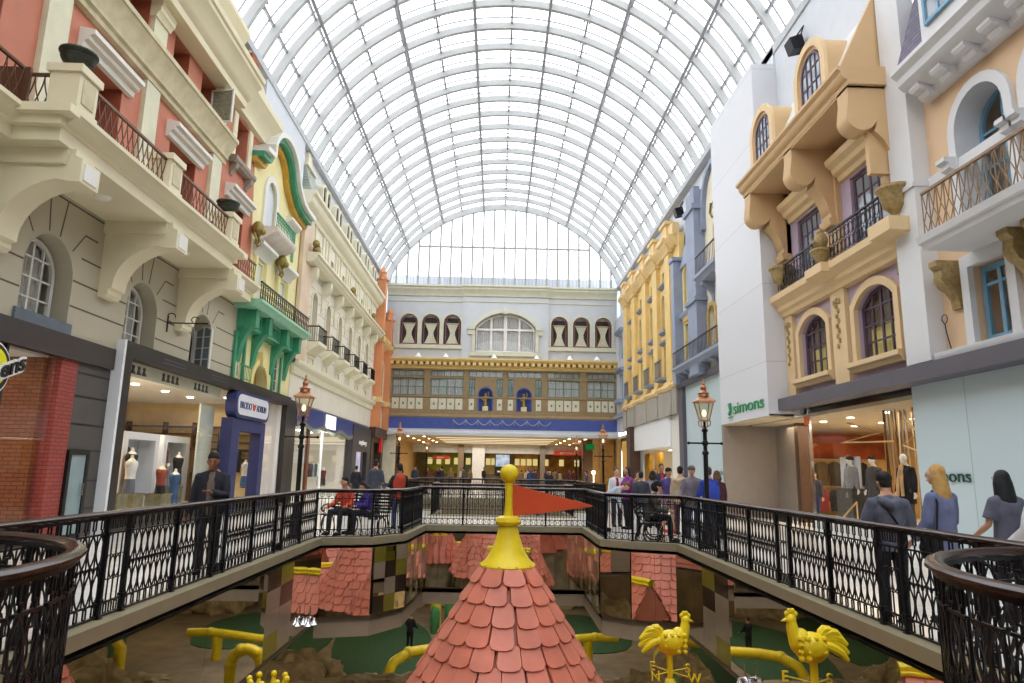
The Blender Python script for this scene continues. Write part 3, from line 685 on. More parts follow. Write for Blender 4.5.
sl = brickmat('grey green slate shingles', 'a9b0a2', '949c90', '7c8279', .3, .16, .012, 'yz')
# mansard: corner pavilion + slope with paired dormers
b = MB(TL)
for (a, b_, zt) in ((29.4, 31.6, 15.3), (31.6, 48.6, 14.6)):
    n = b.add([(a,.35 if b_ < 32 else .2,13.88),(b_,.35 if b_ < 32 else .2,13.88),(b_,-.9,13.88),(a,-.9,13.88),(a+.35,-.1,zt),(b_-(.35 if b_ < 32 else 0),-.1,zt),(b_-.35,-.9,zt),(a+.35,-.9,zt)])
    for f in ((0,1,2,3),(4,5,6,7),(0,1,5,4),(1,2,6,5),(2,3,7,6),(3,0,4,7)): b.face([n+i for i in f])
b.build('mansard_roof', sl, C)
MB(TL).box(29.7, 31.3, -.9, .02, 15.3, 15.42).box(30.1, 30.7, -.6, -.1, 15.42, 16.1).lathe([(.25,16.1),(.1,16.2),(.2,16.35),(.05,16.6)], (30.4, -.35, 0), 10).build('roof_finial', ivory2, C)
for i in range(6):
    for s in (-.42, .42):
        c = cc[i] + .2 + s
        MB(TL).holed(offarch(c-.26,c+.26,13.95,15.2,.26,.13), [arch(c-.26,c+.26,13.94,15.2)], 1, -.3, .26).build('dormer', ivory2, C)
        window(C, TL, c-.26, c+.26, 13.95, 15.2, .26, .12, 2, 3, mat('dark dormer sash', '4e4246', .5), gm=dglass, f=.04, m=.02)
# ------------------------------------------------------------------ orange corner house
org = mat('orange terracotta render', 'cf8a5e', .65, var=.08, sc=1.5)
D = thing('orange_house_facade', 'orange corner house front with tall arched recesses and a pinnacle pier', 'building facade', (XL, 51, 4.4))
MB(TL).holed([(48.6,4.4),(53.4,4.4),(53.4,11.3),(48.6,11.3)], [arch(49.4,50.5,6.9,9.5), arch(51.6,52.6,6.9,9.5), arch(49.5,50.4,4.6,5.9), arch(51.7,52.5,4.6,5.9)], 1, -.3, .1).build('wall', org, D)
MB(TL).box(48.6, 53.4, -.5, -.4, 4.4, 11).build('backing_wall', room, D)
for a, b_, z0, z1 in ((49.4,50.5,6.9,9.5),(51.6,52.6,6.9,9.5),(49.5,50.4,4.6,5.9),(51.7,52.5,4.6,5.9)):
    window(D, TL, a, b_, z0, z1, (b_-a)/2, -.2, 2, 3, whitewood, gm=gglass)
    MB(TL).holed(offarch(a,b_,z0,z1,(b_-a)/2,.16), [arch(a,b_,z0-.01,z1)], 1, .1, .16).build('window_surround', ivory2, D)
cornice(TL, [(0,6.2),(.2,6.25),(.36,6.45),(.36,6.55),(0,6.6)], 48.6, 53.4, 'string_course', ivory2, D)
cornice(TL, [(0,10.4),(.2,10.5),(.4,10.8),(.55,11.0),(.55,11.2),(0,11.3)], 48.6, 53.4, 'main_cornice', mat('golden cream cornice', 'd9b880', .6), D)
for u, zt in ((48.75, 15.2), (52.7, 13.0)):
    MB(TL).box(u, u+.7, 0, .6, 4.4, zt).build('pier', org, D)
    MB(TL).lathe([(.5,zt),(.5,zt+.1),(.3,zt+.15),(.25,zt+.5),(.32,zt+.6),(.12,zt+.9),(.02,zt+1.1)], (u+.35, .3, 0), 8).build('pier_cap', org, D)
    MB(TL).box(u-.08, u+.78, 0, .68, 6.2, 6.55).build('pier_band', MATS['golden cream cornice'], D); MB(TL).box(u-.08, u+.78, 0, .68, 10.6, 10.95).build('pier_band', MATS['golden cream cornice'], D)
MB(TL).box(49.4, 52.7, -.3, .0, 11.3, 14.5).build('attic_wall', mat('grey attic render', 'b9bec6', .6), D)
# ================================================================== right street front
def text(body, size, T, u, d, z, name, m, par=None, ext=.02, flip=False, align='LEFT', shear=0., sx=1., bold=0.):
    cu = bpy.data.curves.new(name, 'FONT'); cu.body = body; cu.size = size; cu.extrude = ext; cu.align_x = align; cu.shear = shear; cu.offset = bold
    o = bpy.data.objects.new(name, cu); COL.objects.link(o)
    dg = bpy.context.evaluated_depsgraph_get(); me = bpy.data.meshes.new_from_object(o.evaluated_get(dg)); bpy.data.objects.remove(o)
    b = MB(T); s = -1 if flip else 1
    b.add([(u + s*v.co.x*sx, d + ext + v.co.z, z + v.co.y) for v in me.vertices])
    for p in me.polygons: b.face(list(p.vertices))
    return b.build(name, m, par, smooth=20)
goldp = mat('golden tan plaster', 'ccab80', .6, var=.04, sc=1.)
goldl = mat('light sand trim', 'd8bd92', .6, var=.04)
lav = mat('lavender stucco', 'b3a2b6', .7, var=.06, sc=1.2)
plum = mat('dark plum sash', '55404f', .5, var=0)
whp = mat('white painted masonry', 'd3d4d6', .6, var=.04, sc=1.)
peach = mat('peach stucco', 'd8b996', .65, var=.06, sc=1.)
steelb = mat('dark grey steel fascia', '5b5860', .5, var=.05)
skyb = mat('sky blue window frame', '6f9bb5', .5, var=.05)
stonev = mat('carved stone planter', 'a08a5c', .6, m=.15, var=.3, sc=12)
ribw = brickmat('white ribbed metal roof', 'dadcdc', 'd2d4d5', 'a9acad', 40, .14, .012, 'yz')

G = thing('lavender_house_facade', 'lavender and gold house front with scrolled eave corbels, balcony and two dormers', 'building facade', (XR, 18, 4))
HL = [arch(15.55,17.35,4.5,6.33,.42), arch(18.92,20.7,4.5,6.33,.42), arch(15.6,17.25,7.35,9.55,0), arch(19.0,20.55,7.35,9.55,0)]
MB(TR).holed([(14.85,3.98),(21.618,3.98),(21.618,11.0),(14.85,11.0)], HL, 1, -.3, 0).build('wall', lav, G)
MB(TR).box(14.85, 21.6, -.35, -.31, 4, 14).build('backing_wall', mat('warm dim room', '6b6250', .9), G)
for a, b_ in ((15.55,17.35),(18.92,20.7)):
    w = window(G, TR, a+.03, b_-.03, 4.53, 6.3, .41, -.16, 4, 4, plum, gm=clear, f=.08, m=.045)
    b = MB(TR); k = 0; P = []
    for i in range(23): P.append((a+.1+(b_-a-.2)*i/22, -.26+.03*(i % 2)))
    n = b.add([(u, d, 4.55) for u, d in P]+[(u, d, 5.35) for u, d in P])
    for i in range(22): b.face([n+i, n+i+1, n+23+i+1, n+23+i])
    b.build('cafe_curtain', mat('yellow cafe curtain', 'd8cd7a', .9, var=.1), w)
    MB(TR).holed(offarch(a,b_,4.5,6.33,.42,.2), [arch(a,b_,4.49,6.33,.42)], 1, 0, .12).build('window_surround', goldl, G)
    cornice(TR, [(0,4.22),(.15,4.24),(.2,4.34),(.28,4.38),(.28,4.5),(0,4.52)], a-.28, b_+.28, 'sill', goldl, G)
for a, b_ in ((15.6,17.25),(19.0,20.55)):
    window(G, TR, a+.03, b_-.03, 7.36, 9.52, 0, -.14, 4, 4, plum, gm=gglass, f=.09, m=.045, name='balcony_door')
    cornice(TR, [(0,9.6),(.1,9.62),(.14,9.75),(.26,9.82),(.3,9.95),(.44,10.05),(.48,10.2),(0,10.25)], a-.35, b_+.4, 'door_hood', goldl, G)
for a, b_ in ((21.05,21.6),(17.75,18.5),(14.85,15.2)):
    MB(TR).box(a, b_, 0, .14, 3.98, 6.75).build('pilaster', goldl, G); MB(TR).box(a, b_, 0, .14, 7.3, 10.9).build('pilaster', goldp, G)
    c = (a+b_)/2; b = MB(TR)
    for j in range(9): b.ball((c+.05*(-1)**j, .16, 6.2-.14*j), (.07-.003*j, .04, .08), 6, 4)
    for j in (-1, 0, 1): b.ball((c+.13*j, .16, 6.35-.04*abs(j)), (.07,.04,.09), 6, 4)
    b.build('fruit_garland', stonev, G)
cornice(TR, [(0,6.62),(.2,6.64),(.24,6.75),(.34,6.82),(.36,6.95),(.5,7.05),(.58,7.1),(.6,7.28),(0,7.3)], 14.25, 21.75, 'balcony_ledge', goldl, G)
MB(TR).box(14.22, 15.1, -.0, .85, 7.0, 7.32).build('ledge_end', goldl, G); MB(TR).box(17.6, 18.6, 0, .78, 7.05, 7.3).build('ledge_centre', goldl, G)
for a, b_ in ((15.15,17.6),(18.6,21.1)): balrail(TR, a, b_, .5, 7.32, 8.15, iron, G, style='scroll', w=.2)
# eave on three big scroll corbels
for u in (14.95, 18.12, 21.3):
    pr = [(-.02,8.6),(.2,8.6),(.26,8.66),(.26,8.82),(.3,8.86),(.36,9.1),(.5,9.4),(.7,9.6),(.66,9.72)] + [(.98-.36*cos(a*pi/8), 9.98-.36*sin(a*pi/8)*1.0) for a in range(0, 9)] + [(1.28,10.45),(1.28,10.75),(0,10.75)]
    corbel(TR, pr, u-.25, u+.25, 'corbel', goldp, G)
    corbel(TR, [(0,8.45),(.3,8.45),(.34,8.55),(.34,8.66),(0,8.66)], u-.3, u+.3, 'corbel_foot', goldp, G)
MB(TR).box(14.7, 21.55, 0, 1.28, 10.7, 10.8).build('eave_soffit', goldp, G)
cornice(TR, [(0,10.75),(1.3,10.75),(1.32,10.86),(1.4,10.9),(1.46,11.0),(1.46,11.06),(1.55,11.12),(1.55,11.2),(0,11.22)], 14.6, 21.6, 'eave_cornice', goldp, G)
def slope(T, u0, u1, prof, name, m, par):
    b = MB(T); k = len(prof); n = b.add([(u0,d,z) for d,z in prof]+[(u1,d,z) for d,z in prof])
    b.face([n+i for i in range(k)][::-1]); b.face([n+k+i for i in range(k)])
    for i in range(k): j = (i+1) % k; b.face([n+i,n+j,n+k+j,n+k+i])
    return b.build(name, m, par)
slope(TR, 15.0, 21.58, [(0,11.2),(1.2,11.2),(.12,13.4),(0,13.4)], 'mansard_roof', ribw, G)
slope(TR, 14.85, 15.0, [(0,10.2),(1.35,11.15),(1.35,11.3),(.05,14.0),(-.1,14.0)], 'roof_end', goldp, G)
MB(TR).box(14.85, 15.0, 0, .8, 8.6, 11.2).build('roof_end_lower', goldp, G)
for c in (16.95, 20.4):
    MB(TR).holed(arch(c-.85,c+.85,11.2,13.35), [arch(c-.62,c+.62,11.22,13.1)], 1, -.0, 1.02).build('dormer', goldp, G)
    MB(TR).holed(arch(c-.92,c+.92,11.2,13.42), [arch(c-.7,c+.7,11.21,13.2)], 1, 1.0, 1.1).build('dormer_moulding', goldl, G)
    window(G, TR, c-.6, c+.6, 11.25, 13.08, .6, .97, 4, 4, plum, gm=gglass, f=.07, m=.03)
for k, (u, l) in enumerate(((14.62,'large carved stone planter on the near end of the lavender house balcony'), (20.95,'carved stone planter on the far end of the lavender house balcony'))):
    b = MB(); x, y, z = TR(u, .42, 7.3)
    b.lathe([(.15,0),(.17,.05),(.08,.1),(.07,.2),(.12,.25),(.26,.38),(.3,.55),(.34,.72),(.4,.78),(.4,.84),(.3,.84),(.28,.7)], (x,y,z), 18); tag(b.build('planter', stonev), l, 'planter')
x, y, z = TR(18.1, .5, 7.3)
b = MB(); b.lathe([(.2,0),(.22,.06),(.12,.12),(.2,.25),(.26,.4),(.3,.44),(.3,.5),(.14,.52)], (x,y,z), 14); b.ball((x,y,z+.75), (.2,.2,.26)); b.ball((x-.18,y,z+.7), (.07,.07,.08)); b.ball((x,y,z+1.02), (.1,.1,.1))
tag(b.build('bust_vase', stonev), 'carved stone vase with a bust, on the lavender house balcony between its two railings', 'vase')

# ---- near right: peach house with white pilaster
P = thing('peach_house_facade', 'peach house front with white arches, sky blue windows and a projecting balcony', 'building facade', (XR, 12, 4))
MB(TR).box(13.95, 14.8, 0, .38, 4.02, 16.2).box(13.92, 14.83, 0, .43, 7.9, 8.0).build('white_pilaster', whp, P)
aw = [(11.55,12.95),(9.6,11.0),(7.65,9.05)]; lw = [(11.95,12.95),(9.4,10.4),(7,8)]
MB(TR).holed([(2,4.0),(13.95,4.0),(13.95,10.2),(2,10.2)], [arch(a,b_,6.3,9.3) for a,b_ in aw]+[arch(a,b_,4.2,5.75,0) for a,b_ in lw], 1, -.55, 0).build('wall', peach, P)
MB(TR).box(2, 13.95, -.9, -.85, 4, 10).build('backing_wall', mat('pale room', 'a9a49a', .9), P)
for a, b_ in aw:
    MB(TR).holed(offarch(a,b_,6.3,9.3,.7,.2), [arch(a+.012,b_-.012,6.29,9.288)], 1, -.49, .1).build('arch_surround', whp, P)
    window(P, TR, a+.02, b_-.02, 6.32, 9.28, .68, -.5, 2, 4, skyb, gm=clear, f=.1, m=.05, ctn='left')
    for s in (a-.3, b_+.02): cornice(TR, [(0,7.75),(.12,7.77),(.14,7.85),(.24,7.9),(.24,8.0),(.34,8.04),(.34,8.12),(0,8.14)], s, s+.28, 'impost', whp, P)
MB(TR).box(2, 13.95, 0, .06, 7.88, 8.08).build('string_course', whp, P)
cornice(TR, [(0,9.75),(.2,9.77),(.22,9.9),(.6,10.0),(.7,10.1),(.72,10.25),(.85,10.35),(.85,10.45),(0,10.5)], 2, 13.7, 'cornice', whp, P)
for i in range(12):
    u = 13.4-.72*i; corbel(TR, [(.1,9.72),(.3,9.72),(.36,9.78),(.36,9.84),(.5,9.86),(.55,9.92),(.55,10.02),(.1,10.02)], u-.17, u+.17, 'modillion', whp, P)
slope(TR, 2, 13.6, [(0,10.5),(.75,10.5),(.1,12.6),(-.4,12.6)], 'slate_roof', brickmat('purple grey slate', '6a6478', '5c576a', '3f3b48', .3, .14, .012, 'yz'), P)
MB(TR).box(11.3, 12.6, .2, .8, 10.5, 12.6).build('dormer', whp, P)
window(P, TR, 11.5, 12.4, 10.7, 12.3, 0, .8, 2, 3, skyb, gm=gglass, f=.07)
cornice(TR, [(0,6.0),(1.1,6.0),(1.14,6.1),(1.2,6.12),(1.24,6.25),(0,6.27)], 2, 12.75, 'balcony_slab', whp, P)
balrail(TR, 2.0, 12.62, 1.12, 6.28, 7.15, mat('tan painted iron', '8e7458', .5, m=.3), P, style='diamond', w=.22)
for a, b_ in lw:
    MB(TR).holed(arch(a-.22,b_+.22,4.0,6.0,0), [arch(a,b_,4.2,5.75,0)], 1, -.0, .12).build('window_surround', whp, P)
    window(P, TR, a+.02, b_-.02, 4.22, 5.73, 0, -.2, 2, 2, skyb, gm=clear, f=.12, m=.06, ctn=None, trans=[5.35])
    for u in (a-.62, b_+.35):
        corbel(TR, [(0,5.0),(.08,5.0),(.1,5.2),(.2,5.35),(.34,5.45),(.42,5.6),(.4,5.8),(.5,5.9),(.5,6.0),(0,6.0)], u, u+.26, 'scroll_bracket', stonev, P)
cornice(TR, [(0,3.97),(.3,3.97),(.34,4.05),(.34,4.15),(0,4.17)], 2, 13.9, 'base_moulding', whp, P)
b = MB(TR); b.tube([(13.75,.05,4.2),(13.75,.12,4.55),(13.72,.16,4.75)], .012, 5); b.tube([(13.72+.09*cos(q*.7),.16,4.85+.1*sin(q*.7)) for q in range(8)], .01, 4, closed=True)
b.build('iron_hook', iron, P)
# continuous dark fascia
MB(TR).box(2, 21.6, 0, .5, 3.62, 3.97).build('trim_3', steelb, kind='structure')
# ---- white entrance block
bl = brickmat('white panelled cladding', 'd2d3d8', 'cfd0d6', 'b3b5bc', 30, 2.6, .012, 'yz', .5)
MB(TR).box(21.62, 26.3, 0, .8, 3.45, 15.8).build('wall_entrance_block', bl, kind='structure')
gsign = mat('green sign letters', '1f8f5a', .35, var=0)
sg = thing('shop_sign', 'green letter sign reading simons with a leaf mark on the white entrance block', 'sign', TR(23.5, .8, 3.7))
text('simons', .6, TR, 24.85, .82, 3.74, 'lettering', gsign, sg, ext=.012, flip=True, sx=1.75)
b = MB(TR); b.prism([(25.25,4.15),(25.02,4.17),(25.0,3.85),(25.2,3.72),(25.28,3.8),(25.1,3.9)], 1, .83, .89); b.prism([(25.3,3.62),(24.9,3.64),(24.9,3.68),(25.3,3.66)], 1, .83, .88); b.build('leaf_mark', gsign, sg)

# ---- blue grey and cream villa
bgy = mat('blue grey timber', '8e97ac', .6, var=.08, sc=2); vcr = mat('pale ivory stucco', 'ddd5bf', .6, var=.04); och = mat('ochre stone surround', 'c4a15c', .6, var=.08)
Vv = thing('ivory_villa_facade', 'ivory villa front with blue grey chimney tower, curved gable and balconies', 'building facade', (XR, 30, 6))
gb = [(26.3,6.0),(34.3,6.0),(34.3,11.9),(31.6,12.9),(31.2,12.9),(30.0,12.6)] + [(28.2+1.5*cos(a*pi/10), 13.3+1.9*sin(a*pi/10)) for a in range(0, 11)] + [(26.3,13.2)]
VH = [arch(27.5,28.4,10.35,12.3,0), arch(27.0,27.9,6.7,8.9), arch(28.7,29.6,6.7,8.9), arch(32.2,33.3,9.9,11.9), arch(32.1,33.3,7.1,8.9,0)]
MB(TR).holed(gb, VH, 1, -.3, .05).build('wall', vcr, Vv)
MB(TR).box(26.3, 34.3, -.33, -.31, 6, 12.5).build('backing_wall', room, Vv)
band(TR, [(29.75,12.6)]+[(28.2+1.55*cos(a*pi/10), 13.3+1.95*sin(a*pi/10)) for a in range(0, 11)]+[(26.6,12.9)], -.12, .12, 0, .25, 'gable_band', bgy, Vv)
for k, (a, b_, z0, z1, h) in enumerate(((27.5,28.4,10.35,12.3,0),(27.0,27.9,6.7,8.9,.45),(28.7,29.6,6.7,8.9,.45),(32.2,33.3,9.9,11.9,.55),(32.1,33.3,7.1,8.9,0))):
    window(Vv, TR, a+.03, b_-.03, z0+.03, z1-.03, h*.95, -.15, 2, 3, whitewood, gm=gglass, f=.08)
    MB(TR).holed(offarch(a,b_,z0,z1,h,.17), [arch(a,b_,z0-.01,z1,h)], 1, .04, .14).build('window_surround', och if k in (1,2) else mat('yellow surround', 'd9c479', .6) if k > 2 else goldl, Vv)
MB(TR).box(29.9, 31.3, 0, .55, 6.0, 13.7).box(29.8, 31.4, 0, .65, 13.7, 13.95).box(29.95, 31.25, 0, .5, 13.95, 14.7).box(29.75, 31.45, 0, .65, 9.3, 9.5).build('chimney_tower', bgy, Vv)
MB(TR).box(30.3, 30.9, .1, .4, 14.7, 15.0).build('tower_cap', bgy, Vv)
MB(TR).box(33.9, 34.5, 0, .5, 6.0, 12.6).box(33.8, 34.6, 0, .58, 12.4, 12.6).build('corner_pier', bgy, Vv)
slope(TR, 31.4, 33.9, [(0,11.9),(.2,11.9),(-.1,13.2),(-.3,13.2)], 'slate_roof', bgy, Vv)
cornice(TR, [(0,9.2),(.2,9.25),(.3,9.4),(.3,9.5),(0,9.55)], 31.3, 34.2, 'string_course', bgy, Vv)
cornice(TR, [(0,9.85),(.6,9.9),(.7,10.05),(.8,10.1),(.8,10.25),(0,10.28)], 26.5, 29.4, 'upper_balcony', bgy, Vv)
for u in (26.9, 28.9): corbel(TR, [(0,8.9),(.08,8.9),(.12,9.3),(.3,9.6),(.6,9.75),(.6,9.9),(0,9.9)], u-.14, u+.14, 'bracket', bgy, Vv)
balrail(TR, 26.6, 29.3, .72, 10.28, 11.1, mat('dark brown iron', '473c38', .5, m=.4), Vv, style='bars', w=.2)
cornice(TR, [(0,6.42),(.55,6.45),(.62,6.55),(.75,6.6),(.75,6.72),(0,6.75)], 26.4, 33.8, 'lower_balcony', bgy, Vv)
for u in (26.8, 28.3, 29.8, 31.2, 32.3, 33.4): corbel(TR, [(0,6.05),(.1,6.05),(.2,6.2),(.5,6.35),(.5,6.45),(0,6.45)], u-.1, u+.1, 'bracket', bgy, Vv)
balrail(TR, 26.5, 33.7, .68, 6.75, 7.5, MATS['dark brown iron'], Vv, style='bars', w=.2)
b = MB(TR)
for j in range(7): b.ball((28.0+.35*sin(j), .1, 13.0+.18*j), (.14,.06,.16), 6, 4)
b.tube([(28.6,.1,12.8),(28.9,.1,13.1),(28.7,.1,13.5)], .05); b.tube([(27.5,.1,12.8),(27.2,.1,13.1),(27.4,.1,13.5)], .05); b.build('gilt_cartouche', goldM, Vv)
MB(TR).box(31.9, 33.5, .05, .2, 9.0, 9.25).box(32.0, 33.4, .05, .1, 8.95, 9.0).build('door_hood', och, Vv)
# ---- yellow pilastered house
yel = mat('mustard yellow stucco', 'dfc07c', .6, var=.10, sc=1.5); yel2 = mat('pale ochre cornice', 'dfc188', .6, var=.05)
gst = mat('grey stone base', 'a09a90', .7, var=.1, sc=2)
Y_ = thing('mustard_house_facade', 'long mustard yellow front with five broad pilasters and small blue grey balconies', 'building facade', (XR, 42, 6))
ps = [36.35, 39.4, 42.4, 45.9, 48.8]
mids = [37.9, 40.9, 44.15, 47.4]
YH = [arch(c-.45,c+.45,6.9,8.6,0) for c in mids]+[arch(c-.4,c+.4,9.6,11.6) for c in mids]+[arch(c-.4,c+.4,12.3,13.0,0) for c in mids]
MB(TR).holed([(34.5,5.9),(49.5,5.9),(49.5,14.2),(34.5,14.2)], YH, 1, -.3, .0).build('wall', yel, Y_)
MB(TR).box(34.5, 49.5, -.34, -.31, 6, 14).build('backing_wall', room, Y_)
for c in ps:
    MB(TR).box(c-.55, c+.55, 0, .24, 6.3, 13.6).build('pilaster', yel, Y_)
    MB(TR).box(c-.62, c+.62, 0, .36, 4.6, 5.9).build('pier_base', gst, Y_)
    cornice(TR, [(0,5.9),(.42,5.9),(.5,6.05),(.36,6.25),(.36,6.4),(0,6.45)], c-.68, c+.68, 'pilaster_base', yel2, Y_)
    cornice(TR, [(0,13.5),(.3,13.5),(.34,13.7),(.46,13.85),(.5,14.0),(.62,14.1),(.62,14.3),(0,14.35)], c-.7, c+.7, 'capital', yel2, Y_)
    MB(TR).box(c-.55, c+.55, 0, .35, 14.3, 15.1).box(c-.65, c+.65, 0, .45, 15.1, 15.3).build('attic_block', yel2, Y_)
cornice(TR, [(0,13.6),(.2,13.65),(.3,13.85),(.45,14.0),(.5,14.2),(0,14.25)], 34.8, 49.5, 'main_cornice', yel2, Y_)
cornice(TR, [(0,6.0),(.3,6.0),(.4,6.15),(.3,6.3),(0,6.35)], 34.8, 49.5, 'base_cornice', yel2, Y_)
MB(TR).box(34.8, 49.5, -.1, .25, 14.2, 14.9).build('attic_wall', yel2, Y_)
MB(TR).box(34.8, 49.5, -.3, .3, 4.6, 5.95).build('base_wall', gst, Y_)
for c in mids:
    window(Y_, TR, c-.42, c+.42, 6.92, 8.58, 0, -.18, 2, 3, whitewood, gm=gglass, f=.06)
    window(Y_, TR, c-.38, c+.38, 9.62, 11.58, .38, -.18, 2, 3, whitewood, gm=gglass, f=.06)
    window(Y_, TR, c-.38, c+.38, 12.3, 13.0, 0, -.18, 2, 1, bgy, gm=gglass, f=.06)
    MB(TR).holed(offarch(c-.4,c+.4,9.6,11.6,.4,.14), [arch(c-.4,c+.4,9.6,11.6)], 1, 0, .1).build('window_surround', yel2, Y_)
    for z in (8.7, 9.3, 12.0): cornice(TR, [(0,z),(.12,z+.02),(.25,z+.12),(.25,z+.2),(0,z+.22)], c-.6, c+.6, 'window_ledge', bgy, Y_)
    cornice(TR, [(0,6.6),(.5,6.65),(.55,6.75),(0,6.8)], c-.75, c+.75, 'balconette', bgy, Y_)
    balrail(TR, c-.72, c+.72, .48, 6.8, 7.75, mat('blue grey iron', '5b6680', .5, m=.2), Y_, style='bars', w=.12)
# ---- grey corner house beside the end facade
Q = thing('grey_corner_facade', 'grey blue corner house front between the mustard house and the end facade', 'building facade', (XR, 51.5, 4.6))
MB(TR).holed([(49.5,4.6),(53.4,4.6),(53.4,13.5),(49.5,13.5)], [arch(50.6,52.2,7,9,0), arch(50.6,52.2,10,12,0)], 1, -.3, .1).build('wall', Lw, Q)
for z in (7, 10):
    window(Q, TR, 50.6, 52.2, z, z+2, 0, -.2, 2, 3, bgy, gm=gglass, f=.08); cornice(TR, [(0,z+2),(.2,z+2.05),(.4,z+2.2),(.4,z+2.3),(0,z+2.35)], 50.2, 52.6, 'window_hood', bgy, Q)
MB(TR).box(50.3, 52.5, 0, .5, 6.7, 6.95).box(49.5, 53.4, 0, .35, 5.6, 5.9).build('ledge', bgy, Q)

# ================================================================== floors
def floor_mat():
    M = brickmat('polished pale floor tiles', 'e2dfd8', 'dad6ce', 'b8b3aa', .6, .6, .008, 'xy', .16, off=0.)
    return M
FL = floor_mat()
OPEN = [(4.07,-6),(4.07,15.6),(3.1,15.97),(2.5,16.45),(2.5,19.8),(-1.97,19.8),(-2.15,16.98),(-2.75,16.05),(-3.87,15.75),(-3.87,-6)]
def circ(cx, cy, r, a0, a1, n): return [(cx+r*cos(a0+(a1-a0)*i/n), cy+r*sin(a0+(a1-a0)*i/n)) for i in range(n+1)]
LC = circ(-3.87, 3.4, 1.72, pi/2, -pi/2, 20); RC = circ(4.07, 3.4, 1.72, -pi/2, -3*pi/2, 20)
HOLE1 = RC[:] ; HOLE1 = [(4.07,-6)] + RC + [(4.07,15.6),(3.1,15.97),(2.5,16.45),(2.5,19.8),(-1.97,19.8),(-2.15,16.98),(-2.75,16.05),(-3.87,15.75)] + LC + [(-3.87,-6)]
HOLE2 = [(2.6,24.5),(2.6,27),(4.3,28),(4.3,38),(-4.1,38),(-4.1,28),(-2.1,27),(-2.1,24.5)]
b = MB().holed([(-17.2,-10),(17.6,-10),(17.6,90),(-17.2,90)], [HOLE1, HOLE2], 2, -.12, 0); b.build('floor', FL, kind='structure')
edgeM = mat('beige stone slab edge', '8f866c', .5, var=.08)
def ring(pts, w, z0, z1, name, m, closed=True, out=True):
    # strip along the hole outline, w wide towards the walkway
    b = MB(); n = len(pts); o = []
    for i in range(n):
        p = Vector(pts[i]); a = Vector(pts[i-1]); c = Vector(pts[(i+1) % n]); t1 = (p-a).normalized(); t2 = (c-p).normalized()
        if not closed and i == 0: t1 = t2
        if not closed and i == n-1: t2 = t1
        t = t1+t2; t = t.normalized() if t.length > 1e-6 else t1
        nn = Vector((t.y, -t.x)); k = 1/max(.5, nn.dot(Vector((t1.y, -t1.x)))); o.append(p + nn*w*k)
    for i in range(n):
        if not closed and i == n-1: break
        j = (i+1) % n; q = [pts[i], pts[j], tuple(o[j]), tuple(o[i])]
        b.prism([tuple(v) for v in q], 2, z0, z1)
    return b.build(name, m, kind='structure')
def ccw(p): return sum(p[i-1][0]*p[i][1]-p[i][0]*p[i-1][1] for i in range(len(p))) > 0
H1 = HOLE1 if ccw(HOLE1) else HOLE1[::-1]; H2 = HOLE2 if ccw(HOLE2) else HOLE2[::-1]
ring(H1, -.06, -.1, .05, 'trim_4', edgeM); ring(H1, .22, 0, .05, 'trim_5', edgeM)
ring(H2, -.06, -.34, .05, 'trim_6', edgeM); ring(H2, .22, 0, .05, 'trim_7', edgeM)
# deep downstand (ceiling void) under the walkways
vd = mat('taupe painted downstand', '9b8a75', .6, var=.05)
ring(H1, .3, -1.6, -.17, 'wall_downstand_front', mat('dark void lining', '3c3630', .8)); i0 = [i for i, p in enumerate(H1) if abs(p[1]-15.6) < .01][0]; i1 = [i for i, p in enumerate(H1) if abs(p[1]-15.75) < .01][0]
lo, hi = min(i0, i1), max(i0, i1)
BAND = H1[lo:hi+1] if hi-lo < 12 else (H1[hi:]+H1[:lo+1])
ring(BAND, .35, -2.05, -1.6, 'wall_soffit_band', vd, closed=False)
ring(H2, .3, -2.05, -.34, 'wall_downstand_rear', vd)
b = MB().holed([(-17.2,-10),(17.6,-10),(17.6,60),(-17.2,60)], [[(x*1.0, y) for x, y in H1], H2], 2, -1.75, -1.65); b.build('ceiling_lower', mat('brown grey lower ceiling', '8b7f6e', .8), kind='structure')
# mirrored fascia of the first opening
mir = bpy.data.materials.new('silver mirror'); mir.use_nodes = True; pb = mir.node_tree.nodes['Principled BSDF']; pb.inputs['Metallic'].default_value = 1; pb.inputs['Roughness'].default_value = .02; pb.inputs['Base Color'].default_value = (.80,.78,.73,1)
mirb = mat('glossy olive gold panel', '756a26', .15, var=.1)
mird = mat('glossy taupe panel', '8b7c68', .15, var=.06); mirk = mat('glossy dark brown panel', '31261e', .12, var=.1)
mw = thing('mirror_cladding', 'mirror panels lining the edge of the floor opening', 'mirror', (0, 12, -1.6), kind='structure'); del mw['category']
def mpanel(p, q, z0, z1, m, tilt=0.):
    p = Vector(p); q = Vector(q); t = (q-p).normalized(); n = Vector((-t.y, t.x))   # inward for a ccw loop
    b = MB(); o0 = n*.065; o1 = n*.085
    a = p+o1+n*0; c = q+o1+n*tilt
    b.prism([tuple(p+o0), tuple(q+o0), tuple(c), tuple(a)], 2, z0, z1); b.build('mirror_panel', m, mw)
rnd = random.Random(3)
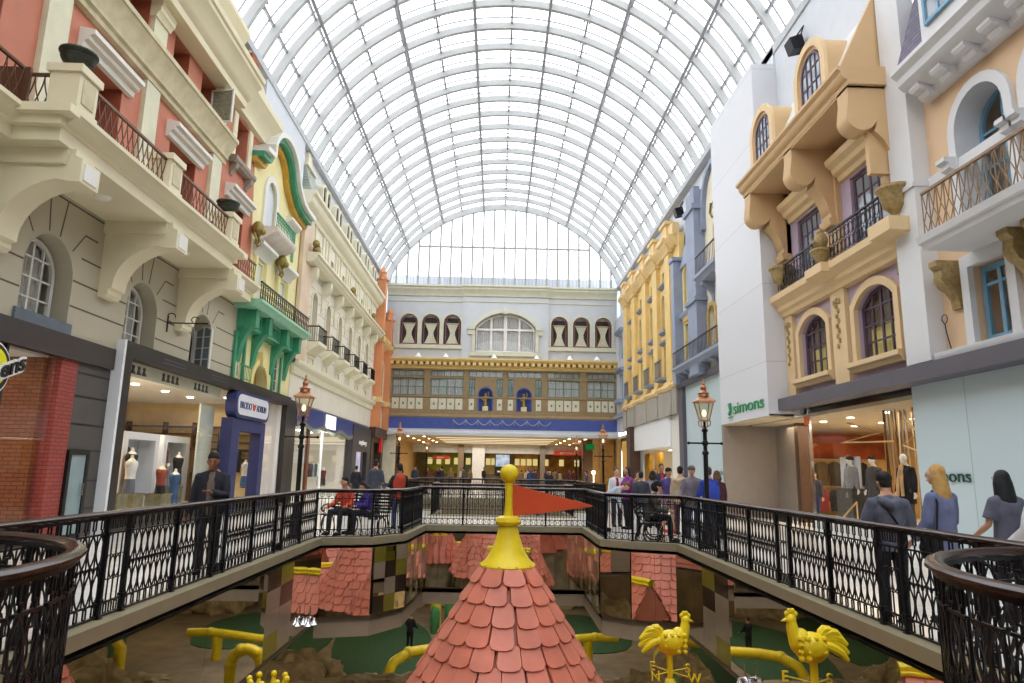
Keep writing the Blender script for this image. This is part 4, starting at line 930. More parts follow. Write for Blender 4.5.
for i in range(len(H1)):
    p, q = Vector(H1[i]), Vector(H1[(i+1) % len(H1)])
    if p.y < -5 and q.y < -5: continue
    L = (q-p).length
    if abs(p.x-q.x) < .01 and L > 6 and max(p.y, q.y) > 10:      # long sides: plain silver sheets, a tiled stretch near the corner bay
        lo_, hi_ = (p, q) if p.y < q.y else (q, p); ys = [hi_.y, 13.6, 12.85, 12.1]; y = 12.1
        while y > lo_.y+.1: y = max(lo_.y, y-2.4); ys.append(y)
        for j in range(len(ys)-1):
            a_, c_ = Vector((p.x, ys[j]-.004)), Vector((p.x, ys[j+1])); a, c = (c_, a_) if p.y < q.y else (a_, c_)
            if j in (1, 2):
                zz = [-.17,-.5,-.86,-1.23,-1.6]
                for s_ in range(4): mpanel(a, c, zz[s_+1]+.003, zz[s_], (mird, mirb, mirk, mird)[(j+s_) % 4])
            else: mpanel(a, c, -1.6, -.17, mir)
    elif L > .9:
        k = max(2, round(L/.42))
        for j in range(k):
            a, c = p.lerp(q, j/k)+(q-p).normalized()*.003, p.lerp(q, (j+1)/k)
            mid = .22*L < (p-(a+c)/2).length < .8*L
            if L > 4 or abs((p.x+q.x)/2) > 3: mpanel(a, c, -1.6, -.17, mir, .004*rnd.uniform(-1, 1))
            else:
                zz = [-.17,-.5,-.86,-1.23,-1.6]
                for s in range(4): mpanel(a, c, zz[s+1]+.003, zz[s], (mird, mirk, mirb, mir)[(j*3+s*2+(s//2)) % 4], .006*rnd.uniform(-1, 1))
    elif L > .3: mpanel(p, q, -1.6, -.17, mir)

for u, z, l in ((19.4, 15.1, 'black floodlight under the vault springing above the lavender house'), (33.5, 15.0, 'black floodlight under the vault springing beside the mustard house')):
    t = thing('floodlight', l, 'floodlight', TR(u, .2, z))
    MB(TR).prism([(-.0,z-.25),(.38,z-.35),(.5,z+.05),(.1,z+.2)], 0, u-.22, u+.22).build('housing', steelb if False else iron, t)
    MB(TR).tube([(u-.25,.2,z),(u-.25,.05,z+.45),(u+.25,.05,z+.45),(u+.25,.2,z)], .025, 5).build('bracket', iron, t)
# ================================================================== railings
railwood = mat('dark varnished handrail', '2a110d', .25, var=.15, sc=5, spec=.6)
def panelA(L, name='panel'):
    """wide lattice panel: chain of boxes above and below, two rows of crossing lens bars"""
    b = MB(); r = .0085; z0, z1, zm, z2, z3 = .07, .20, .54, .88, 1.07
    for z in (z0, z1, z2): b.box(0, L, -.012, .012, z-.009, z+.009)
    n = max(2, round(L/.146)); w = L/n
    for i in range(n):
        c = w*(i+.5)
        for a, e in ((z0, z1), (z2, z3)):
            m = (a+e)/2; hh = .045
            b.box(c-.005, c+.005, -.007, .007, a, m-hh); b.box(c-.005, c+.005, -.007, .007, m+hh, e)
            b.box(c-.028, c-.018, -.007, .007, m-hh, m+hh); b.box(c+.018, c+.028, -.007, .007, m-hh, m+hh)
            b.box(c-.028, c+.028, -.007, .007, m-hh-.005, m-hh+.005); b.box(c-.028, c+.028, -.007, .007, m+hh-.005, m+hh+.005)
        for s in (-1, 1):
            for a, e in ((z1, zm-.03), (zm+.03, z2)):
                pts = [(c + s*w*.46*sin(pi*t/6), 0, a+(e-a)*t/6) for t in range(7)]
                b.tube(pts, r, 4, caps=False)
            b.tube([(c+s*w*.5*cos(t*pi/4+.0)*.55, 0, zm+.03*sin(t*pi/4)*1.2) for t in range(0, 3)], r*.8, 4, caps=False)
        b.box(c-.01, c+.01, -.008, .008, zm-.035, zm+.035)
        b.box(w*i-.004, w*i+.004, -.006, .006, z1, z2)
        b.tube([(w*i+.022*cos(q*pi/3), 0, zm+.03*sin(q*pi/3)) for q in range(6)], .006, 4, closed=True)
    return b.build(name, iron)
def panelB(L, name='narrow_panel'):
    b = MB(); z0, z1, zm, z2, z3 = .07, .20, .54, .88, 1.07
    for z in (z0, z1, z2): b.box(0, L, -.012, .012, z-.009, z+.009)
    n = 4; w = L/n
    for i in range(1, n):
        c = w*i; b.box(c-.006, c+.006, -.006, .006, z1, z2-.0)
        for a, e in ((z0, z1), (z2, z3)):
            m = (a+e)/2; hh = .045
            b.box(c-.03, c-.02, -.007, .007, m-hh, m+hh); b.box(c+.02, c+.03, -.007, .007, m-hh, m+hh)
            b.box(c-.03, c+.03, -.007, .007, m-hh-.005, m-hh+.005); b.box(c-.03, c+.03, -.007, .007, m+hh-.005, m+hh+.005)
    for i in range(0, n-1):
        for zc, s in ((zm+.02, 1), (zm-.02, -1)):
            b.tube([(w*(i+1)+w*cos(q*pi/6), 0, zc+s*.11*sin(q*pi/6)) for q in range(7)], .007, 4, caps=False)
    return b.build(name, iron)
def panelC(L, name='panel'):
    """plain bars with a row of rings at foot and head"""
    b = MB(); z0, z1, z2, z3 = .07, .22, .9, 1.07
    for z in (z0, z1, z2): b.box(0, L, -.012, .012, z-.009, z+.009)
    n = max(3, round(L/.15)); w = L/n
    for i in range(n):
        c = w*(i+.5); b.box(c-.007, c+.007, -.007, .007, z0, z3)
        for zc in ((z0+z1)/2, (z2+z3)/2): b.tube([(c+w*.34*cos(q*pi/4), 0, zc+.055*sin(q*pi/4)) for q in range(8)], .008, 4, closed=True)
        b.tube([(c-w*.5, 0, z1+.3), (c-w*.2, 0, z1+.42), (c, 0, z1+.5), (c+w*.2, 0, z1+.42), (c+w*.5, 0, z1+.3)], .006, 4, caps=False)
        b.box(w*i-.005, w*i+.005, -.005, .005, z1, z2)
    return b.build(name, iron)
protos = {}
def getp(kind, L):
    k = (kind, round(L, 2))
    if k not in protos: protos[k] = {'A': panelA, 'B': panelB, 'C': panelC}[kind](L)
    return protos[k]
used = set()
def railing(name, label, pts, segs, base=0.05, top=1.1):
    """pts: polyline; segs: function(i, L) -> list of (kind, length) that fills each straight run"""
    p0 = pts[0]
    t = thing(name, label, 'railing', (p0[0], p0[1], 0), group=None)
    hb = MB(); fine = [(x, y, top-.02) for x, y in pts]
    hb.tube(fine, .055, 10, flat=.62); hb.build('handrail', railwood, t)
    b = MB(); b.tube([(x, y, top-.06) for x, y in pts], .022, 4); b.build('rail_core', iron, t)
    for i in range(len(pts)-1):
        a, c = Vector(pts[i]), Vector(pts[i+1]); L = (c-a).length; dr = (c-a)/L; an = atan2(dr.y, dr.x); s = 0
        for j, (kd, l) in enumerate(segs(i, L)):
            pr = getp(kd, l - .045)
            q = a + dr*(s+.0225)
            o = pr if pr.name not in used else pr.copy()
            if pr.name in used: COL.objects.link(o)
            used.add(pr.name); o.parent = t; o.location = (q.x-p0[0], q.y-p0[1], 0); o.rotation_euler = (0, 0, an)
            if j > 0 or i == 0: post(t, a+dr*s, p0, an)
            s += l
        if i == len(pts)-2: post(t, c, p0, an)
        elif len(pts) < 14: post(t, c, p0, an)
    return t
postm = []
def post(t, p, p0, an):
    if not postm:
        b = MB(); b.box(-.024, .024, -.024, .024, 0, 1.06).box(-.036, .036, -.036, .036, .0, .06).box(-.032, .032, -.032, .032, .2, .24).box(-.032, .032, -.032, .032, .86, .9)
        o = b.build('post', iron); postm.append(o)
    else: o = postm[0].copy(); COL.objects.link(o)
    o.parent = t; o.location = (p.x-p0[0], p.y-p0[1], 0); o.rotation_euler = (0, 0, an)
def long_side(i, L):
    # from the bay corner towards the camera: 1.25 wide, 1.2 wide, .45 narrow, repeated
    out = []; s = 0; pat = [('A', 1.25), ('A', 1.2), ('B', .43), ('A', 1.19)]; rest = [('A', 1.15), ('B', .43), ('A', 1.17)]
    seq = pat + rest*6
    for k, l in seq:
        if s + l > L - .05: break
        out.append((k, l)); s += l
    r = L - s
    if r > .08: out.append(('B' if r < .6 else 'A', r))
    return out
def fill(kind, w=1.2):
    def f(i, L):
        n = max(1, round(L/w)); return [(kind, L/n)]*n
    return f
e = .11
railing('railing', 'black iron railing with dark handrail along the left walkway edge', [(-3.87-e, 15.75), (-3.87-e, 5.1)], long_side)
railing('railing', 'black iron railing with dark handrail along the right walkway edge', [(4.07+e, 15.6), (4.07+e, 5.1)], long_side)
railing('railing', 'ring patterned railing around the left projecting corner beside the bench', [(-3.98, 15.75), (-2.8, 16.14), (-2.24, 17.0), (-2.08, 19.9)], fill('C', 1.25))
railing('railing', 'ring patterned railing around the right projecting corner beside the bench', [(4.18, 15.6), (3.15, 16.08), (2.6, 16.5), (2.6, 19.9)], fill('C', 1.3))
railing('railing', 'ring patterned railing across the far end of the nearest floor opening', [(-2.08, 19.9), (2.6, 19.9)], fill('C', 1.17))
Lc = circ(-3.87, 3.4, 1.72+0, pi/2, -pi/2, 16)
railing('railing', 'curved black railing with glossy handrail at the lower left, nearest the camera', [(x-.1*(x+3.87)/1.72, y) for x, y in circ(-3.87, 3.4, 1.72, pi/2, -pi/2, 18)], lambda i, L: [('A', L)])
railing('railing', 'curved black railing with glossy handrail at the lower right, nearest the camera', [(x+.1*(4.07-x)/1.72, y) for x, y in circ(4.07, 3.4, 1.72, -pi/2, -3*pi/2, 18)], lambda i, L: [('A', L)])
railing('railing', 'near side railing of the second floor opening', [(-2.2, 24.4), (2.7, 24.4)], fill('C', 1.25))
railing('railing', 'left side railing of the second floor opening', [(-2.2, 24.4), (-2.2, 27.0), (-4.2, 28.0), (-4.2, 38.1)], fill('C', 1.25))
railing('railing', 'right side railing of the second floor opening', [(2.7, 24.4), (2.7, 27.0), (4.4, 28.0), (4.4, 38.1)], fill('C', 1.25))
railing('railing', 'far side railing of the second floor opening', [(-4.2, 38.1), (4.4, 38.1)], fill('C', 1.25))

# ================================================================== street lamps
copper = mat('brushed copper lantern', 'b07a58', .35, m=.7, var=.15, sc=12)
lgl = glassmat('lantern glass', 'f3f1e0', .05, .1)
def lamp_post(loc, label):
    t = thing('street_lamp', label, 'lamp post', (0,0,0), group='lantern posts along the walkways')
    b = MB(); b.lathe([(.16,0),(.16,.1),(.13,.14),(.12,.5),(.09,.56),(.07,.62),(.075,.7),(.055,.75),(.052,2.0),(.075,2.02),(.075,2.06),(.045,2.1),(.045,2.5),(.07,2.52),(.07,2.56),(.03,2.6),(.03,2.74)], (0,0,0), 14)
    p = b.build('post', iron, t)
    b = MB(); b.tube([(-.36,0,2.26),(.36,0,2.26)], .02, 8); b.ball((-.37,0,2.26), .035, 8, 6); b.ball((.37,0,2.26), .035, 8, 6); b.ball((0,0,2.26), .075, 10, 8); b.build('ladder_bar', iron, p)
    b = MB()
    for s in range(4):
        a = s*pi/2+pi/4; b.tube([(.03*cos(a),.03*sin(a),2.6),(.14*cos(a),.14*sin(a),2.66),(.15*cos(a),.15*sin(a),2.74),(.11*cos(a),.11*sin(a),2.78)], .012, 5)
    for s in range(4):
        a = s*pi/2+pi/4; b.bar((.12*cos(a),.12*sin(a),2.76), (.245*cos(a),.245*sin(a),3.18), .014)
        c = (s+1)*pi/2+pi/4
        b.bar((.12*cos(a),.12*sin(a),2.76), (.12*cos(c),.12*sin(c),2.76), .016); b.bar((.25*cos(a),.25*sin(a),3.18), (.25*cos(c),.25*sin(c),3.18), .02)
    fr = b.build('lantern_frame', copper, t)
    b = MB(); n = b.add([(.115*cos(a), .115*sin(a), 2.77) for a in [s*pi/2+pi/4 for s in range(4)]] + [(.24*cos(a), .24*sin(a), 3.17) for a in [s*pi/2+pi/4 for s in range(4)]])
    for s in range(4): q = (s+1) % 4; b.face([n+s, n+q, n+4+q, n+4+s])
    b.build('lantern_glass', lgl, t)
    b = MB(); b.lathe([(.30,3.17),(.29,3.2),(.16,3.28),(.11,3.31)], (0,0,0), 4, a0=pi/4, a1=2*pi+pi/4); b.lathe([(.12,3.3),(.11,3.36),(.14,3.38),(.07,3.42),(.05,3.46)], (0,0,0), 12); b.ball((0,0,3.5), .07, 10, 8); b.lathe([(.03,3.55),(.04,3.6),(.015,3.64),(.02,3.68),(.0,3.72)], (0,0,0), 8)
    b.build('lantern_roof', copper, t)
    b = MB(); b.ball((0,0,2.93), (.05,.05,.08), 8, 6); b.build('bulb', emit('lamp bulb', 'ffe9b8', 2.5), t)
    t.location = loc; return t
l0 = lamp_post((-4.5, 16.0, 0), 'copper lantern lamp post standing left of the bench beside the left walkway railing')
for (x, y, lb) in ((4.65, 15.3, 'copper lantern lamp post in front of the pale panelled wall on the right walkway'), (-4.5, 32, 'copper lantern lamp post behind the person in the red vest'), (4.7, 30.4, 'copper lantern lamp post in front of the brown pillar on the right'), (-4.6, 45.8, 'farthest copper lantern lamp post on the left, before the food court'), (4.75, 41, 'farthest copper lantern lamp post on the right, before the food court')):
    c = dup(l0, loc=(x, y, 0), label=lb, group='lantern posts along the walkways')
del l0['group']
for o in list(COL.objects):
    if o.name.startswith('street_lamp') and 'group' in o: del o['group']
# ================================================================== lower level and castle
lowf = mat('dark brown sandy floor', '7b6c56', .9, var=.25, sc=1.5, bump=.2)
MB().box(-17.2, 17.6, -12, 62, -6.7, -6.5).build('floor_lower', lowf, kind='structure')
mur = mat('rock painted wall', '76664c', .9, var=.5, sc=.8, bump=.6)
MB().box(-14, 14, 58, 58.4, -6.5, -1.75).box(-14.2, -13.8, -12, 58, -6.5, -1.75).box(13.8, 14.2, -12, 58, -6.5, -1.75).box(-14, 14, -12.4, -12, -6.5, -1.75).build('wall_lower', mur, kind='structure')
MB().box(-17.2, 17.6, -10.6, -10.2, -1.7, 16.5).build('wall_back', Lw, kind='structure')
turf = mat('dark green putting turf', '2c4a2a', .95, var=.2, sc=6)
def blob(pts_r, c, z, h=.04): return [(c[0]+r*cos(2*pi*i/len(pts_r)), c[1]+r*sin(2*pi*i/len(pts_r))) for i, r in enumerate(pts_r)]
def smoothloop(P, n=4):
    out = []; k = len(P)
    for i in range(k):
        a, b_, c, d = [Vector(P[(i+j-1) % k]) for j in range(4)]
        for s in range(n):
            t = s/n; out.append(tuple(.5*((2*b_)+(-a+c)*t+(2*a-5*b_+4*c-d)*t*t+(-a+3*b_-3*c+d)*t**3)))
    return out
for k, (P_, l) in enumerate((([(-6.5,30),(-5,27.5),(-3,28.5),(-2.6,32),(-3.4,37),(-5.5,40),(-7.5,36)], 'dark green putting turf at the left of the mini golf, beside the person'), ([(1.5,36),(3.5,33),(6.2,33.5),(7,38),(5,41),(2,40)], 'dark green putting turf behind the yellow pipe rail on the right'), ([(-12,33),(-9,30),(-7.6,34),(-9,42),(-12,40)], 'dark green putting turf near the left rock wall'), ([(9,27),(12,26),(13,31),(11,36),(8.6,32)], 'dark green putting turf near the right rock wall'), ([(-1.5,27),(.5,26),(1.2,30),(0,34),(-1.8,31)], 'dark green putting turf behind the pink tower'))):
    tag(MB().prism(smoothloop(P_), 2, -6.5, -6.46).build('putting_green', turf), l, 'turf')
rockm = mat('brown layered rock', '9c8a6a', .9, var=.45, sc=2.5, bump=.7)
from mathutils import noise
def rock(c, s, seed, name='rock', label='', flat=.7):
    bm = bmesh.new(); bmesh.ops.create_icosphere(bm, subdivisions=4, radius=1); 
    for v in bm.verts:
        p = v.co*1.3 + Vector((seed*3.1, seed*1.7, 0)); f = 1+.38*noise.noise(p)+.26*abs(noise.noise(p*2.7))+.16*abs(noise.noise(p*6.1))+.07*noise.noise(p*13); q = round(noise.noise(p*1.6)*5)/5*.3
        v.co = Vector((v.co.x*s[0], v.co.y*s[1], v.co.z*s[2]))*(f+q)
    b = MB(); n = b.add([(v.co.x+c[0], v.co.y+c[1], max(v.co.z+c[2], -6.52)) for v in bm.verts])
    for f in bm.faces: b.face([n+v.index for v in f.verts])
    bm.free(); return tag(b.build(name, rockm, smooth=25), label, 'rock')
RK = [(-3.2,23.6,1.7,1.2,.9,'left front rock heap under the left mirror corner'), (-4.9,23.2,1.4,1.0,.9,'left'), (-1.7,22.6,1.2,.9,.7,''), (-2.6,25.3,1.5,.9,.6,''), (-4.5,25.6,1.1,.9,.55,''), (3.4,23.2,1.3,1.0,.8,''), (5.2,23.4,1.5,1.1,1.0,''), (4.3,24.9,1.2,.8,.7,''), (6.6,25.4,1.2,1.1,1.1,''), (-6.6,25.2,1.5,1.2,1.1,''), (-8,42,2.6,1.6,1.9,''), (-4.2,44,2.6,1.4,1.5,''), (0,45,2.4,1.5,1.6,''), (4.5,44.5,2.6,1.4,1.9,''), (8.5,42,2.2,1.8,2.2,''), (-11.0,27,1.6,2.4,1.8,''), (10.9,22,1.6,2.4,2.0,''), (-11.0,20,1.7,2.4,1.6,''), (10.9,14,1.5,2.4,1.7,''), (-11.0,12,1.5,2.4,1.8,'')]
rl = ['lowest rock heap at the left, in front of the green turf','rounded brown rock left of the lowest rock heap','small brown rock beside the pink tower on the left','low flat rock behind the front rock heap on the left','flat rock bordering the left putting turf','twisted brown rock right of the pink tower','brown rock under the nearer yellow rooster','flat rock behind the nearer yellow rooster','brown boulder right of the nearer yellow rooster','boulder under the left mirror edge','tall rock outcrop at the back left of the mini golf','wide rock outcrop at the back, behind the standing person','rock outcrop at the back centre, behind the pink tower','rock outcrop behind the right putting turf','tall rock outcrop at the back right of the mini golf','boulder against the left rock wall, middle','boulder against the right rock wall, middle','boulder against the left rock wall, nearer','boulder against the right rock wall, nearer','boulder against the left rock wall, nearest']
for i, r in enumerate(RK): rock((r[0], r[1], -6.5+r[4]*.5), (r[2], r[3], r[4]), i+1, label=rl[i])
# yellow pipe rails
ypl = mat('glossy yellow pipe paint', 'd9bf1e', .35, var=.14, sc=4, bump=.08)
def pipe(pts, r, label, joints=True):
    b = MB(); b.tube(pts, r, 12)
    for i, p in enumerate(pts):
        if i % 3 == 0 and 0 < i < len(pts)-1: b.ball(p, r*1.18, 10, 7)
    o = b.build('yellow_pipe', ypl); return tag(o, label, 'pipe rail')
def bend(a, b_, z, r=.4, n=5):
    return a
pipe([(1.0,30.5,-5.5),(2.2,30.7,-5.55),(3.4,30.9,-5.45),(4.4,31.1,-5.4),(5.4,31.2,-5.45)], .17, 'yellow pipe rail right of the pink tower')
pipe([(4.1,31.1,-6.5),(4.1,31.1,-5.5)], .2, 'short yellow post under the right pipe rail')
pipe([(-3.9,27.2,-6.5),(-3.9,27.3,-6.0),(-3.7,27.6,-5.6),(-3.2,28,-5.35),(-2.5,28.3,-5.3),(-1.2,28.6,-5.3)], .2, 'curved yellow pipe rail left of the pink tower')
pipe([(.9,27,-6.5)]+[(.9+.55*(1-cos(q*pi/8)), 27, -5.6+.55*sin(q*pi/8)) for q in range(9)]+[(2.0,27,-6.5)], .2, 'yellow hoop pipe behind the pink tower')
pipe([(-3.0,38,-6.5),(-3.0,38,-4.2)], .28, 'thick yellow post at the back left')
pipe([(6.3,27.5,-6.5),(6.3,27.5,-5.2),(6.6,27.5,-4.8),(7.2,27.5,-4.7),(8.6,27.5,-4.75),(9.4,27.5,-5.0),(9.8,27.5,-5.6),(9.8,27.5,-6.5)], .2, 'bent yellow pipe rail at the right')
o = pipe([(.2,31.5,-6.5),(.2,31.5,-4.6)], .16, 'turned yellow bollard with a ball top')
cact = mat('cactus green ribbed skin', '3f7a45', .6, var=.2, sc=5)
def cactus(x, y, h, label, m=cact, arms=True):
    b = MB(); k = 10
    def col(cx, cy, z0, z1, r): b.lathe([(r*.8,z0),(r,z0+.2),(r,z1-.3),(r*.75,z1-.1),(r*.3,z1),(0,z1+.02)], (cx,cy,0), 14)
    col(x, y, -6.5, -6.5+h, .24)
    if arms:
        for s, z in ((-1, .45), (1, .6)):
            b.tube([(x,y,-6.5+h*z),(x+s*.5,y,-6.5+h*z),(x+s*.6,y,-6.5+h*(z+.05)),(x+s*.6,y,-6.5+h*(z+.3))], [.13,.14,.14,.09], 10)
    return tag(b.build('cactus', m), label, 'cactus')
cactus(-2.2, 36.5, 2.0, 'tall green cactus statue left of the pink tower at the back', arms=False); cactus(-2.9, 36.3, 1.3, 'short green cactus statue beside the tall one', arms=False)
cactus(5.4, 21.8, 2.2, 'ribbed green cactus statue under the right mirror corner', arms=False)
cactus(9.6, 17.5, 4.0, 'dark blue green branching cactus statue under the right walkway', mat('dark teal cactus', '25463f', .6, var=.2)); cactus(-7.8, 20.2, 3.4, 'dark branching cactus statue under the left walkway', MATS['dark teal cactus'])
# lights of the lower level (ceiling lamps added to brighten it)
warm = (1, .86, .62)
for x, y in ((-9,20),(0,27),(9,20),(-8,34),(8,34),(0,42),(-9,6),(9,6),(0,52)):
    MB().lathe([(.22,-1.76),(.22,-1.8),(.001,-1.8)], (x, y, 0), 12).build('trim_8', emit('added lower level lamp', 'ffe2b0', 6), kind='structure')  # glowing discs added with the point lamps to light this level
    point('lower_fill_light', (x, y, -2.1), 260, warm, .25)
# chrome cluster spot lamps under the slab edge
chrome = mat('polished chrome', 'e6e6ea', .15, m=1, var=0)
def cluster(loc, label):
    b = MB(); x, y, z = loc
    b.tube([(x,y,z+.25),(x,y,z)], .012, 6); b.ball((x,y,z+.02), .035, 8, 6)
    for a in range(3):
        q = a*2*pi/3+.5; cx, cy = x+.09*cos(q), y+.09*sin(q)
        b.tube([(x,y,z+.05),(cx,cy,z+.02)], .012, 5)
        b.lathe([(.02,.02),(.035,-.02),(.05,-.06),(.085,-.1),(.08,-.1),(.04,-.05)], (cx,cy,z), 12)
    return tag(b.build('cluster_spotlight', chrome), label, 'spotlight')
cluster((-3.68, 14.6, -1.42), 'chrome cluster spotlight hanging at the left mirror edge'); cluster((3.9, 11.2, -1.52), 'chrome cluster spotlight hanging at the right mirror edge')
# ------------------------------------------------------------------ fairy tale castle
pinkt = mat('salmon pink glazed roof tile', 'cc7760', .42, var=.16, sc=2.5, bump=.12)
yelt = mat('bright yellow moulded trim', 'e3c81c', .4, var=.12, sc=5, bump=.1)
cst = mat('castle rubble wall', '8a7c63', .9, var=.35, sc=3, bump=.5)
def tile(b, P0, du, dv, dn, w, h, t=.03, taper=1.):
    """one clay tile: P0 centre of its top edge, hangs along dv"""
    prof = [(-.5*taper, 0), (.5*taper, 0), (.5, .78), (.42, .93), (.2, 1.0), (-.2, 1.0), (-.42, .93), (-.5, .78)]
    n = b.add([P0 + du*(a*w) + dv*(c*h) + dn*(.004 + t*.9*c) for a, c in prof] + [P0 + du*(a*w) + dv*(c*h) + dn*(.004 + t + t*.9*c) for a, c in prof])
    k = 8; b.face([n+i for i in range(k)]); b.face([n+k+i for i in range(k)][::-1])
    for i in range(k): j = (i+1) % k; b.face([n+i, n+j, n+k+j, n+k+i])
def cone_roof(name, label, c, zt, rt_, zb, rb_, rows, tw, cat='tower', pole=None, body=True, cap=True):
    T = thing(name, label, cat, (c[0], c[1], -6.5))
    b = MB(); b.lathe([(rt_*.96, zt), (rb_*.97, zb), (rb_*.9, zb-.05)], (c[0], c[1], 0), 40); core = b.build('roof_core', pinkt, T)
    b = MB(); H = (zt-zb)/rows; sl = hypot(zt-zb, rb_-rt_)
    for r in range(rows):
        z1 = zt - H*r; z0 = z1 - H*1.22; f0 = (zt-z1)/(zt-zb); f1 = (zt-z0)/(zt-zb); R0 = rt_+(rb_-rt_)*f0; R1 = rt_+(rb_-rt_)*f1
        n = max(9, round(2*pi*R1/tw)); w0 = 2*pi*R0/n; w1 = 2*pi*R1/n
        for k in range(n):
            a = 2*pi*(k+.5*(r % 2)+.12*random.random())/n
            e = Vector((cos(a), sin(a), 0)); du = Vector((-sin(a), cos(a), 0)); P0 = Vector((c[0], c[1], z1)) + e*R0; Pb = Vector((c[0], c[1], z0)) + e*R1
            dv = (Pb-P0); h = dv.length*(1+.05*random.uniform(-1, 1)); dv.normalize(); dn = du.cross(dv); 
            if dn.dot(e) < 0: dn = -dn
            tile(b, P0, du, dv, dn, w1*.95, h, .032, taper=w0/w1)
    b.build('roof_tiles', pinkt, T, smooth=30)
    if body: MB().lathe([(rb_*.78, zb+.05), (rb_*.8, zb-1.2), (rb_*.78, -6.5)], (c[0], c[1], 0), 24).build('tower_wall', cst, T)
    return T
tw = cone_roof('castle_tower', 'pink tiled conical tower roof with yellow finial and red flag in the centre', (.17, 9.0), .44, .27, -2.6, 2.15, 15, .29)
b = MB(); cx, cy = .17, 9.0
b.lathe([(.34,.37),(.35,.42),(.33,.45),(.27,.5),(.2,.62),(.145,.78),(.12,.90),(.15,.91),(.165,.95),(.15,1.0),(.10,1.02)], (cx, cy, 0), 28)
for k in range(10):
    a = 2*pi*k/10; b.ball((cx+.335*cos(a), cy+.335*sin(a), .43), .018, 6, 4)
for k in range(6): b.ball((cx+.16*cos(k*pi/3+.4), cy+.16*sin(k*pi/3+.4), .955), .018, 6, 4)
b.build('finial_skirt', yelt, tw)
b = MB(); b.tube([(cx,cy,.98),(cx+.003,cy,1.2),(cx,cy,1.44)], [.062,.05,.052], 14); b.build('flag_pole', yelt, tw)
b = MB(); b.ball((cx, cy, 1.55), .122, 16, 12); b.build('ball_finial', yelt, tw)
b = MB()
fl = [(.05,1.42),(.05,1.02),(.33,1.05),(.7,1.1),(1.05,1.15),(1.09,1.165),(1.05,1.18),(.7,1.26),(.33,1.35)]
b.prism([(cx+u, z) for u, z in fl], 1, cy-.006, cy+.006); b.build('flag', mat('orange red flag', 'cf4f26', .6, var=.1, sc=2, em='b8401c', es=0), tw)
def gable_roof(name, label, c, yaw, L, W, zr, ze, rows, tw_=.3, ridge=True, body=True, curl=.0):
    """tiled gable roof with a sagging yellow ridge; c centre, L along ridge, W half width"""
    T = thing(name, label, 'castle roof', (c[0], c[1], -6.5)); ca, sa = cos(yaw), sin(yaw)
    def w(l, s, z): return Vector((c[0]+l*ca-s*sa, c[1]+l*sa+s*ca, z))
    sag = lambda l: zr + curl*((2*l/L)**2)
    b = MB()
    n = b.add([w(-L/2,0,sag(-L/2)-.02), w(L/2,0,sag(L/2)-.02), w(-L/2,W,ze), w(L/2,W,ze), w(-L/2,-W,ze), w(L/2,-W,ze)]); 
    for f in ((0,1,3,2),(0,4,5,1),(2,3,5,4),(0,2,4),(1,5,3)): b.face([n+i for i in f])
    b.build('roof_core', pinkt, T)
    b = MB(); nl = max(2, round(L/tw_))
    for s in (1, -1):
        for r in range(rows):
            for k in range(nl + (r % 2)):
                l = -L/2 + L*(k+.5-.5*(r % 2))/nl; l = max(-L/2+.1, min(L/2-.1, l)); t0, t1 = r/rows, (r+1.22)/rows
                P0 = w(l, s*W*t0, sag(l)+(ze-sag(l))*t0); P1 = w(l, s*W*t1, sag(l)+(ze-sag(l))*t1); dv = P1-P0; h = dv.length; dv.normalize(); du = Vector((ca, sa, 0)); dn = du.cross(dv)
                if dn.z < 0: dn = -dn
                tile(b, P0, du, dv, dn, L/nl*.95, h, .03)
    b.build('roof_tiles', pinkt, T, smooth=30)
    if ridge:
        b = MB(); m = 10; P = [w(-L/2-.05+(L+.1)*i/m, 0, sag(-L/2+L*i/m)+.04+.01*sin(i*2.3)) for i in range(m+1)]
        b.tube(P, [.11+.015*sin(i*1.9) for i in range(m+1)], 8, flat=.8)
        for s in (1, -1): b.tube([p+Vector((-sa*s*.1, ca*s*.1, -.07)) for p in P], .04, 6)
        b.build('ridge_cap', yelt, T)
    if body:
        b = MB(); q = [w(-L/2+.15, W*.8, 0), w(L/2-.15, W*.8, 0), w(L/2-.15, -W*.8, 0), w(-L/2+.15, -W*.8, 0)]
        b.prism([(v.x, v.y) for v in q], 2, -6.5, ze+.02); b.build('house_wall', cst, T)
    return T
gable_roof('castle_roof', 'pink tiled gable roof with yellow ridge at the lower left of the castle', (-2.9, 5.4), .5, 1.5, .8, -1.9, -2.9, 4)
gable_roof('castle_roof', 'pink tiled gable roof below the nearer yellow rooster', (1.95, 6.3), 1.2, 1.9, .9, -.95, -2.1, 5, curl=.12)
gable_roof('castle_roof', 'pink tiled gable roof below the farther right yellow rooster', (3.05, 5.6), 1.9, 1.6, .8, -.92, -2.0, 4, curl=.1)
gable_roof('castle_roof', 'long pink tiled gable roof behind the camera side of the tower', (-1.35, 5.4), .15, 2.0, .9, -1.95, -3.1, 5)
gable_roof('castle_roof', 'pink tiled gable roof under the camera', (.6, 4.3), 0, 1.8, .9, -1.3, -2.4, 5)
cone_roof('castle_turret', 'small pink tiled turret left of the tower base', (-2.05, 6.6), -1.25, .08, -2.6, .75, 5, .26)
cone_roof('castle_turret', 'small pink tiled turret right of the tower base', (2.3, 4.9), -1.0, .08, -2.5, .65, 6, .26)
cr = cone_roof('castle_turret', 'tiny pink tiled turret with a yellow crown near the left mirror edge', (-2.42, 8.0), -1.3, .3, -2.4, .55, 4, .24)
b = MB(); b.lathe([(.18,-1.35),(.18,-1.1),(.21,-.86),(.18,-.84),(.14,-1.3)], (-2.42, 8.0, -.05), 20)
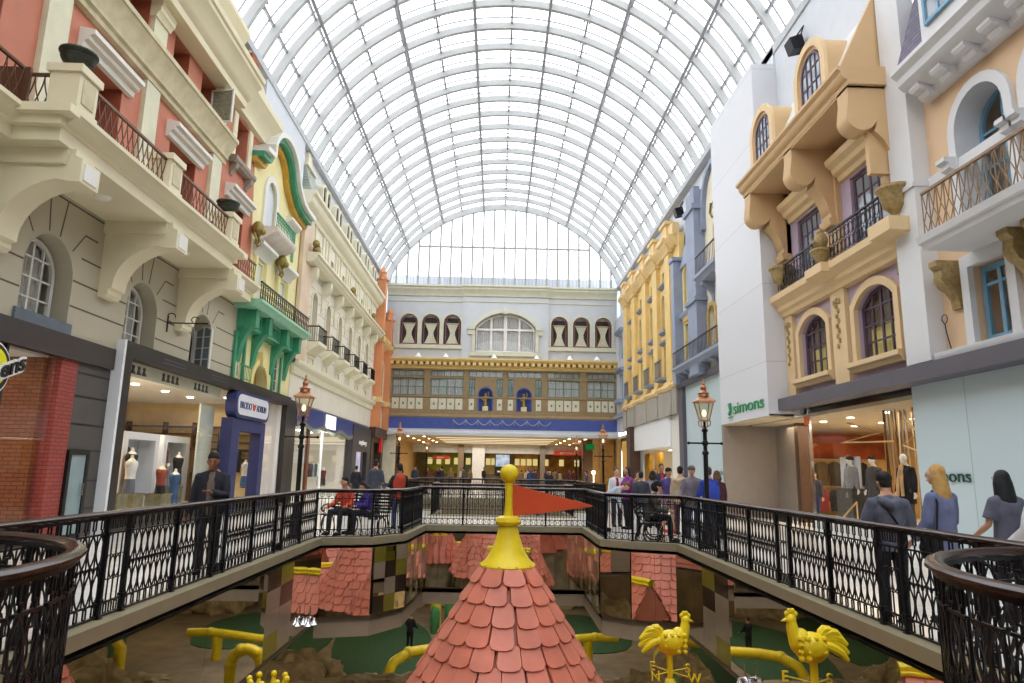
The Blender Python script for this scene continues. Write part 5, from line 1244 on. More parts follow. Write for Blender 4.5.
for k in range(8):
    a = k*pi/4; x_, y_ = -2.42+.2*cos(a), 8+.2*sin(a); b.tube([(x_,y_,-.88),(x_,y_,-.7)], [.06,.02], 6); b.ball((x_,y_,-.67), .035, 8, 6)
b.build('crown', yelt, cr)
cone_roof('castle_turret', 'pink tiled turret hidden behind the central tower', (-.75, 11.3), -1.15, .08, -2.5, .7, 6, .26)
gable_roof('castle_roof', 'low pink tiled gable roof behind the central tower', (.6, 11.6), .3, 1.4, .7, -1.5, -2.5, 4)
cone_roof('castle_turret', 'pink tiled turret below the nearer yellow rooster', (1.75, 7.7), -1.45, .08, -3.3, 1.0, 7, .27)
# roosters
def rooster(c, face, s, label, letters='NS W'):
    T = thing('rooster_weathervane', label, 'weathervane', c); x, y, z = c
    def w(a, b_, h): return (x + face*a*s, y + b_*s, z + h*s)
    b = MB(); b.ball(w(0,0,0), (.2*s,.15*s,.17*s), 16, 12); b.ball(w(-.12,0,.06), (.13*s,.11*s,.15*s), 12, 9); b.tube([w(-.15,0,.05), w(-.2,0,.18), w(-.21,0,.28)], [.1*s,.07*s,.055*s], 10); b.ball(w(-.215,0,.3), (.065*s,.055*s,.065*s), 10, 8)
    b.ball(w(.0,.12,.02), (.15*s,.05*s,.11*s), 10, 7); b.ball(w(.0,-.12,.02), (.15*s,.05*s,.11*s), 10, 7)
    for k in range(14): b.ball(w(-.17+.09*(k % 4), -.13, .12-.07*(k//4)), .035*s, 6, 4)
    body = b.build('body', yelt, T)
    b = MB()
    for k, (dx, dz) in enumerate(((-.26,.36),(-.23,.39),(-.19,.39),(-.16,.36))): b.ball(w(dx,0,dz), (.03*s,.02*s,.035*s), 8, 6)
    b.build('comb', yelt, body)
    MB().ball(w(-.25,0,.21), (.025*s,.02*s,.05*s), 8, 6).build('wattle', yelt, body)
    b = MB(); b.tube([w(-.26,0,.3), w(-.33,0,.28)], [.028*s,.004*s], 7); b.build('beak', yelt, body)
    b = MB()
    for a0, L_, r in ((78,.33,.05),(58,.32,.055),(38,.29,.055),(14,.25,.05),(-8,.21,.045)):
        P = []
        for t in range(6):
            q = t/5; aa = radians(a0 - 75*q*q); P.append((q*L_*cos(radians(a0))+.11+.09*q*q, q*L_*sin(radians(a0))-.2*q**3*L_/.3+.04))
        b.tube([w(a, .03*(1 if a0 % 4 else -1), h) for a, h in P], [r*s*.7, r*s, r*s*1.15, r*s*1.15, r*s, r*s*.5], 8)
    b.build('tail_feather', yelt, T)
    b = MB(); b.tube([w(.02,0,-.15), w(.02,0,-.5), w(.02,0,-.75)], [.045*s,.04*s,.06*s], 10); b.lathe([(.06*s,0),(.08*s,.02*s),(.07*s,.06*s),(.05*s,.08*s)], w(.02,0,-.55), 10); b.build('stem', yelt, T)
    b = MB()
    for a in (.6, .6+pi/2, .6+pi, .6+3*pi/2): b.bar(w(.02,0,-.38), (x+.3*s*cos(a), y+.3*s*sin(a)*1.0, z-.38*s), .009*s)
    d = b.build('direction_rods', yelt, T)
    for ch, a in (('S', .6), ('E', .6+pi/2), ('N', .6+pi), ('W', .6+3*pi/2)):
        px_, py_ = x+.35*s*cos(a), y+.35*s*sin(a)
        text(ch, .17*s, lambda u, dd, zz, px_=px_, py_=py_: (px_+u, py_-dd, zz), -.05*s, 0, z-.44*s, 'letter', yelt, d, ext=.012)
    return T
rooster((1.85, 7.5, -.13), -1, .74, 'yellow rooster weathervane facing right, nearer the pink tower')
rooster((3.05, 6.9, -.02), 1, .84, 'yellow rooster weathervane facing left, nearest the right railing')
# ================================================================== shops, left
wallw = mat('white shop wall', 'd9d5cc', .7, var=.03); warmw = mat('warm honey shop wall', 'c9a46a', .7, var=.1)
brick = brickmat('painted red brick', '9c4136', '8e3a30', '5f2a24', .24, .08, .008, 'sz')
brick2 = brickmat('old orange brick', '94522e', '85461f', '4f2c1a', .24, .08, .008, 'sz')
gpier = mat('charcoal rusticated stone', '4f4a46', .6, var=.08)
blk = mat('black painted metal', '1b191b', .4, var=0); navy = mat('navy blue portal', '2d3260', .5, var=.06)
wood = mat('light oak', 'b08a58', .5, var=.2, sc=4); dwood = mat('dark walnut', '4a3325', .5, var=.2, sc=4)
lampE = emit('shop downlight', 'fff0cf', 14)
sfl = mat('shop wooden floor', '9a8468', .5, var=.12)
def bays(T, u0, u1, dep, z1, wm, back, name='wall_shop', side=True):
    b = MB(T); b.box(u0, u0+.12, -dep, -.3, 0, z1).box(u1-.12, u1, -dep, -.3, 0, z1); b.build(name, wm, kind='structure')
    MB(T).box(u0, u1, -dep-.1, -dep, 0, z1).build(name, back, kind='structure')
    MB(T).box(u0, u1, -dep, -.3, z1, z1+.1).build('ceiling_shop', wallw, kind='structure')
def downlights(T, us, ds, z, label, e=None, r=.07):
    for i, u in enumerate(us):
        for j, d in enumerate(ds):
            b = MB(T); b.lathe([(r*1.3, z), (r*1.3, z-.02), (r, z-.025), (0.001, z-.025)], (u, d, 0), 10); o = b.build('downlight', e or lampE); tag(o, label, 'ceiling light', 'shop downlights: '+label[:24])
def shopfill(T, u, d, z, w, h, p, col=(1, .86, .66)):
    x, y, _ = T(u, d, z); area('shop_fill_light', (x, y, z), w, h, p, col)  # unseen area lamp added to light the shop besides its downlights
cloth_cols = ['1f2126','2c3348','6b6f78','c9c3b6','7a2f33','3d5a80','4b3b2f','e4e0d8','5c4a7a','2f5d50','a8763e','8a8f96']
def cmat(c): return mat('cloth '+c, c, .9, var=.18, sc=7)
def garment(T, u, d, z, c, w=.4, h=.75, name='garment', label='', group=None, wide='u'):
    b = MB(T); s = w/2
    pts = [(-s*.35,0),(s*.35,0),(s,-.08),(s*1.05,-h*.55),(s*.8,-h*.55),(s*.78,-h),(-s*.78,-h),(-s*.8,-h*.55),(-s*1.05,-h*.55),(-s,-.08)]
    if wide == 'u': b.prism([(u+a, z+e_) for a, e_ in pts], 1, d-.04, d+.04)
    else: b.prism([(d+a, z+e_) for a, e_ in pts], 0, u-.03, u+.03)
    b.tube([(u, d, z), (u, d, z+.06), (u, d, z+.1)], .006, 4)
    return tag(b.build(name, cmat(c)), label, 'clothing', group)
def rack(T, u0, u1, d, z, cols, label, place):
    b = MB(T); b.tube([(u0,d,z+.1),(u1,d,z+.1)], .015, 6)
    for u in (u0, u1): b.tube([(u,d,z+.1),(u,d,0)], .015, 6)
    tag(b.build('clothes_rail', mat('brushed rail steel', 'a9a49a', .35, m=.7)), label, 'clothes rail')
    n = len(cols); nm = ['first','second','third','fourth','fifth','sixth','seventh','eighth','ninth','tenth']
    for i, c in enumerate(cols):
        garment(T, u0+(u1-u0)*(i+.5)/n, d, z, c, w=(u1-u0)/n*1.1, h=.7, label='%s garment from the near end on the %s' % (nm[i], place), group='garments on the '+place)
# --- shop 1, brick, with the partly hidden round sign
MB(TL).box(-6, 15.95, -.15, .06, 3.72, 4.2).build('trim_9', mat('dark umber fascia', '3a3230', .5, var=.1), kind='structure')
bays(TL, 2, 14.15, 7, 3.7, brick2, dwood)
MB(TL).box(14.16, 14.72, -7, -.02, 0, 3.72).build('wall_brick_pier', brick, kind='structure')
b = MB(TL).box(14.72, 16.0, -1, -.04, 0, 3.72); b.build('wall_grey_pier', gpier, kind='structure')
b = MB(TL)
for z in (.6,1.2,1.85,2.4,3.0,3.5): b.box(14.72, 16.0, -.05, -.035, z-.02, z+.02)
b.build('trim_10', blk, kind='structure')
dr = thing('side_door', 'narrow dark framed door with pale glass in the charcoal stone pier', 'door', TL(15.2, 0, 0))
MB(TL).holed(arch(14.75,15.5,0,1.85,0), [arch(14.85,15.4,.1,1.75,0)], 1, -.04, .03).build('door_frame', blk, dr); MB(TL).box(14.85, 15.4, -.02, 0, .1, 1.75).build('door_glass', mat('milky blue door glass', '8a9c9f', .2, var=.1), dr)
MB(TL).box(15.28, 15.36, 0, .06, .9, 1.15).build('door_handle', chrome, dr)
MB(TL).box(2, 14.0, -.06, -.03, .1, 3.7).build('window_2', clear, kind='structure')
b = MB(TL)
for u in (5, 8.2, 12.55): b.box(u-.03, u+.03, -.09, 0, 0, 3.72)
b.box(2, 14.02, -.09, 0, 0, .1); b.build('trim_11', blk, kind='structure')
sn = thing('round_shop_sign', 'black and yellow round sign lettered ens, cut by the left edge of the picture', 'sign', TL(12.2, .1, 3.2))
MB(TL).lathe([(.001,0)], (0,0,0), 3) if False else None
def disc(T, u, z, r, d0, d1, n=28, sx=1.): return MB(T).prism([(u+r*sx*cos(2*pi*i/n), z+r*sin(2*pi*i/n)) for i in range(n)], 1, d0, d1)
disc(TL, 12.05, 3.2, .5, .08, .10).build('sign_outline', mat('white sign edge', 'e8e8e4', .4), sn)
disc(TL, 12.05, 3.2, .46, .10, .12).build('sign_ground', blk, sn); disc(TL, 12.05, 3.22, .36, .12, .14).build('sign_disc', mat('lemon yellow sign', 'dcd918', .4), sn)
for bold, m, d in ((.05, MATS['white sign edge'], .14), (.006, blk, .17)):
    sk = text('ens', .44, lambda u, dd, z: TL(u, dd, z + (u-12.2)*.42), 12.2, d, 3.03, 'sign_lettering', m, sn, ext=.014, bold=bold, sx=1.02)
t = thing('ladder_shelf', 'wooden A frame ladder shelf with shoes behind the brick shop window', 'shelf', TL(13.2, -1, 0))
b = MB(TL)
for d in (-.8, -1.5): b.tube([(12.9,d,0),(13.25,d,1.5)], .025, 5); b.tube([(13.6,d,0),(13.25,d,1.5)], .025, 5)
b.build('frame', wood, t)
for z, w in ((.35,.26),(.7,.2),(1.05,.13)): MB(TL).box(13.25-w, 13.25+w, -1.5, -.8, z, z+.03).build('shelf_board', wood, t)
for z, l in ((.73,'white shoe on the middle board of the ladder shelf'),(.38,'white shoe on the lowest board of the ladder shelf')):
    b = MB(TL); b.ball((13.2,-1,z+.05), (.12,.05,.05)); b.ball((13.13,-1,z+.09), (.05,.045,.06)); tag(b.build('shoe', cmat('e4e0d8')), l, 'shoe')
downlights(TL, (12.4,13.1,13.6), (-1.2,), 3.68, 'small downlights in the brick shop ceiling')
shopfill(TL, 11, -3, 3.6, 4, 3, 110)
# --- shop 2: framed fashion window
F2 = thing('shop_window_frame', 'big black bordered white fashion shop window frame standing out from the beige wall', 'shop window', TL(22, 0, 0))
MB(TL).box(16.02, 16.12, -.4, .2, 0, 4.47).build('white_side', mat('white lacquer jamb', 'dfe1e4', .35, var=.02), F2)
MB(TL).holed(arch(16.12,29.3,0,4.46,0), [arch(16.42,28.75,.35,4.08,0)], 1, -.12, .21).build('black_border', mat('charcoal lacquer border', '2b2725', .4, var=.05), F2)
MB(TL).box(28.6, 28.75, -.6, .0, .35, 4.08).box(16.42, 28.75, -.6, -.1, .25, .35).build('white_reveal', MATS['white lacquer jamb'], F2)
for u in (17.9, 21.0, 26.6): MB(TL).holed(arch(u,u+1.3,4.2,4.32,0), [arch(u+.03,u+1.27,4.22,4.3,0)], 1, .21, .22).build('slot_trim', steelb, F2)
MB(TL).box(16.42, 22.9, -.07, -.05, .35, 4.08).box(26.1, 28.6, -.07, -.05, .35, 4.08).build('shop_glass', clear, F2)
strip = MB(TL).box(16.45, 22.6, -.16, -.12, 3.72, 4.06).build('header_strip', mat('cream header strip', 'c9c6ae', .6, var=.08), F2)
b = MB(TL)
for g in (16.75, 18.6, 20.6):
    for k in range(4):
        u = g+.27*k; b.prism([(u,3.8),(u+.05,3.93),(u+.02,3.99),(u+.08,4.02),(u+.14,3.98),(u+.11,3.9),(u+.2,3.8)], 1, -.12, -.1)
b.build('dog_silhouettes', blk, strip)
bays(TL, 16.2, 29.2, 6.5, 4.1, mat('honey cream shop wall', 'cdb98c', .7), warmw)
b = MB(TL)
for k in range(14): b.box(17+.9*k, 17.02+.9*k, -6.45, -6.35, 1.2, 3.2)
for z in (1.6, 2.0, 2.4, 2.8): b.box(16.6, 24, -6.45, -6.3, z, z+.04)
tag(b.build('wall_shelving', dwood), 'tall dark wall shelving along the back of the framed fashion shop', 'shelving')
t = thing('wall_shelving', 'dark slatted shelving with hanging clothes on the far side wall of the framed fashion shop', 'shelving', TL(29, -4, 0))
b = MB(TL)
for z in (1.5,1.85,2.2,2.5,2.8,3.1): b.box(28.7, 29.05, -6.3, -1.2, z, z+.05)
for d in (-1.2,-2.4,-3.6,-4.8,-6.3): b.box(28.7, 29.05, d, d+.06, 0, 3.3)
b.build('frame', dwood, t)
for k in range(16): MB(TL).prism([(-1.5-.3*k, 2.15),(-1.7-.3*k, 2.15),(-1.72-.3*k, 1.3+.1*(k % 3)),(-1.48-.3*k, 1.3+.1*(k % 3))], 0, 28.62, 28.7).build('hanging_top', cmat(cloth_cols[k % 12]), t)
MB(TL).box(16.3, 22.9, -1.4, -.15, 0, .42).build('display_plinth', mat('pale display plinth', 'b9b1a0', .6), F2)
MB(TL).box(21.9, 22.95, -.45, -.4, .35, 3.5).build('wall_partition', mat('pale sage partition', 'bfc4b4', .7), kind='structure')
pt = thing('shop_portal', 'navy blue doorway portal of the framed fashion shop under the rounded sign', 'doorway', TL(24.4, 0, 0))
MB(TL).holed(arch(22.95,26.2,0,3.15,0), [arch(23.65,25.75,0,2.75,0)], 1, -.14, .24).build('portal_frame', navy, pt)
MB(TL).box(23.7, 24.7, -.5, -.46, 0, 2.7).build('portal_glass', mat('dark glass door', '23202a', .1, var=0, spec=.9), pt)
sg2 = thing('rounded_shop_sign', 'rounded navy and silver sign over the navy shop doorway', 'sign', TL(24.5, .1, 3.3))
def rrect(u0, u1, z0, z1, r, n=5):
    P = []
    for cx_, cz_, a0 in ((u1-r, z1-r, 0), (u0+r, z1-r, pi/2), (u0+r, z0+r, pi), (u1-r, z0+r, 3*pi/2)):
        P += [(cx_+r*cos(a0+i*pi/2/n), cz_+r*sin(a0+i*pi/2/n)) for i in range(n+1)]
    return P
MB(TL).prism(rrect(22.9, 26.3, 3.17, 4.08, .35), 1, -.05, .3).build('sign_frame', navy, sg2); MB(TL).prism(rrect(23.08, 26.12, 3.28, 3.97, .28), 1, .3, .33).build('sign_face', mat('silver sign face', 'd5d7dc', .4, var=.05), sg2)
text('BRODO', .33, TL, 23.2, .335, 3.5, 'lettering', navy, sg2, ext=.006, sx=.95); text('ADRIUM', .33, TL, 24.82, .335, 3.5, 'lettering', navy, sg2, ext=.006, sx=.82)
MB(TL).prism([(24.5,3.5),(24.62,3.5),(24.75,3.75),(24.56,3.68),(24.4,3.75)], 1, .33, .345).build('red_mark', mat('red sign mark', 'c43a30', .4), sg2)
for i, (u, w) in enumerate(((18.75, 1.95), (21.0, 1.75))):
    t = thing('display_unit', ('nearer', 'farther')[i]+' white box display frame hung with clothes inside the framed fashion shop window', 'display unit', TL(u, -1.4, .42))
    MB(TL).holed(arch(u, u+w, .42, 2.45, 0), [arch(u+.22, u+w-.22, .6, 2.25, 0)], 1, -1.5, -1.0).build('frame', MATS['white lacquer jamb'], t)
    MB(TL).box(u+.2, u+w-.2, -1.5, -1.48, .6, 2.25).build('back_panel', mat('pale blue back', 'b4bcc2', .6), t)
    garment(TL, u+.5, -1.2, 2.05, ('2c3348','8a4a24')[i], .38, 1.2, label=('dark blue patterned dress hanging in the nearer white display frame','rust brown dress hanging in the farther white display frame')[i])
def bust(T, u, d, z, c, label, s=1., head=False, legs=None):
    t = thing('mannequin', label, 'mannequin', T(u, d, z))
    b = MB(T); 
    b.lathe([(.13,0),(.12,.08),(.14,.2),(.165,.36),(.15,.44),(.08,.5),(.05,.53),(.048,.6),(.001,.61)], (u, d, z+.45), 14, sx=1.15, sy=.72); 
    b.build('torso', mat('cream mannequin', 'e5ddca', .5, var=.03), t)
    b = MB(T); b.lathe([(.15,0),(.135,.1),(.155,.22),(.18,.37),(.17,.43),(.12,.46)], (u, d, z+.44), 14, sx=1.18, sy=.78); b.ball((u-.2, d, z+.82), (.07,.07,.09), 8, 6); b.ball((u+.2, d, z+.82), (.07,.07,.09), 8, 6)
    b.build('top', cmat(c), t)
    b = MB(T); b.lathe([(.16,0),(.165,.2),(.13,.42)], (u, d, z+.05), 12, sx=1.1, sy=.8); b.build('skirt', cmat(legs or '2a2a2e'), t)
    b = MB(T); b.tube([(u,d,z),(u,d,z+.5)], .015, 5); b.lathe([(.14,0),(.14,.02),(.02,.04)], (u,d,z), 12); b.build('stand', blk, t)
    return t
for (u, d, z, c, l, lg) in ((17.2,-.55,.42,'2a1f26','mannequin bust in a dark plum top, nearest the white jamb','e4e0d8'),(18.5,-.6,.75,'e4e0d8','mannequin bust in a white sleeveless top with grey skirt','6b6f78'),(18.95,-.85,.95,'1f2126','mannequin bust in a black jacket behind the white top','7a2f33'),(20.2,-.6,.55,'9c4a3a','mannequin bust in a brick red camisole with black shorts','1f2126'),(20.95,-.55,.4,'3d5a80','mannequin bust in a blue denim jacket','3d5a80'),(21.6,-.8,.9,'1f2126','mannequin bust in a black top beside the pale partition','1f2126'),(26.8,-.6,.75,'c9c3b6','mannequin bust in a light shirt right of the navy portal','3d5a80')):
    bust(TL, u, d, z, c, l, legs=lg)
for i, (u, d, w, h) in enumerate(((17.35,-.45,.5,.42),(18.4,-.6,.5,.4),(19.7,-.5,.6,.35),(21.4,-.95,.55,.5))):
    tag(MB(TL).box(u, u+w, d-.25, d+.2, .42, .42+h).box(u-.02, u+w+.02, d-.27, d+.22, .42+h-.05, .42+h).build('wooden_crate', mat('worn khaki crate', '8d8464', .7, var=.3, sc=6)), ('khaki display crate nearest the white jamb','khaki display crate under the nearer display frame','khaki display crate below the white top mannequin','khaki display crate below the farther display frame')[i], 'crate')
downlights(TL, (17.2,18.4,19.6,20.8,22.0,24,26), (-1.2,-2.6), 4.08, 'downlights in the framed fashion shop ceiling', r=.09)
shopfill(TL, 20, -3.4, 3.95, 6, 4, 420); shopfill(TL, 27, -2.5, 3.95, 2, 3, 60)
# --- shop 3: navy fascia with white panel
MB(TL).box(29.35, 48.6, -.3, .04, 3.95, 4.4).build('trim_12', mat('grey band', '8d877e', .6), kind='structure')
f3 = thing('navy_fascia', 'navy blue shop fascia with a glowing white square panel', 'shop fascia', TL(38, 0, 3.6))
MB(TL).box(30.5, 47, -.1, .14, 3.42, 4.3).build('fascia_board', mat('deep blue fascia', '2b3b78', .4, var=.05), f3)
MB(TL).box(35.7, 37.7, .14, .2, 3.55, 4.25).build('white_panel', emit('lit white sign panel', 'fbfbff', 1.6), f3)
band(TL, [(30.5+.5*i, 3.42+.12*sin(i*.8)) for i in range(34)], -.12, .1, .14, .17, 'wavy_trim', mat('grey green wave trim', '6f7768', .5), f3)
MB(TL).box(29.3, 30.5, -.3, .12, 0, 4.4).build('wall_black_pier', blk, kind='structure')
bays(TL, 30.3, 42.5, 6, 3.5, wallw, mat('pale aqua shop wall', 'b8c8be', .7))
MB(TL).box(30.5, 42.4, -.06, -.03, 0, 3.42).build('window_3', clear, kind='structure')
MB(TL).box(33.1, 33.45, -.12, 0, 0, 3.42).build('trim_13', mat('reddish wood post', '6b3a22', .5), kind='structure')
MB(TL).box(35.8, 35.95, -.1, 0, 0, 3.42).build('trim_14', MATS['white lacquer jamb'], kind='structure')
rack(TL, 36.3, 38.6, -.8, 1.75, ['1f2126','2c3348','8a8f96','2f5d50','e4e0d8'], 'clothes rail behind the blue fascia shop window', 'rail of the blue fascia shop')
rack(TL, 31.3, 33.0, -1.0, 1.3, ['7a2f33','5c4a7a','c9c3b6','1f2126'], 'low clothes rail by the reddish post', 'low rail by the reddish post')
for u, c, l in ((40.2,'7a2f33','mannequin in a dark red top at the far end of the blue fascia shop'),(39.3,'4b3b2f','mannequin in a brown top in the blue fascia shop window')): bust(TL, u, -.9, .5, c, l)
b = MB(TL)
for z in (.8, 1.3, 1.8, 2.3): b.box(30.6, 35, -5.9, -5.5, z, z+.04)
tag(b.build('wall_shelves', wood), 'wooden wall shelves inside the blue fascia shop', 'shelving')
shopfill(TL, 36, -2.6, 3.4, 8, 3.4, 420, (1,.95,.84)); downlights(TL, (32,34.4,36.8,39.2), (-1.5,), 3.48, 'downlights in the blue fascia shop')
# --- shop 4: charcoal front
f4 = thing('charcoal_shopfront', 'charcoal shopfront with small white dotted lettering and a poster with added glow', 'shopfront', TL(45, 0, 0))
MB(TL).holed(arch(42.5,48.4,0,4.2,0), [arch(45.8,47.2,0,2.6,0)], 1, -.3, .2).build('panel', mat('charcoal panel', '3d3a3c', .5, var=.06), f4)
text('soapberry', .42, TL, 44.2, .22, 3.05, 'lettering', mat('white letters', 'f2f2ee', .5), f4, ext=.02, sx=1.45, bold=.01)
MB(TL).box(43.6, 44.9, .2, .23, .5, 2.55).build('poster', mat('pale violet poster', 'b3aecb', .5, var=.5, sc=1.4, em='b3aecb', es=.35), f4)  # emission puts a faint glow into the poster's colour
MB(TL).box(45.8, 47.2, -.28, -.25, 0, 2.6).build('entrance_dark', room, f4)
# --- shop 5: brown front with red sign
f5 = thing('brown_shopfront', 'dark brown timber shopfront with a red vertical sign below the orange house', 'shopfront', TL(50.5, 0, 0))
MB(TL).holed(arch(48.5,53.4,0,4.4,0), [arch(49.2,52.6,.0,3.4,0)], 1, -.3, .25).box(48.4, 53.5, .2, .5, 3.7, 4.4).build('timber_front', dwood, f5)
MB(TL).box(49.2, 52.6, -.3, -.25, 0, 3.4).build('shop_dark', room, f5)
MB(TL).box(51.3, 51.6, .3, .5, 2.7, 3.7).build('red_sign', mat('glowing red sign', 'a8231c', .4, em='e02818', es=.25), f5)
MB().box(-8.9, -7.9, 53.6, 54.4, 0, 4.15).build('wall_end_column', mat('cream fluted column', 'd5cbb0', .6), kind='structure')
# ================================================================== shops, right
palew = brickmat('pale glacier wall panels', 'b9c8cc', 'b5c4c9', '93a2a7', 3.0, 30, .012, 'yz')
MB(TR).box(2, 15.25, -.3, .05, 0, 3.64).build('wall_pale_panel', palew, kind='structure')
MB(TR).box(26.3, 34.1, -.25, .02, 0, 6.0).build('wall_pale_panel', palew, kind='structure')
MB(TR).box(34.0, 34.75, -.3, .2, 0, 6.1).box(26.3, 34.75, -.05, .25, 5.85, 6.1).build('wall_dark_frame', steelb, kind='structure')
for u, z, s_, l in ((14.9, 1.52, .36, 'small dark green simons lettering on the pale wall behind the blonde person'), (29.0, 1.55, .34, 'small grey simons lettering on the pale wall beside the entrance')):
    tag(text('simons', s_, TR, u, .06, z, 'wall_lettering', mat('dark green letters', '1d4a3a', .4) if u < 20 else mat('grey letters', '7c8a8c', .5), None, ext=.01, flip=True, sx=1.35), l, 'sign')
# entrance pocket
MB(TR).box(26.05, 26.3, -1.2, .8, 0, 3.45).box(24.2, 26.05, -1.4, -1.2, 0, 3.45).build('wall_entrance_jamb', mat('taupe stone jamb', '8a8078', .6, var=.05), kind='structure')
MB(TR).box(23.9, 24.2, -1.5, -1.1, 0, 3.45).build('trim_15', dwood, kind='structure')
MB(TR).box(15.2, 28.9, -8, -.3, 3.4, 3.5).build('ceiling_shop', mat('sand coloured soffit', 'b7a88c', .7), kind='structure')
MB(TR).box(21.62, 26.3, -.02, .78, 3.4, 3.5).build('ceiling_entrance', MATS['sand coloured soffit'], kind='structure')
MB(TR).box(15.2, 28.9, -7.3, -7.2, 0, 3.45).box(14.95, 15.25, -7.3, -.3, 0, 3.45).box(28.7, 28.9, -7.2, -1.2, 0, 3.45).build('wall_shop', warmw, kind='structure')
MB(TR).box(28.6, 28.68, -6.8, -1.8, 2.3, 3.3).build('trim_16', mat('rust painted mural', '9c4a24', .8, var=.5, sc=1.2), kind='structure')
MB(TR).box(15.25, 20.5, .0, .03, .35, 3.6).build('window_4', clear, kind='structure')
MB(TR).box(20.48, 20.56, -.02, .06, 0, 3.6).build('trim_17', chrome, kind='structure')
MB(TR).box(15.25, 20.5, -2.2, .05, 0, .35).build('trim_18', mat('white display floor', 'd3d3d0', .5), kind='structure')
tag(MB(TR).box(20.45, 20.75, .06, .08, 3.1, 3.35).build('price_tag', mat('orange sticker', 'd8623a', .5)), 'small orange sticker at the top of the shop window edge', 'sticker')
b = MB(TR); rr_ = random.Random(5)
cols_ = [wood, mat('grey timber strip', '8b8680', .6), mat('pale timber strip', 'd0b78c', .5), dwood]
for k in range(34):
    u = 16.5 + .075*k + (.02*rr_.random()); d = -1.2-.7*rr_.random(); m_ = cols_[k % 4]
    st = MB(TR).tube([(u, d, .35), (u+rr_.uniform(-.2, .2), d, 3.4)], .02, 4).build('timber_strip', m_)
    tag(st, 'thin timber strip of the tall strip screen behind the window mannequins', 'timber strip', 'timber strips of the window screen')
b = MB(TR)
for P_ in ([(19.5,-.6,3.1),(18.0,-.7,2.75),(19.9,-.6,2.55),(17.6,-.8,2.5)], [(16.2,-.25,3.0),(15.6,-.25,2.6),(16.3,-.25,2.35),(15.4,-.25,2.1)], [(19.6,-.3,.4),(18.9,-.4,.9),(18.7,-.3,.4)], [(15.9,-.3,.4),(15.5,-.35,1.3)]):
    b = MB(TR); b.tube(P_, .025, 4); tag(b.build('bent_lath', mat('bright birch lath', 'd8b274', .5)), 'zigzag birch lath %s' % {3.1:'hanging high at the middle of the window',3.0:'hanging beside the pale wall edge',.4:'standing on the display floor'}[P_[0][2]] + (' near the dark plinth' if P_[0][0] > 19.55 and P_[0][2] < 1 else ' by the pale wall edge' if P_[0][2] < 1 else ''), 'lath sculpture')
pl = tag(MB(TR).box(19.5, 20.4, -1.2, -.6, .35, 1.25).build('display_plinth', mat('slatted dark plinth', '4c4640', .6, var=.3, sc=9)), 'dark slatted display plinth below the portrait poster', 'plinth')
po = thing('portrait_poster', 'pale poster with a portrait of a long haired person on the dark plinth', 'poster', TR(19.95, -.7, 1.25))
MB(TR).box(19.4, 20.5, -.86, -.82, 1.26, 2.15).build('board', mat('light grey poster', 'c9cbcc', .5), po)
MB(TR).prism([(19.95+.26*cos(a*pi/8)*(1+.15*(a in (0,8))), 1.7+.36*sin(a*pi/8)-(.05 if a > 8 else 0)) for a in range(16)], 1, -.82, -.81).build('portrait_hair', cmat('4b3b2f'), po)
MB(TR).prism([(19.95+.15*cos(a*pi/8), 1.78+.2*sin(a*pi/8)) for a in range(16)], 1, -.81, -.80).build('portrait_face', mat('printed skin tone', 'c99f84', .6), po)
MB(TR).prism([(19.65,1.27),(20.25,1.27),(20.15,1.5),(20.0,1.45),(19.95,1.35),(19.9,1.45),(19.75,1.5)], 1, -.80, -.79).build('portrait_coat', cmat('2c3348'), po)
def rackx(u, d0, d1, z, cols, place):
    b = MB(TR); b.tube([(u,d0,z+.1),(u,d1,z+.1)], .015, 6)
    for d in (d0, d1): b.tube([(u,d,z+.1),(u,d,0)], .015, 6)
    tag(b.build('clothes_rail', mat('brushed rail steel', 'a9a49a', .35, m=.7)), 'steel '+place, 'clothes rail')
    nm = ['first','second','third','fourth','fifth','sixth','seventh','eighth','ninth','tenth']
    for i, c in enumerate(cols):
        garment(TR, u, d0+(d1-d0)*(i+.5)/len(cols), z, c, w=.5, h=.95 if z > 1.5 else .85, label='%s garment from the left on the %s' % (nm[i], place), group='garments on the '+place, wide='d')
rackx(28.2, -2.0, -5.8, 2.15, ['a8946c','2a2446','4b4436','5a4c3a','3b352c','6b5640','1f2126'], 'upper rail of the green lettered shop')
rackx(27.7, -1.9, -5.9, 1.05, ['b8a06c','b09a68','e4e0d8','7a2f33','1f2126','e4e0d8','4b3b2f','8a4a24'], 'lower rail of the green lettered shop')
b = MB(TR); b.ball((28.3,-2.4,2.85), (.08,.26,.1)); b.prism([(-2.35,2.88),(-2.15,3.25),(-2.5,2.95)], 0, 28.28, 28.32); b.prism([(-2.5,2.85),(-3.1,3.05),(-2.6,2.75)], 0, 28.28, 28.32); b.prism([(-2.3,2.85),(-2.0,2.65),(-2.35,2.75)], 0, 28.28, 28.32)
tag(b.build('bird_sculpture', MATS['white lacquer jamb']), 'white bird sculpture above the upper clothes rail', 'sculpture')
downlights(TR, (17.2,19.2,21.2,23,24.8), (-1.6,-3.6), 3.4, 'downlights in the green lettered shop ceiling', r=.08)
shopfill(TR, 23, -3.6, 3.3, 6, 4, 420, (1,.82,.58)); shopfill(TR, 17, -1.8, 3.3, 2.5, 2, 70, (1,.86,.66))
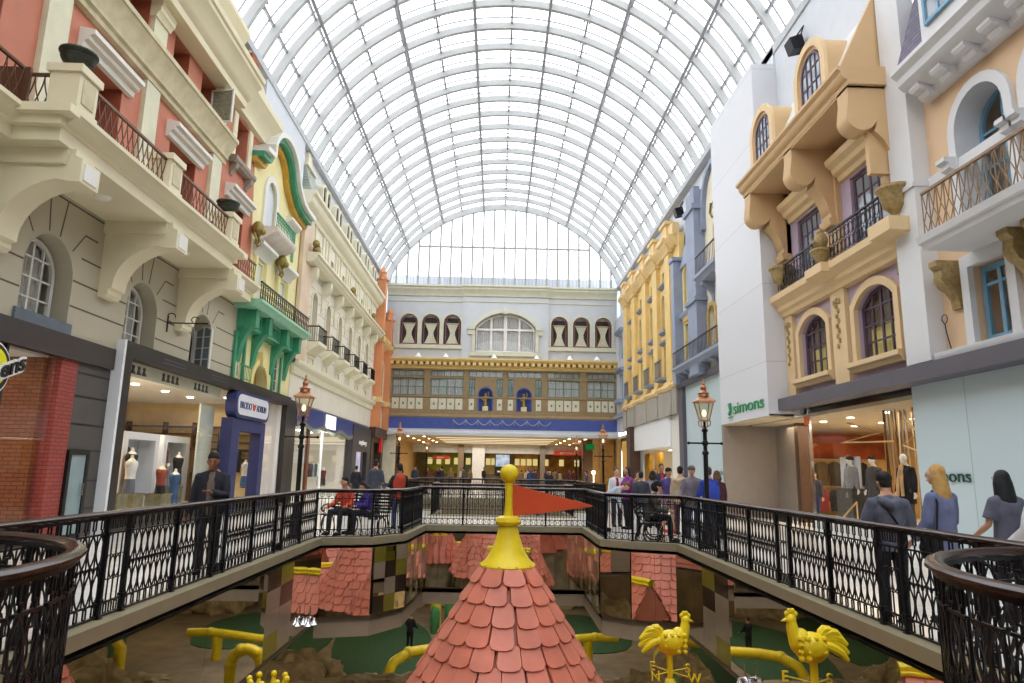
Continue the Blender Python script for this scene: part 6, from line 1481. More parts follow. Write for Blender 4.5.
# far right shops
MB(TR).box(34.8, 36.6, -.3, .1, 0, 4.6).build('wall_white_pier', wallw, kind='structure')
MB(TR).box(36.6, 47, -.1, .2, 3.0, 4.62).build('trim_19', mat('white sign fascia', 'e3e4e6', .5, var=.02), kind='structure')
bays(TR, 36.4, 46, 6, 3.0, wallw, warmw)
b = MB(TR)
for z in (1.0,1.5,2.0): b.box(36.9, 39.9, -2.4, -2.0, z, z+.05)
tag(b.build('display_shelves', mat('teal glass shelf', '5f6f74', .4)), 'shelves with goods beside the white pier on the right', 'shelving')
for u, c in ((41.5,'c0902e'),(44.3,'b98a34')): tag(MB(TR).box(u, u+1.4, -.6, -.4, 0, 2.8).box(u+.1, u+1.3, -.4, -.35, .2, 2.6).build('gilded_panel', mat('gilded shop panel', c, .3, m=.5, var=.4, sc=3)), ('nearer' if u < 43 else 'farther')+' gilded panel under the white sign fascia', 'panel')
shopfill(TR, 41, -2.5, 2.9, 6, 3, 260, (1,.84,.6)); downlights(TR, (37.6,40,43), (-1.4,), 2.98, 'downlights under the white sign fascia')
MB(TR).box(46.2, 47.4, -.2, .5, 0, 4.6).build('wall_dark_pier', dwood, kind='structure')
tag(MB(TR).box(47.6, 53, -.3, -.2, .2, 3.9).build('gold_shop_window', mat('amber self glowing shop window', 'b08a4a', .3, var=.5, sc=1.5, em='e0a850', es=.35)), 'amber self glowing shop window at the far right corner', 'shop window')  # opaque pane with emission, its glow stands in for a lit interior
# ================================================================== food court beyond the end wall
ccl = mat('warm cream court ceiling', 'c8ab74', .7, var=.03)
MB().box(-9, 9.6, YE+.6, 80, 4.15, 4.3).build('ceiling_court', ccl, kind='structure')
for y in (57, 60.5, 64, 67.5):
    tag(MB().box(-5, 5, y, y+.35, 4.10, 4.149).build('ceiling_light', emit('cove strip light', 'ffedc4', 1.0)), 'long warm strip light across the food court ceiling', 'ceiling light', 'food court strip lights')
area('court_fill_light', (0, 62, 3.95), 12, 12, 520, (1, .86, .62)); area('court_fill_light', (0, 71, 3.9), 12, 4, 300, (1, .9, .75))  # unseen area lamps added to light the court below its strips
for x in (-7.2, -5.9, 5.9, 7.2):
    for y in (56, 60, 64, 68): 
        tag(MB().lathe([(.1,4.15),(.1,4.13),(.001,4.13)], (x, y, 0), 8).build('downlight', lampE), 'small round downlight in the food court ceiling', 'ceiling light', 'food court downlights')
MB().box(-9.2, -8.9, YE+.6, 80, 0, 4.2).box(9.5, 9.8, YE+.6, 80, 0, 4.2).build('wall_court', warmw, kind='structure')
MB().box(-9, 9.6, 77.8, 78, 0, 4.2).build('wall_court', mat('olive shop wall', '9a8f5c', .7, var=.3, sc=.6), kind='structure')
MB().box(-9, 9.6, 73.8, 74.1, 3.3, 4.15).build('trim_20', mat('pale fascia of the court shops', 'dfe2e6', .6, em='dfe2e6', es=.0), kind='structure')
for i, (x, w, c) in enumerate(((-8.3,.8,'6d4d2e'),(-3.75,.6,'8a7a66'),(-1.9,1.3,'e4e6ec'),(4.9,.5,'8a8278'),(7.4,.8,'6d4d2e'))):
    y = 73.2 if i not in (0, 4) else 56
    tag(MB().box(x-w/2, x+w/2, y, y+.7, 0, 4.15).box(x-w/2-.06, x+w/2+.06, y-.06, y+.76, 0, .25).build('column', mat('column '+c, c, .5, var=.06)), ('brown column at the left edge of the food court','stone grey column right of the red signed stall','broad white column in the food court','slim grey column between the stalls','brown column at the right edge of the food court')[i], 'column')
def stall(x0, x1, col, label, counter='6b5a44', items=6, lit=1.0):
    t = thing('food_stall', label, 'shop', ((x0+x1)/2, 74, 0))
    MB().box(x0, x1, 76.6, 76.7, 0, 3.3).build('back_wall', mat('stall '+col, col, .6, var=.5, sc=1.3), t)
    MB().box(x0+.1, x1-.1, 74.2, 74.8, 0, 1.05).box(x0, x1, 74.1, 74.9, 1.05, 1.12).build('counter', mat('counter '+counter, counter, .5), t)
    for k in range(items):
        x = x0+.3+(x1-x0-.6)*k/max(1, items-1); MB().box(x-.25, x+.25, 76.5, 76.6, 2.1, 2.8).build('menu_board', emit('lit menu board', 'f0d890', .8*lit), t)
    return t
st1 = stall(-7.6, -4.1, 'a9b23c', 'yellow green stall with a red sign at the left of the food court', items=4)
MB().box(-6.7, -5.0, 74.0, 74.1, 2.6, 2.95).build('sign_board', mat('red stall sign', 'b8322a', .5, em='b8322a', es=.3), st1); text('FRESH', .26, lambda u, d, z: (u, 74-d, z), -6.35, .0, 2.68, 'lettering', mat('white letters', 'f2f2ee', .5), st1, sx=1.1)
stall(-3.4, -2.7, '7b8a68', 'narrow green stall between two columns', items=1); stall(-1.2, .0, 'b09a5e', 'ochre stall beside the black screen', items=2)
stall(2.0, 4.6, 'c79a4a', 'amber lit stall behind the yellow ball finial', items=4); stall(5.2, 9.2, 'a9783a', 'wooden fronted stall under the red sign', items=3)
rs = thing('red_sign', 'red and white sign board over the stalls at the right', 'sign', (7, 73.7, 3.4))
MB().box(6.1, 9.3, 73.6, 73.75, 3.22, 3.68).build('board', mat('red sign board', 'c83c2c', .5, em='c83c2c', es=.35), rs); text('BEST SUMMONS', .3, lambda u, d, z: (u, 73.6-d, z), 6.75, .0, 3.34, 'lettering', MATS['white letters'], rs, sx=.88, bold=.008)
sc_ = thing('advert_screen', 'dark advert screen with a white and blue picture, left of the yellow ball finial', 'screen', (.3, 66, 1.3))
MB().box(-.15, 1.35, 66, 66.15, 1.0, 3.1).build('case', blk, sc_); MB().box(-.05, 1.25, 65.97, 66, 1.9, 3.0).build('picture', mat('screen picture', '9fb4d8', .4, var=.8, sc=2, em='9fb4d8', es=.5), sc_); MB().box(.1, .4, 65.97, 66, 1.35, 1.5).box(.5, .7, 65.97, 66, 1.35, 1.5).build('caption_marks', mat('white letters', 'f2f2ee', .5), sc_); MB().box(.5, .7, 66.02, 66.13, 0, 1.0).build('stand', blk, sc_)
tag(MB().box(7.15, 7.85, 55.2, 55.3, 3.3, 3.75).build('exit_sign', emit('green lit sign', '1d9a4c', .45)), 'small glowing green sign hanging beside the brown column', 'sign')
tag(MB().ball((7.8, 55.5, 1.5), .16, 12, 8).tube([(7.8,55.5,1.4),(7.8,55.5,0)], .03, 6).build('globe_lamp', emit('globe lamp glow', 'fff2cc', 6)), 'glowing globe lamp beside the brown column at the right', 'lamp')
MB().box(8.2, 9.4, 55, 56, 0, 4.15).build('wall_gold_corner', mat('gilded corner panel', 'b08440', .4, m=.3, var=.3), kind='structure')
# ================================================================== people
def remesh(b, voxel, smooth=3):
    me = bpy.data.meshes.new('tmp'); me.from_pydata(b.V, [], b.F); o = bpy.data.objects.new('tmp', me); COL.objects.link(o)
    bm = bmesh.new(); bm.from_mesh(me); bmesh.ops.recalc_face_normals(bm, faces=bm.faces); bm.to_mesh(me); bm.free()
    m = o.modifiers.new('r', 'REMESH'); m.mode = 'VOXEL'; m.voxel_size = voxel; m.use_smooth_shade = True
    s = o.modifiers.new('s', 'SMOOTH'); s.factor = .5; s.iterations = smooth
    dg = bpy.context.evaluated_depsgraph_get(); r = bpy.data.meshes.new_from_object(o.evaluated_get(dg)); bpy.data.objects.remove(o)
    q = MB(); q.add([tuple(v.co) for v in r.vertices])
    for p in r.polygons: q.face(list(p.vertices))
    bpy.data.meshes.remove(r); return q
def loft(b, rings, n=14):
    base = [b.add([Vector(c) + Vector((rx*cos(2*pi*k/n), ry*sin(2*pi*k/n), 0)) if R is None else Vector(c) + R @ Vector((rx*cos(2*pi*k/n), ry*sin(2*pi*k/n), 0)) for k in range(n)]) for c, rx, ry, R in rings]
    for a, c in zip(base, base[1:]):
        for k in range(n): q = (k+1) % n; b.face([a+k, a+q, c+q, c+k])
    b.face([base[0]+k for k in range(n)][::-1]); b.face([base[-1]+k for k in range(n)])
def person(name, label, loc, yaw, H=1.75, skin='b98a6c', top='3a3d44', bottom='24262c', shoes='1c1a1a', hair='1a1513', hairstyle='short', sleeves='long', pose=None,
           hood=False, lean=0., sit=False, head_pitch=0., head_yaw=0., voxel=.016, shorts=False, female=False, coat=0., shirt=None, bag=None, cap=None, topname='jacket', group=None, stride=.0, fingers=True):
    """local frame: person faces -y, right hand at -x; loc = ground point under the hips"""
    s = H/1.75; pose = pose or {}
    T = thing(name, label, 'person', (0,0,0), group); O = Vector()
    hipz = .92*s if not sit else .52*s
    L = Matrix.Rotation(radians(lean), 3, 'X')      # positive lean tips the torso towards -y
    hip = Vector((0, 0, hipz))
    def tp(x, y, z): return hip + L @ Vector((x*s, y*s, z*s))       # z above the hip joint
    shw = .175 if female else .195
    HP = L @ Matrix.Rotation(radians(head_pitch), 3, 'X') @ Matrix.Rotation(radians(head_yaw), 3, 'Z')
    headc = tp(0, -.01, .575) + HP @ Vector((0, -.025*s, .13*s))
    def hp(x, y, z): return headc + HP @ Vector((x*s, y*s, z*s))
    arms = {}
    for sd, k in (('R', -1), ('L', 1)):
        pt, out, el = pose.get(sd, (0, 8, 12))     # forward swing, outward, elbow bend (degrees)
        sh = tp(k*shw*.92, .01, .455)
        d = Matrix.Rotation(radians(-k*out), 3, 'Y') @ Vector((0,0,-1)); d = Matrix.Rotation(radians(-pt), 3, 'X') @ d; d = L @ d if not pose.get('world') else d
        e = sh + d*.285*s
        ax = pose.get('in'+sd, 0)
        d2 = Matrix.Rotation(radians(-(pt+el)), 3, 'X') @ (Matrix.Rotation(radians(-k*(out-ax)), 3, 'Y') @ Vector((0,0,-1))); d2 = L @ d2 if not pose.get('world') else d2
        w = e + d2*.25*s; hd = w + d2*.09*s
        arms[sd] = (sh, e, w, hd, d2)
    legs = {}
    for sd, k in (('R', -1), ('L', 1)):
        st = stride*(k)
        hj = hip + Vector((k*.09*s, 0, 0))
        if sit: kn = hj + Vector((k*.06*s, -.42*s, .0)); an = Vector((kn.x, kn.y - .02 - pose.get('leg'+sd, 0), .09*s))
        else: kn = hj + Vector((k*.012*s, -st*.42-.02, -.43*s)); an = Vector((hj.x+k*.01, -st*.75+.02, .09*s + max(0, -st)*.12))
        legs[sd] = (hj, kn, an)
    # ---- one continuous body
    b = MB()
    b.ball(hp(0,0,0), (.074*s,.092*s,.112*s), 16, 12) if not (lean or head_pitch) else b.ball(hp(0,0,0), (.076*s,.09*s,.108*s), 16, 12)
    b.ball(hp(0,-.035,-.055), (.052*s,.052*s,.055*s), 12, 8)
    b.tube([hp(0,-.088,.02), hp(0,-.106,-.022)], [.012*s,.019*s], 8)
    for k in (-1, 1): b.ball(hp(k*.077,.005,-.01), (.014*s,.022*s,.032*s), 8, 6)
    b.tube([tp(0,.015,.47), tp(0,0,.56), hp(0,.02,-.08)], [.066*s,.055*s,.055*s], 12)
    for k in (-1, 1): b.tube([tp(k*.03,.015,.55), tp(k*.13,.01,.47)], [.04*s,.045*s], 8)
    R3 = L
    loft(b, [(tp(0,0,-.06),.15*s,.10*s,R3),(tp(0,0,.1),.13*s,.092*s,R3),(tp(0,0,.2),.125*s,.09*s,R3),(tp(0,0,.34),.155*s,.105*s,R3),(tp(0,0,.43),.15*s,.09*s,R3),(tp(0,0,.5),.08*s,.065*s,R3)])
    for sd in 'RL':
        sh, e, w, hd, d2 = arms[sd]
        b.tube([tp((-.1 if sd == 'R' else .1),.01,.455), sh, sh.lerp(e,.5), e, e.lerp(w,.35), w, w+d2*.03*s], [.05*s,.052*s,.045*s,.038*s,.038*s,.026*s,.026*s], 10)
        b.ball(w+d2*.055*s, (.030*s,.030*s,.036*s), 10, 8)
        hj, kn, an = legs[sd]
        b.tube([hj+Vector((0,0,.03)), hj.lerp(kn,.4), kn, kn.lerp(an,.35), an], [.088*s,.078*s,.052*s,.055*s,.036*s], 12)
        b.tube([an+Vector((0,.03,-.03)), an+Vector((0,-.14*s,-.055))], [.038*s,.032*s], 8)
    body = remesh(b, voxel*.85)
    if fingers:
        for sd, k in (('R', -1), ('L', 1)):
            sh, e, w, hd, d2 = arms[sd]; side = Vector((1,0,0)); side = (side - d2*side.dot(d2)).normalized(); nrm = d2.cross(side); c0 = w + d2*.08*s
            for i, ln in enumerate((.062,.072,.068,.052)):
                p0 = c0 + side*((i-1.5)*.016*s); p1 = p0 + d2*ln*.55*s; p2 = p1 + (d2*.7 - nrm*.6*k*(-1 if True else 1)*.4)*ln*.5*s
                body.tube([p0, p1, p2], [.0085*s,.008*s,.0065*s], 6)
            p0 = w + d2*.04*s - side*k*(-1)*.026*s*(1); body.tube([p0, p0 - side*k*(-1)*.022*s + d2*.03*s, p0 - side*k*(-1)*.026*s + d2*.055*s], [.011*s,.0095*s,.008*s], 6)
    bo = body.build('body', mat('skin '+skin, skin, .55, var=.05, sc=9), T, smooth=80)
    # ---- face
    if voxel < .02:
        b = MB()
        for k in (-1, 1): b.ball(hp(k*.03,-.082,.012), (.011*s,.008*s,.007*s), 8, 6)
        b.build('eyes', mat('dark eye', '1c1512', .3, var=0), bo)
        b = MB(); b.tube([hp(-.022,-.088,-.058), hp(0,-.094,-.06), hp(.022,-.088,-.058)], .0055*s, 6); b.build('mouth', mat('lip', '8a4a42', .5, var=0), bo)
        b = MB()
        for k in (-1, 1): b.tube([hp(k*.016,-.089,.032), hp(k*.032,-.087,.037), hp(k*.048,-.076,.032)], .005*s, 5)
        b.build('eyebrows', mat('hair '+hair, hair, .7, var=.2, sc=20), bo)
    # ---- clothing
    th = .016 if topname in ('shirt','tee','vest') else .026
    b = MB(); low = -.10-coat
    rr = [(tp(0,0,low),(.155+coat*.12)*s+th,(.11+coat*.1)*s+th,R3),(tp(0,0,.02),.148*s+th,.105*s+th,R3),(tp(0,0,.2),(.128 if female else .138)*s+th,.096*s+th,R3),(tp(0,0,.34),.155*s+th,.108*s+th,R3),(tp(0,.0,.43),.15*s+th,.092*s+th,R3),(tp(0,0,.49),.11*s+th*.5,.075*s+th*.4,R3),(tp(0,0,.535),.066*s+th*.2,.062*s+th*.2,R3),(tp(0,0,.555),.06*s+th*.2,.058*s+th*.2,R3)]
    loft(b, rr, 18)
    for sd in 'RL':
        sh, e, w, hd, d2 = arms[sd]
        if sleeves != 'none': b.ball(sh+L@Vector((0,0,-.008)), .052*s+th*.7, 12, 8); b.tube([tp((-.04 if sd == 'R' else .04),.012,.525), tp((-.13 if sd == 'R' else .13),.01,.475)], [.04*s,.045*s+th*.4], 10)
        if sleeves == 'long': b.tube([tp((-.09 if sd == 'R' else .09),.01,.435), sh, sh.lerp(e,.5), e, e.lerp(w,.5), w], [.055*s+th*.6,.05*s+th*.7,.05*s+th*.9,.043*s+th*.9,.04*s+th*.8,.033*s+th*.8], 12)
        elif sleeves == 'short': b.tube([tp((-.09 if sd == 'R' else .09),.01,.435), sh, sh.lerp(e,.75)], [.055*s+th*.6,.05*s+th*.7,.054*s+th], 12)
    if hood:
        b.tube([tp(-.10,.03,.50), tp(-.07,.12,.47), tp(0,.15,.43), tp(.07,.12,.47), tp(.10,.03,.50)], [.04*s,.055*s,.07*s,.055*s,.04*s], 10)
    q = remesh(b, voxel); q.build(topname, mat('cloth '+top, top, .85, var=.18, sc=7, bump=.25), T, smooth=80)
    if shirt:
        b = MB(); loft(b, [(tp(0,-.05,-.07),.085*s,.09*s,R3),(tp(0,-.052,.12),.07*s,.09*s,R3),(tp(0,-.052,.36),.075*s,.10*s,R3),(tp(0,-.03,.47),.06*s,.085*s,R3),(tp(0,-.015,.535),.052*s,.06*s,R3)], 16)
        b.build('shirt_front', cmat(shirt), T, smooth=60)
    b = MB(); th2 = .018
    loft(b, [(hip+Vector((0,0,-.08*s)),.16*s+th2,.11*s+th2,None),(hip+Vector((0,0,.03*s)),.15*s+th2,.108*s+th2,None),(hip+Vector((0,0,.12*s)),.135*s+th2*.5,.098*s+th2*.5,None)], 16)
    for sd in 'RL':
        hj, kn, an = legs[sd]
        if shorts: b.tube([hj, hj.lerp(kn,.5), kn+Vector((0,0,.02))], [.10*s,.095*s,.085*s], 12)
        else: b.tube([hj, hj.lerp(kn,.4), kn, kn.lerp(an,.4), an+Vector((0,0,-.02))], [.098*s,.09*s,.068*s,.066*s,.056*s], 12)
    remesh(b, voxel).build('shorts' if shorts else 'trousers', mat('cloth '+bottom, bottom, .85, var=.18, sc=7, bump=.25), T, smooth=80)
    for sd in 'RL':
        hj, kn, an = legs[sd]; b = MB(); fz = an.z-.09*s
        b.ball((an.x, an.y-.075*s, fz+.04), (.048*s,.125*s,.042), 14, 8); b.tube([(an.x, an.y+.01, fz+.03), (an.x, an.y, fz+.10)], [.045*s,.04*s], 10); b.box(an.x-.045*s, an.x+.045*s, an.y-.18*s, an.y+.04*s, fz+.0, fz+.02)
        b.build('shoe', cmat(shoes), T, smooth=50)
    hm = mat('hair '+hair, hair, .7, var=.3, sc=25)
    if hairstyle != 'none':
        b = MB(); b.ball(hp(0,.026,.044), (.081*s,.092*s,.09*s), 16, 10); b.ball(hp(0,.045,-.01), (.075*s,.062*s,.08*s), 12, 8)
        if hairstyle == 'short': pass
        if hairstyle in ('long', 'bob'):
            dz = -.36 if hairstyle == 'long' else -.16
            for k in range(-4, 5):
                a = k*.36; x0, y0 = .08*sin(a), .075*cos(a)+.01
                b.tube([hp(x0*.8,y0*.8,.06), hp(x0*1.1,y0*1.05,-.03), hp(x0*1.25,y0*1.2+.015,dz*.6), hp(x0*.95,y0*1.15+.02+.01*(k % 2),dz-.03*(k % 3))], [.03*s,.034*s,.036*s,.012*s], 8)
            remesh(b, .014).build('hair', hm, T, smooth=80)
        elif hairstyle == 'bun':
            b.ball(hp(0,.11,.05), .04*s, 10, 8); b.build('hair', hm, T, smooth=60)
        else: b.build('hair', hm, T, smooth=60)
    if cap:
        b = MB(); b.ball(hp(0,.01,.05), (.092*s,.104*s,.085*s), 16, 10)
        if cap[1] == 'brim': b.tube([hp(-.05,-.09,.05), hp(0,-.15,.045), hp(.05,-.09,.05)], [.012,.02,.012], 8)
        if cap[1] == 'hoodup': b.ball(hp(0,.04,-.03), (.1*s,.1*s,.12*s), 14, 10)
        b.build('cap' if cap[1] != 'hoodup' else 'raised_hood', cmat(cap[0]), T, smooth=60)
    if bag:
        kind, col = bag; b = MB()
        if kind == 'backpack':
            loft(b, [(tp(0,.17,.02),.12*s,.07*s,R3),(tp(0,.19,.1),.15*s,.10*s,R3),(tp(0,.18,.35),.14*s,.09*s,R3),(tp(0,.16,.47),.08*s,.05*s,R3)], 14)
            o = tag(b.build('backpack', cmat(col), None, smooth=60), label.split(' walking')[0][:60], 'bag'); o['label'] = col and 'blue backpack worn on the back of the person beside the right lamp post'; o['category'] = 'bag'; bags.append((o, loc, yaw))
        elif kind == 'strap':
            b.tube([tp(.12,.05,.52), tp(.06,.135,.4), tp(-.06,.14,.2), tp(-.15,.09,.02)], .018*s, 6, flat=.5); b.build('shoulder_strap', cmat(col), T)
        elif kind == 'shoulder':
            b.box(0,0,0,0,0,0) if False else None
            loft(b, [(tp(.24,.02,-.22),.06*s,.12*s,R3),(tp(.25,.02,-.1),.07*s,.14*s,R3),(tp(.24,.02,.05),.04*s,.10*s,R3)], 12); b.tube([tp(.24,-.08,.05), tp(.17,-.06,.4), tp(.15,.02,.53), tp(.17,.09,.4), tp(.24,.1,.05)], .012, 6)
            o = b.build('handbag', cmat(col), None, smooth=60); o['label'] = 'black bag hanging at the hip of the blonde person'; o['category'] = 'bag'; bags.append((o, loc, yaw))
    T.location = loc; T.rotation_euler = (0, 0, yaw)
    return T
bags = []
D = radians
# yaw 0 faces the camera (-y); 90 faces +x; 180 faces away
person('person', 'person in a dark leather jacket and taupe shirt behind the left railing', (-4.27,10.6,0), D(15), 1.80, '8a5c40', '20222b', '2c2f38', hair='120e0c', pose={'R': (-6,10,14), 'L': (22,6,84), 'inL': 50}, shirt='6a5c54', head_pitch=22, voxel=.013, stride=.12)
person('person', 'person in a grey hooded sweatshirt with a black cross strap, at the right railing', (4.47,7.9,0), D(170), 1.66, 'b98a6c', '565a68', '1d1e24', hair='14110f', pose={'R': (12,16,75), 'L': (12,16,75), 'inR': 40, 'inL': 40}, hood=True, head_pitch=10, bag=('strap','15151a'), cap=('14110f','plain'), topname='hoodie', voxel=.013)
person('person', 'person with long blonde hair and a blue denim cardigan, seen from behind', (5.12,7.95,0), D(200), 1.75, 'd0a184', '656c8c', '16161b', hair='b08a4e', hairstyle='long', pose={'R': (12,14,60), 'L': (6,12,30)}, female=True, bag=('shoulder','17161a'), coat=.05, topname='cardigan', voxel=.013, head_yaw=15)
person('person', 'person with long black hair in a loose grey tunic, farthest right but one', (5.95,8.05,0), D(185), 1.70, 'b98a6c', '5c5d6c', '1b1b20', hair='14181a', hairstyle='long', pose={'R': (6,12,20), 'L': (10,12,40)}, sleeves='short', female=True, topname='tunic', voxel=.013, coat=.02)
person('person', 'person in a white and dark coat cut by the right edge of the picture', (5.95,7.5,0), D(190), 1.68, 'b98a6c', 'c9c6c8', '22222a', hair='7a5a34', hairstyle='long', pose={'R': (10,16,60), 'L': (6,14,40)}, female=True, voxel=.016)
person('person', 'person in a red vest leaning on the railing at the left corner', (-2.62,19.0,0), D(205), 1.72, '8a5c40', '2c3138', '2b3a5c', hair='14110f', pose={'R': (30,14,70), 'L': (30,14,70)}, topname='shirt', voxel=.02, shirt=None, group=None)
# red vest as its own garment
def vest(loc, yaw, H, col):
    s = H/1.75; b = MB(); hz = .92*s
    loft(b, [((0,0,hz-.12*s),.18*s,.135*s,None),((0,0,hz+.05*s),.178*s,.132*s,None),((0,0,hz+.2*s),.168*s,.125*s,None),((0,0,hz+.36*s),.19*s,.138*s,None),((0,0,hz+.45*s),.18*s,.125*s,None),((0,0,hz+.51*s),.12*s,.1*s,None),((0,0,hz+.54*s),.08*s,.08*s,None)], 18)
    return b.build('vest', cmat(col), None, smooth=60)
v = vest(None, 0, 1.72, 'b0402c'); pr_ = [o for o in COL.objects if o.get('label','').startswith('person in a red vest')][0]; v.parent = pr_
person('person', 'person in a grey hooded jacket walking away beyond the left bench', (-3.8,22,0), D(178), 1.86, 'b98a6c', '3f4350', '4a4b52', hair='191614', hood=True, stride=.1, voxel=.02, pose={'R': (12,8,20), 'L': (-10,8,15)})
person('person', 'seated person in an orange red top on the left bench, nearer the lamp post', (-3.66,17.35,0), D(-25), 1.8, 'c09272', 'b8452c', '23242c', hair='14110f', sit=True, lean=6, pose={'R': (25,10,50), 'L': (25,10,60)}, voxel=.018, topname='shirt', head_pitch=10, head_yaw=-15)
person('person', 'seated person in a purple jacket on the left bench', (-3.12,17.4,0), D(-60), 1.68, 'b98a6c', '3c2f7c', '1f2028', hair='1b1614', sit=True, lean=8, pose={'R': (35,10,60), 'L': (35,10,60)}, voxel=.018, head_pitch=22, hairstyle='bob')
person('person', 'seated person with a raised black hood on the right bench', (3.72,16.75,0), D(75), 1.85, 'b98a6c', '3b3c36', '15151a', hair='14110f', sit=True, lean=8, pose={'R': (30,10,60), 'L': (30,10,60)}, voxel=.018, cap=('121214','hoodup'), head_pitch=12)
person('person', 'person in a purple tee, patterned shorts and dark cap walking', (4.72,19,0), D(15), 1.74, 'c09272', '4f437e', '8a7280', shoes='b8322a', hair='14110f', sleeves='short', shorts=True, stride=.16, cap=('1b1b22','plain'), topname='tee', voxel=.017, pose={'R': (-15,10,10), 'L': (15,10,15)})
person('person', 'older person in a grey brown coat and flat cap with hands in pockets', (4.98,17.6,0), D(-20), 1.79, 'c59a80', '75707a', '3a3f55', hair='8a8378', cap=('5f594f','brim'), coat=.16, voxel=.017, pose={'R': (5,14,35), 'L': (5,14,35)}, topname='coat')
person('person', 'person in a beige hooded coat behind the older person in the flat cap', (4.92,18.5,0), D(150), 1.78, 'c59a80', 'b9a68c', '3a2a38', hair='1a1614', hood=True, voxel=.02)
person('person', 'person in a bright blue jacket walking away beside the right lamp post', (5.26,17.1,0), D(190), 1.76, 'b98a6c', '2c3f96', '1f2a44', hair='4a3424', voxel=.018, pose={'R': (10,12,30), 'L': (10,12,30)}, bag=('backpack','2f46a6'))
person('person', 'person in a maroon jacket next to the blue jacket', (5.66,17.7,0), D(200), 1.68, 'b98a6c', '43202c', '1f1f26', hair='5a3f2a', hairstyle='bob', voxel=.02)
person('person', 'person in a magenta jacket seen from the side near the pram group', (3.8,20,0), D(-70), 1.75, 'b98a6c', '7b2d86', '23242c', hair='1d1715', hairstyle='bob', voxel=.02, female=True, pose={'R': (25,8,30), 'L': (30,8,40)})
person('person', 'person in an open white cardigan over a dark red shirt', (3.62,20.9,0), D(10), 1.72, 'c59a80', 'cfd2da', '26283a', hair='2a1d17', voxel=.02, shirt='8a2430', female=True)
person('person', 'person in a charcoal jacket seen from behind, right of the magenta jacket', (4.1,19.6,0), D(180), 1.62, 'b98a6c', '3a3f4a', '22242c', hair='2b2523', voxel=.02)
person('person', 'person in a dove grey sweater beyond the seated person on the right', (4.66,20.6,0), D(170), 1.66, 'b98a6c', '7d7a84', '34343c', hair='1f1a18', hairstyle='bob', voxel=.02)
person('person', 'tall person in a navy jacket with a red lining behind the purple tee', (5.25,22,0), D(0), 1.88, '9a6c50', '232a4a', '1f2028', hair='14110f', shirt='a83240', voxel=.02)
person('person', 'person in a pale grey top bending over by the right corner railing', (3.05,19.4,0), D(80), 1.68, 'c59a80', 'a9b0ba', '2b3350', hair='6b4f36', lean=58, voxel=.02, pose={'R': (60,8,15), 'L': (60,8,15)}, topname='sweater')
person('person', 'person in dark clothes walking inside the green lettered shop', (11.3,24.5,0), D(-40), 1.74, 'c59a80', '2a2c38', '26345a', hair='2a1d17', voxel=.02, stride=.12)
person('person', 'person in black clothes standing on the mini golf turf below', (-3.75,33,-6.5), D(160), 1.66, 'b98a6c', '1b1c22', '17181c', hair='2b211c', voxel=.024, pose={'R': (20,8,40), 'L': (20,8,40)})
for o, l, y in bags:
    o.location = l; o.rotation_euler = (0, 0, y)
# mannequins in the big right window
def tall_mannequin(label, u, d, coatc, hatc, legc, z=.35):
    x, y, _ = TR(u, d, 0)
    T = person('mannequin', label, (x, y, z), D(-75), 1.82, 'ece6da', coatc, legc, hair='ece6da', hairstyle='none', coat=.22, voxel=.02, cap=(hatc,'plain') if hatc else None, topname='coat', fingers=True)
    T['category'] = 'mannequin'; return T
tall_mannequin('mannequin in a light grey coat and dark hat, left of the pair', 19.75, -.75, '8d8a88', '3a2a26', '3a3638')
tall_mannequin('mannequin in a charcoal coat and brown hat, right of the pair', 18.75, -.85, '4a4645', '4a3226', '2b2a2c')
tall_mannequin('mannequin with a bare white head, black coat and camel scarf, beside the pale wall', 16.6, -.45, '1f1e22', None, '5a5552')
sx_, sy_, _ = TR(16.6, -.45, 0); b = MB(); b.tube([(sx_-.17,sy_-.1,1.15),(sx_-.15,sy_-.06,1.5),(sx_-.07,sy_+.0,1.86),(sx_+.03,sy_+.06,1.9)], [.06,.06,.05,.04], 8, flat=.5); b.tube([(sx_-.19,sy_+.08,1.15),(sx_-.17,sy_+.06,1.5),(sx_-.09,sy_+.05,1.86),(sx_+.03,sy_+.06,1.9)], [.06,.06,.05,.04], 8, flat=.5)
tag(b.build('camel_scarf', cmat('c9a06e')), 'camel scarf draped on the bare headed mannequin', 'scarf')
# crowd in the food court and on the far walkway: each its own figure, few parts
proto_c = []
cc_ = [('1f2028','20222a','14110f'), ('6b2f3c','22242c','2a1d17'), ('3b4a66','1f2028','1a1513'), ('b8b2a6','2c2f38','4a3424'), ('7a6a52','23242c','14110f'), ('2b3a5c','3a3638','6b4f36')]
for k, (t_, bt, h_) in enumerate(cc_):
    P_ = person('person', 'x', (0,0,0), 0, 1.72, 'b98a6c', t_, bt, hair=h_, voxel=.035, fingers=False, hairstyle='short' if k % 2 == 0 else 'bob', stride=.1 if k % 3 == 0 else 0); proto_c.append(P_)
crowd = [(-6.9,60),(-6.2,63),(-5.4,66),(-4.9,61),(-4.2,64.5),(-3.3,67),(-2.9,62),(-5.9,69),(-1.2,68),(1.6,66.5),(2.3,63),(2.9,69),(3.4,61.5),(3.9,65),(4.4,60),(4.9,67.5),(5.3,62),(5.8,64),(6.4,59.5),(6.9,66),(-3.9,50),(2.2,44),(5.6,27.5),(6.3,34),(6.0,46),(-5.4,40),(-6.8,34),(6.9,30),(-2.2,58.5),(.9,57.5),(-6.6,56.5),(6.2,56.5),(3.1,40.3),(-6.1,71.5),(-4.7,72),(3.3,72.2),(5.9,71.8),(.6,71)]
shade = ['black','burgundy','slate blue','pale beige','olive brown','navy']
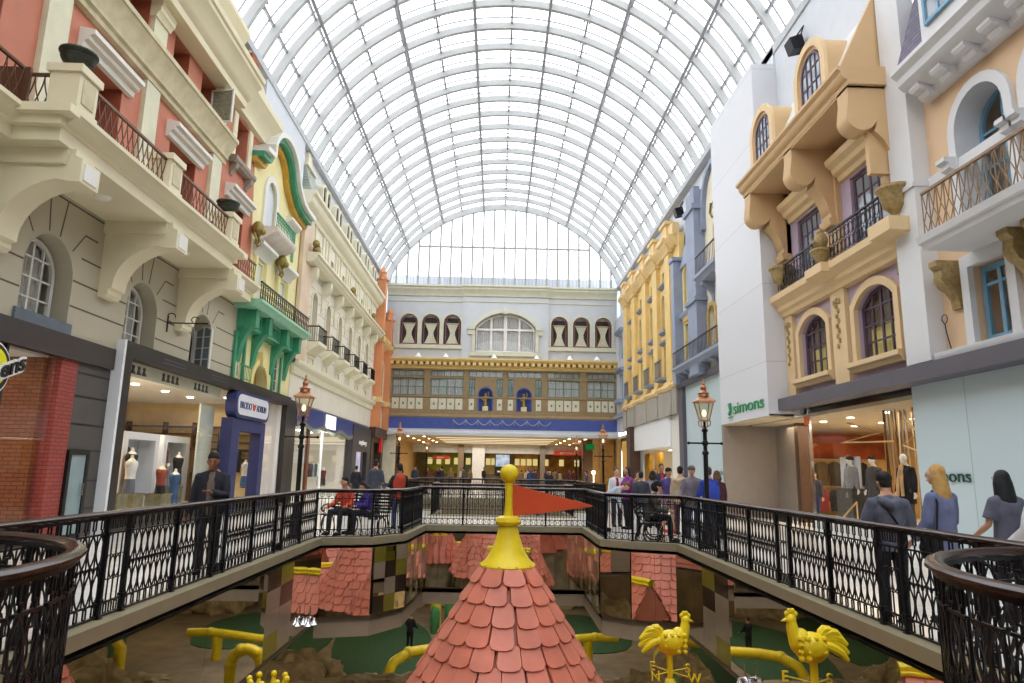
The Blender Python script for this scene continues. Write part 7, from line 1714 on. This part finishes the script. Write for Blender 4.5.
place = lambda x, y: ('far ' if y > 64 else 'near ' if y < 52 else '') + ('left' if x < -3 else 'centre left' if x < 0 else 'centre right' if x < 3.5 else 'right')
rr_ = random.Random(11); seen = {}
lr = sorted(range(len(crowd)), key=lambda i: crowd[i][1])
for n_, i in enumerate(range(len(crowd))):
    x, y = crowd[i]; k = (i*5+2) % 6; yaw = rr_.uniform(-pi, pi)
    base_l = 'person in %s clothes in the crowd, %s' % (shade[k], place(x, y))
    seen.setdefault(base_l, []).append((x, y, k, yaw))
for base_l, items in seen.items():
    for j, (x, y, k, yaw) in enumerate(sorted(items)):
        l = base_l if len(items) == 1 else base_l + ', ' + ['leftmost','second from left','third from left','fourth from left'][j] + ' of these'
        P_ = proto_c[k]
        o = dup(P_, loc=(x, y, 0), rz=yaw, label=l, group='crowd in the food court and on the far walkways', scale=rr_.uniform(.93, 1.05))
for P_ in proto_c: remove(P_)
# ------------------------------------------------------------------ benches
def bench(loc, yaw, label):
    T = thing('iron_bench', label, 'bench', (0,0,0))
    b = MB()
    for k in range(7): b.box(-.85, .85, -.42+.07*k, -.375+.07*k, .43, .455)
    b.build('seat', iron, T)
    b = MB()
    for k in range(7):
        y = .08+.02*k+.012*k*k*.3; b.box(-.85, .85, y, y+.02, .5+.075*k, .545+.075*k)
    b.build('backrest', iron, T)
    for x in (-.78, 0, .78):
        b = MB(); b.tube([(x,-.42,.44),(x,.06,.44),(x,.13,.6),(x,.22,.85),(x,.3,1.02)], .02, 6)
        b.tube([(x,-.2+.2*cos(q),.21+.2*sin(q)) for q in [i*pi/8 for i in range(-4, 13)]], .018, 6); b.tube([(x,.2,.0),(x,.16,.2),(x,.05,.43)], .018, 6); b.tube([(x,-.42,0),(x,-.36,.2),(x,-.3,.43)], .018, 6)
        if x: b.tube([(x,.16,.68),(x,-.2,.68),(x,-.36,.66),(x,-.42,.58),(x,-.36,.5),(x,-.3,.56)], .018, 6)
        b.build('leg_frame', iron, T)
    T.location = loc; T.rotation_euler = (0, 0, yaw)
bench((-3.4, 17.55, 0), D(-20), 'black iron scroll bench behind the left corner railing')
bench((3.62, 16.95, 0), D(75), 'black iron scroll bench behind the right corner railing')
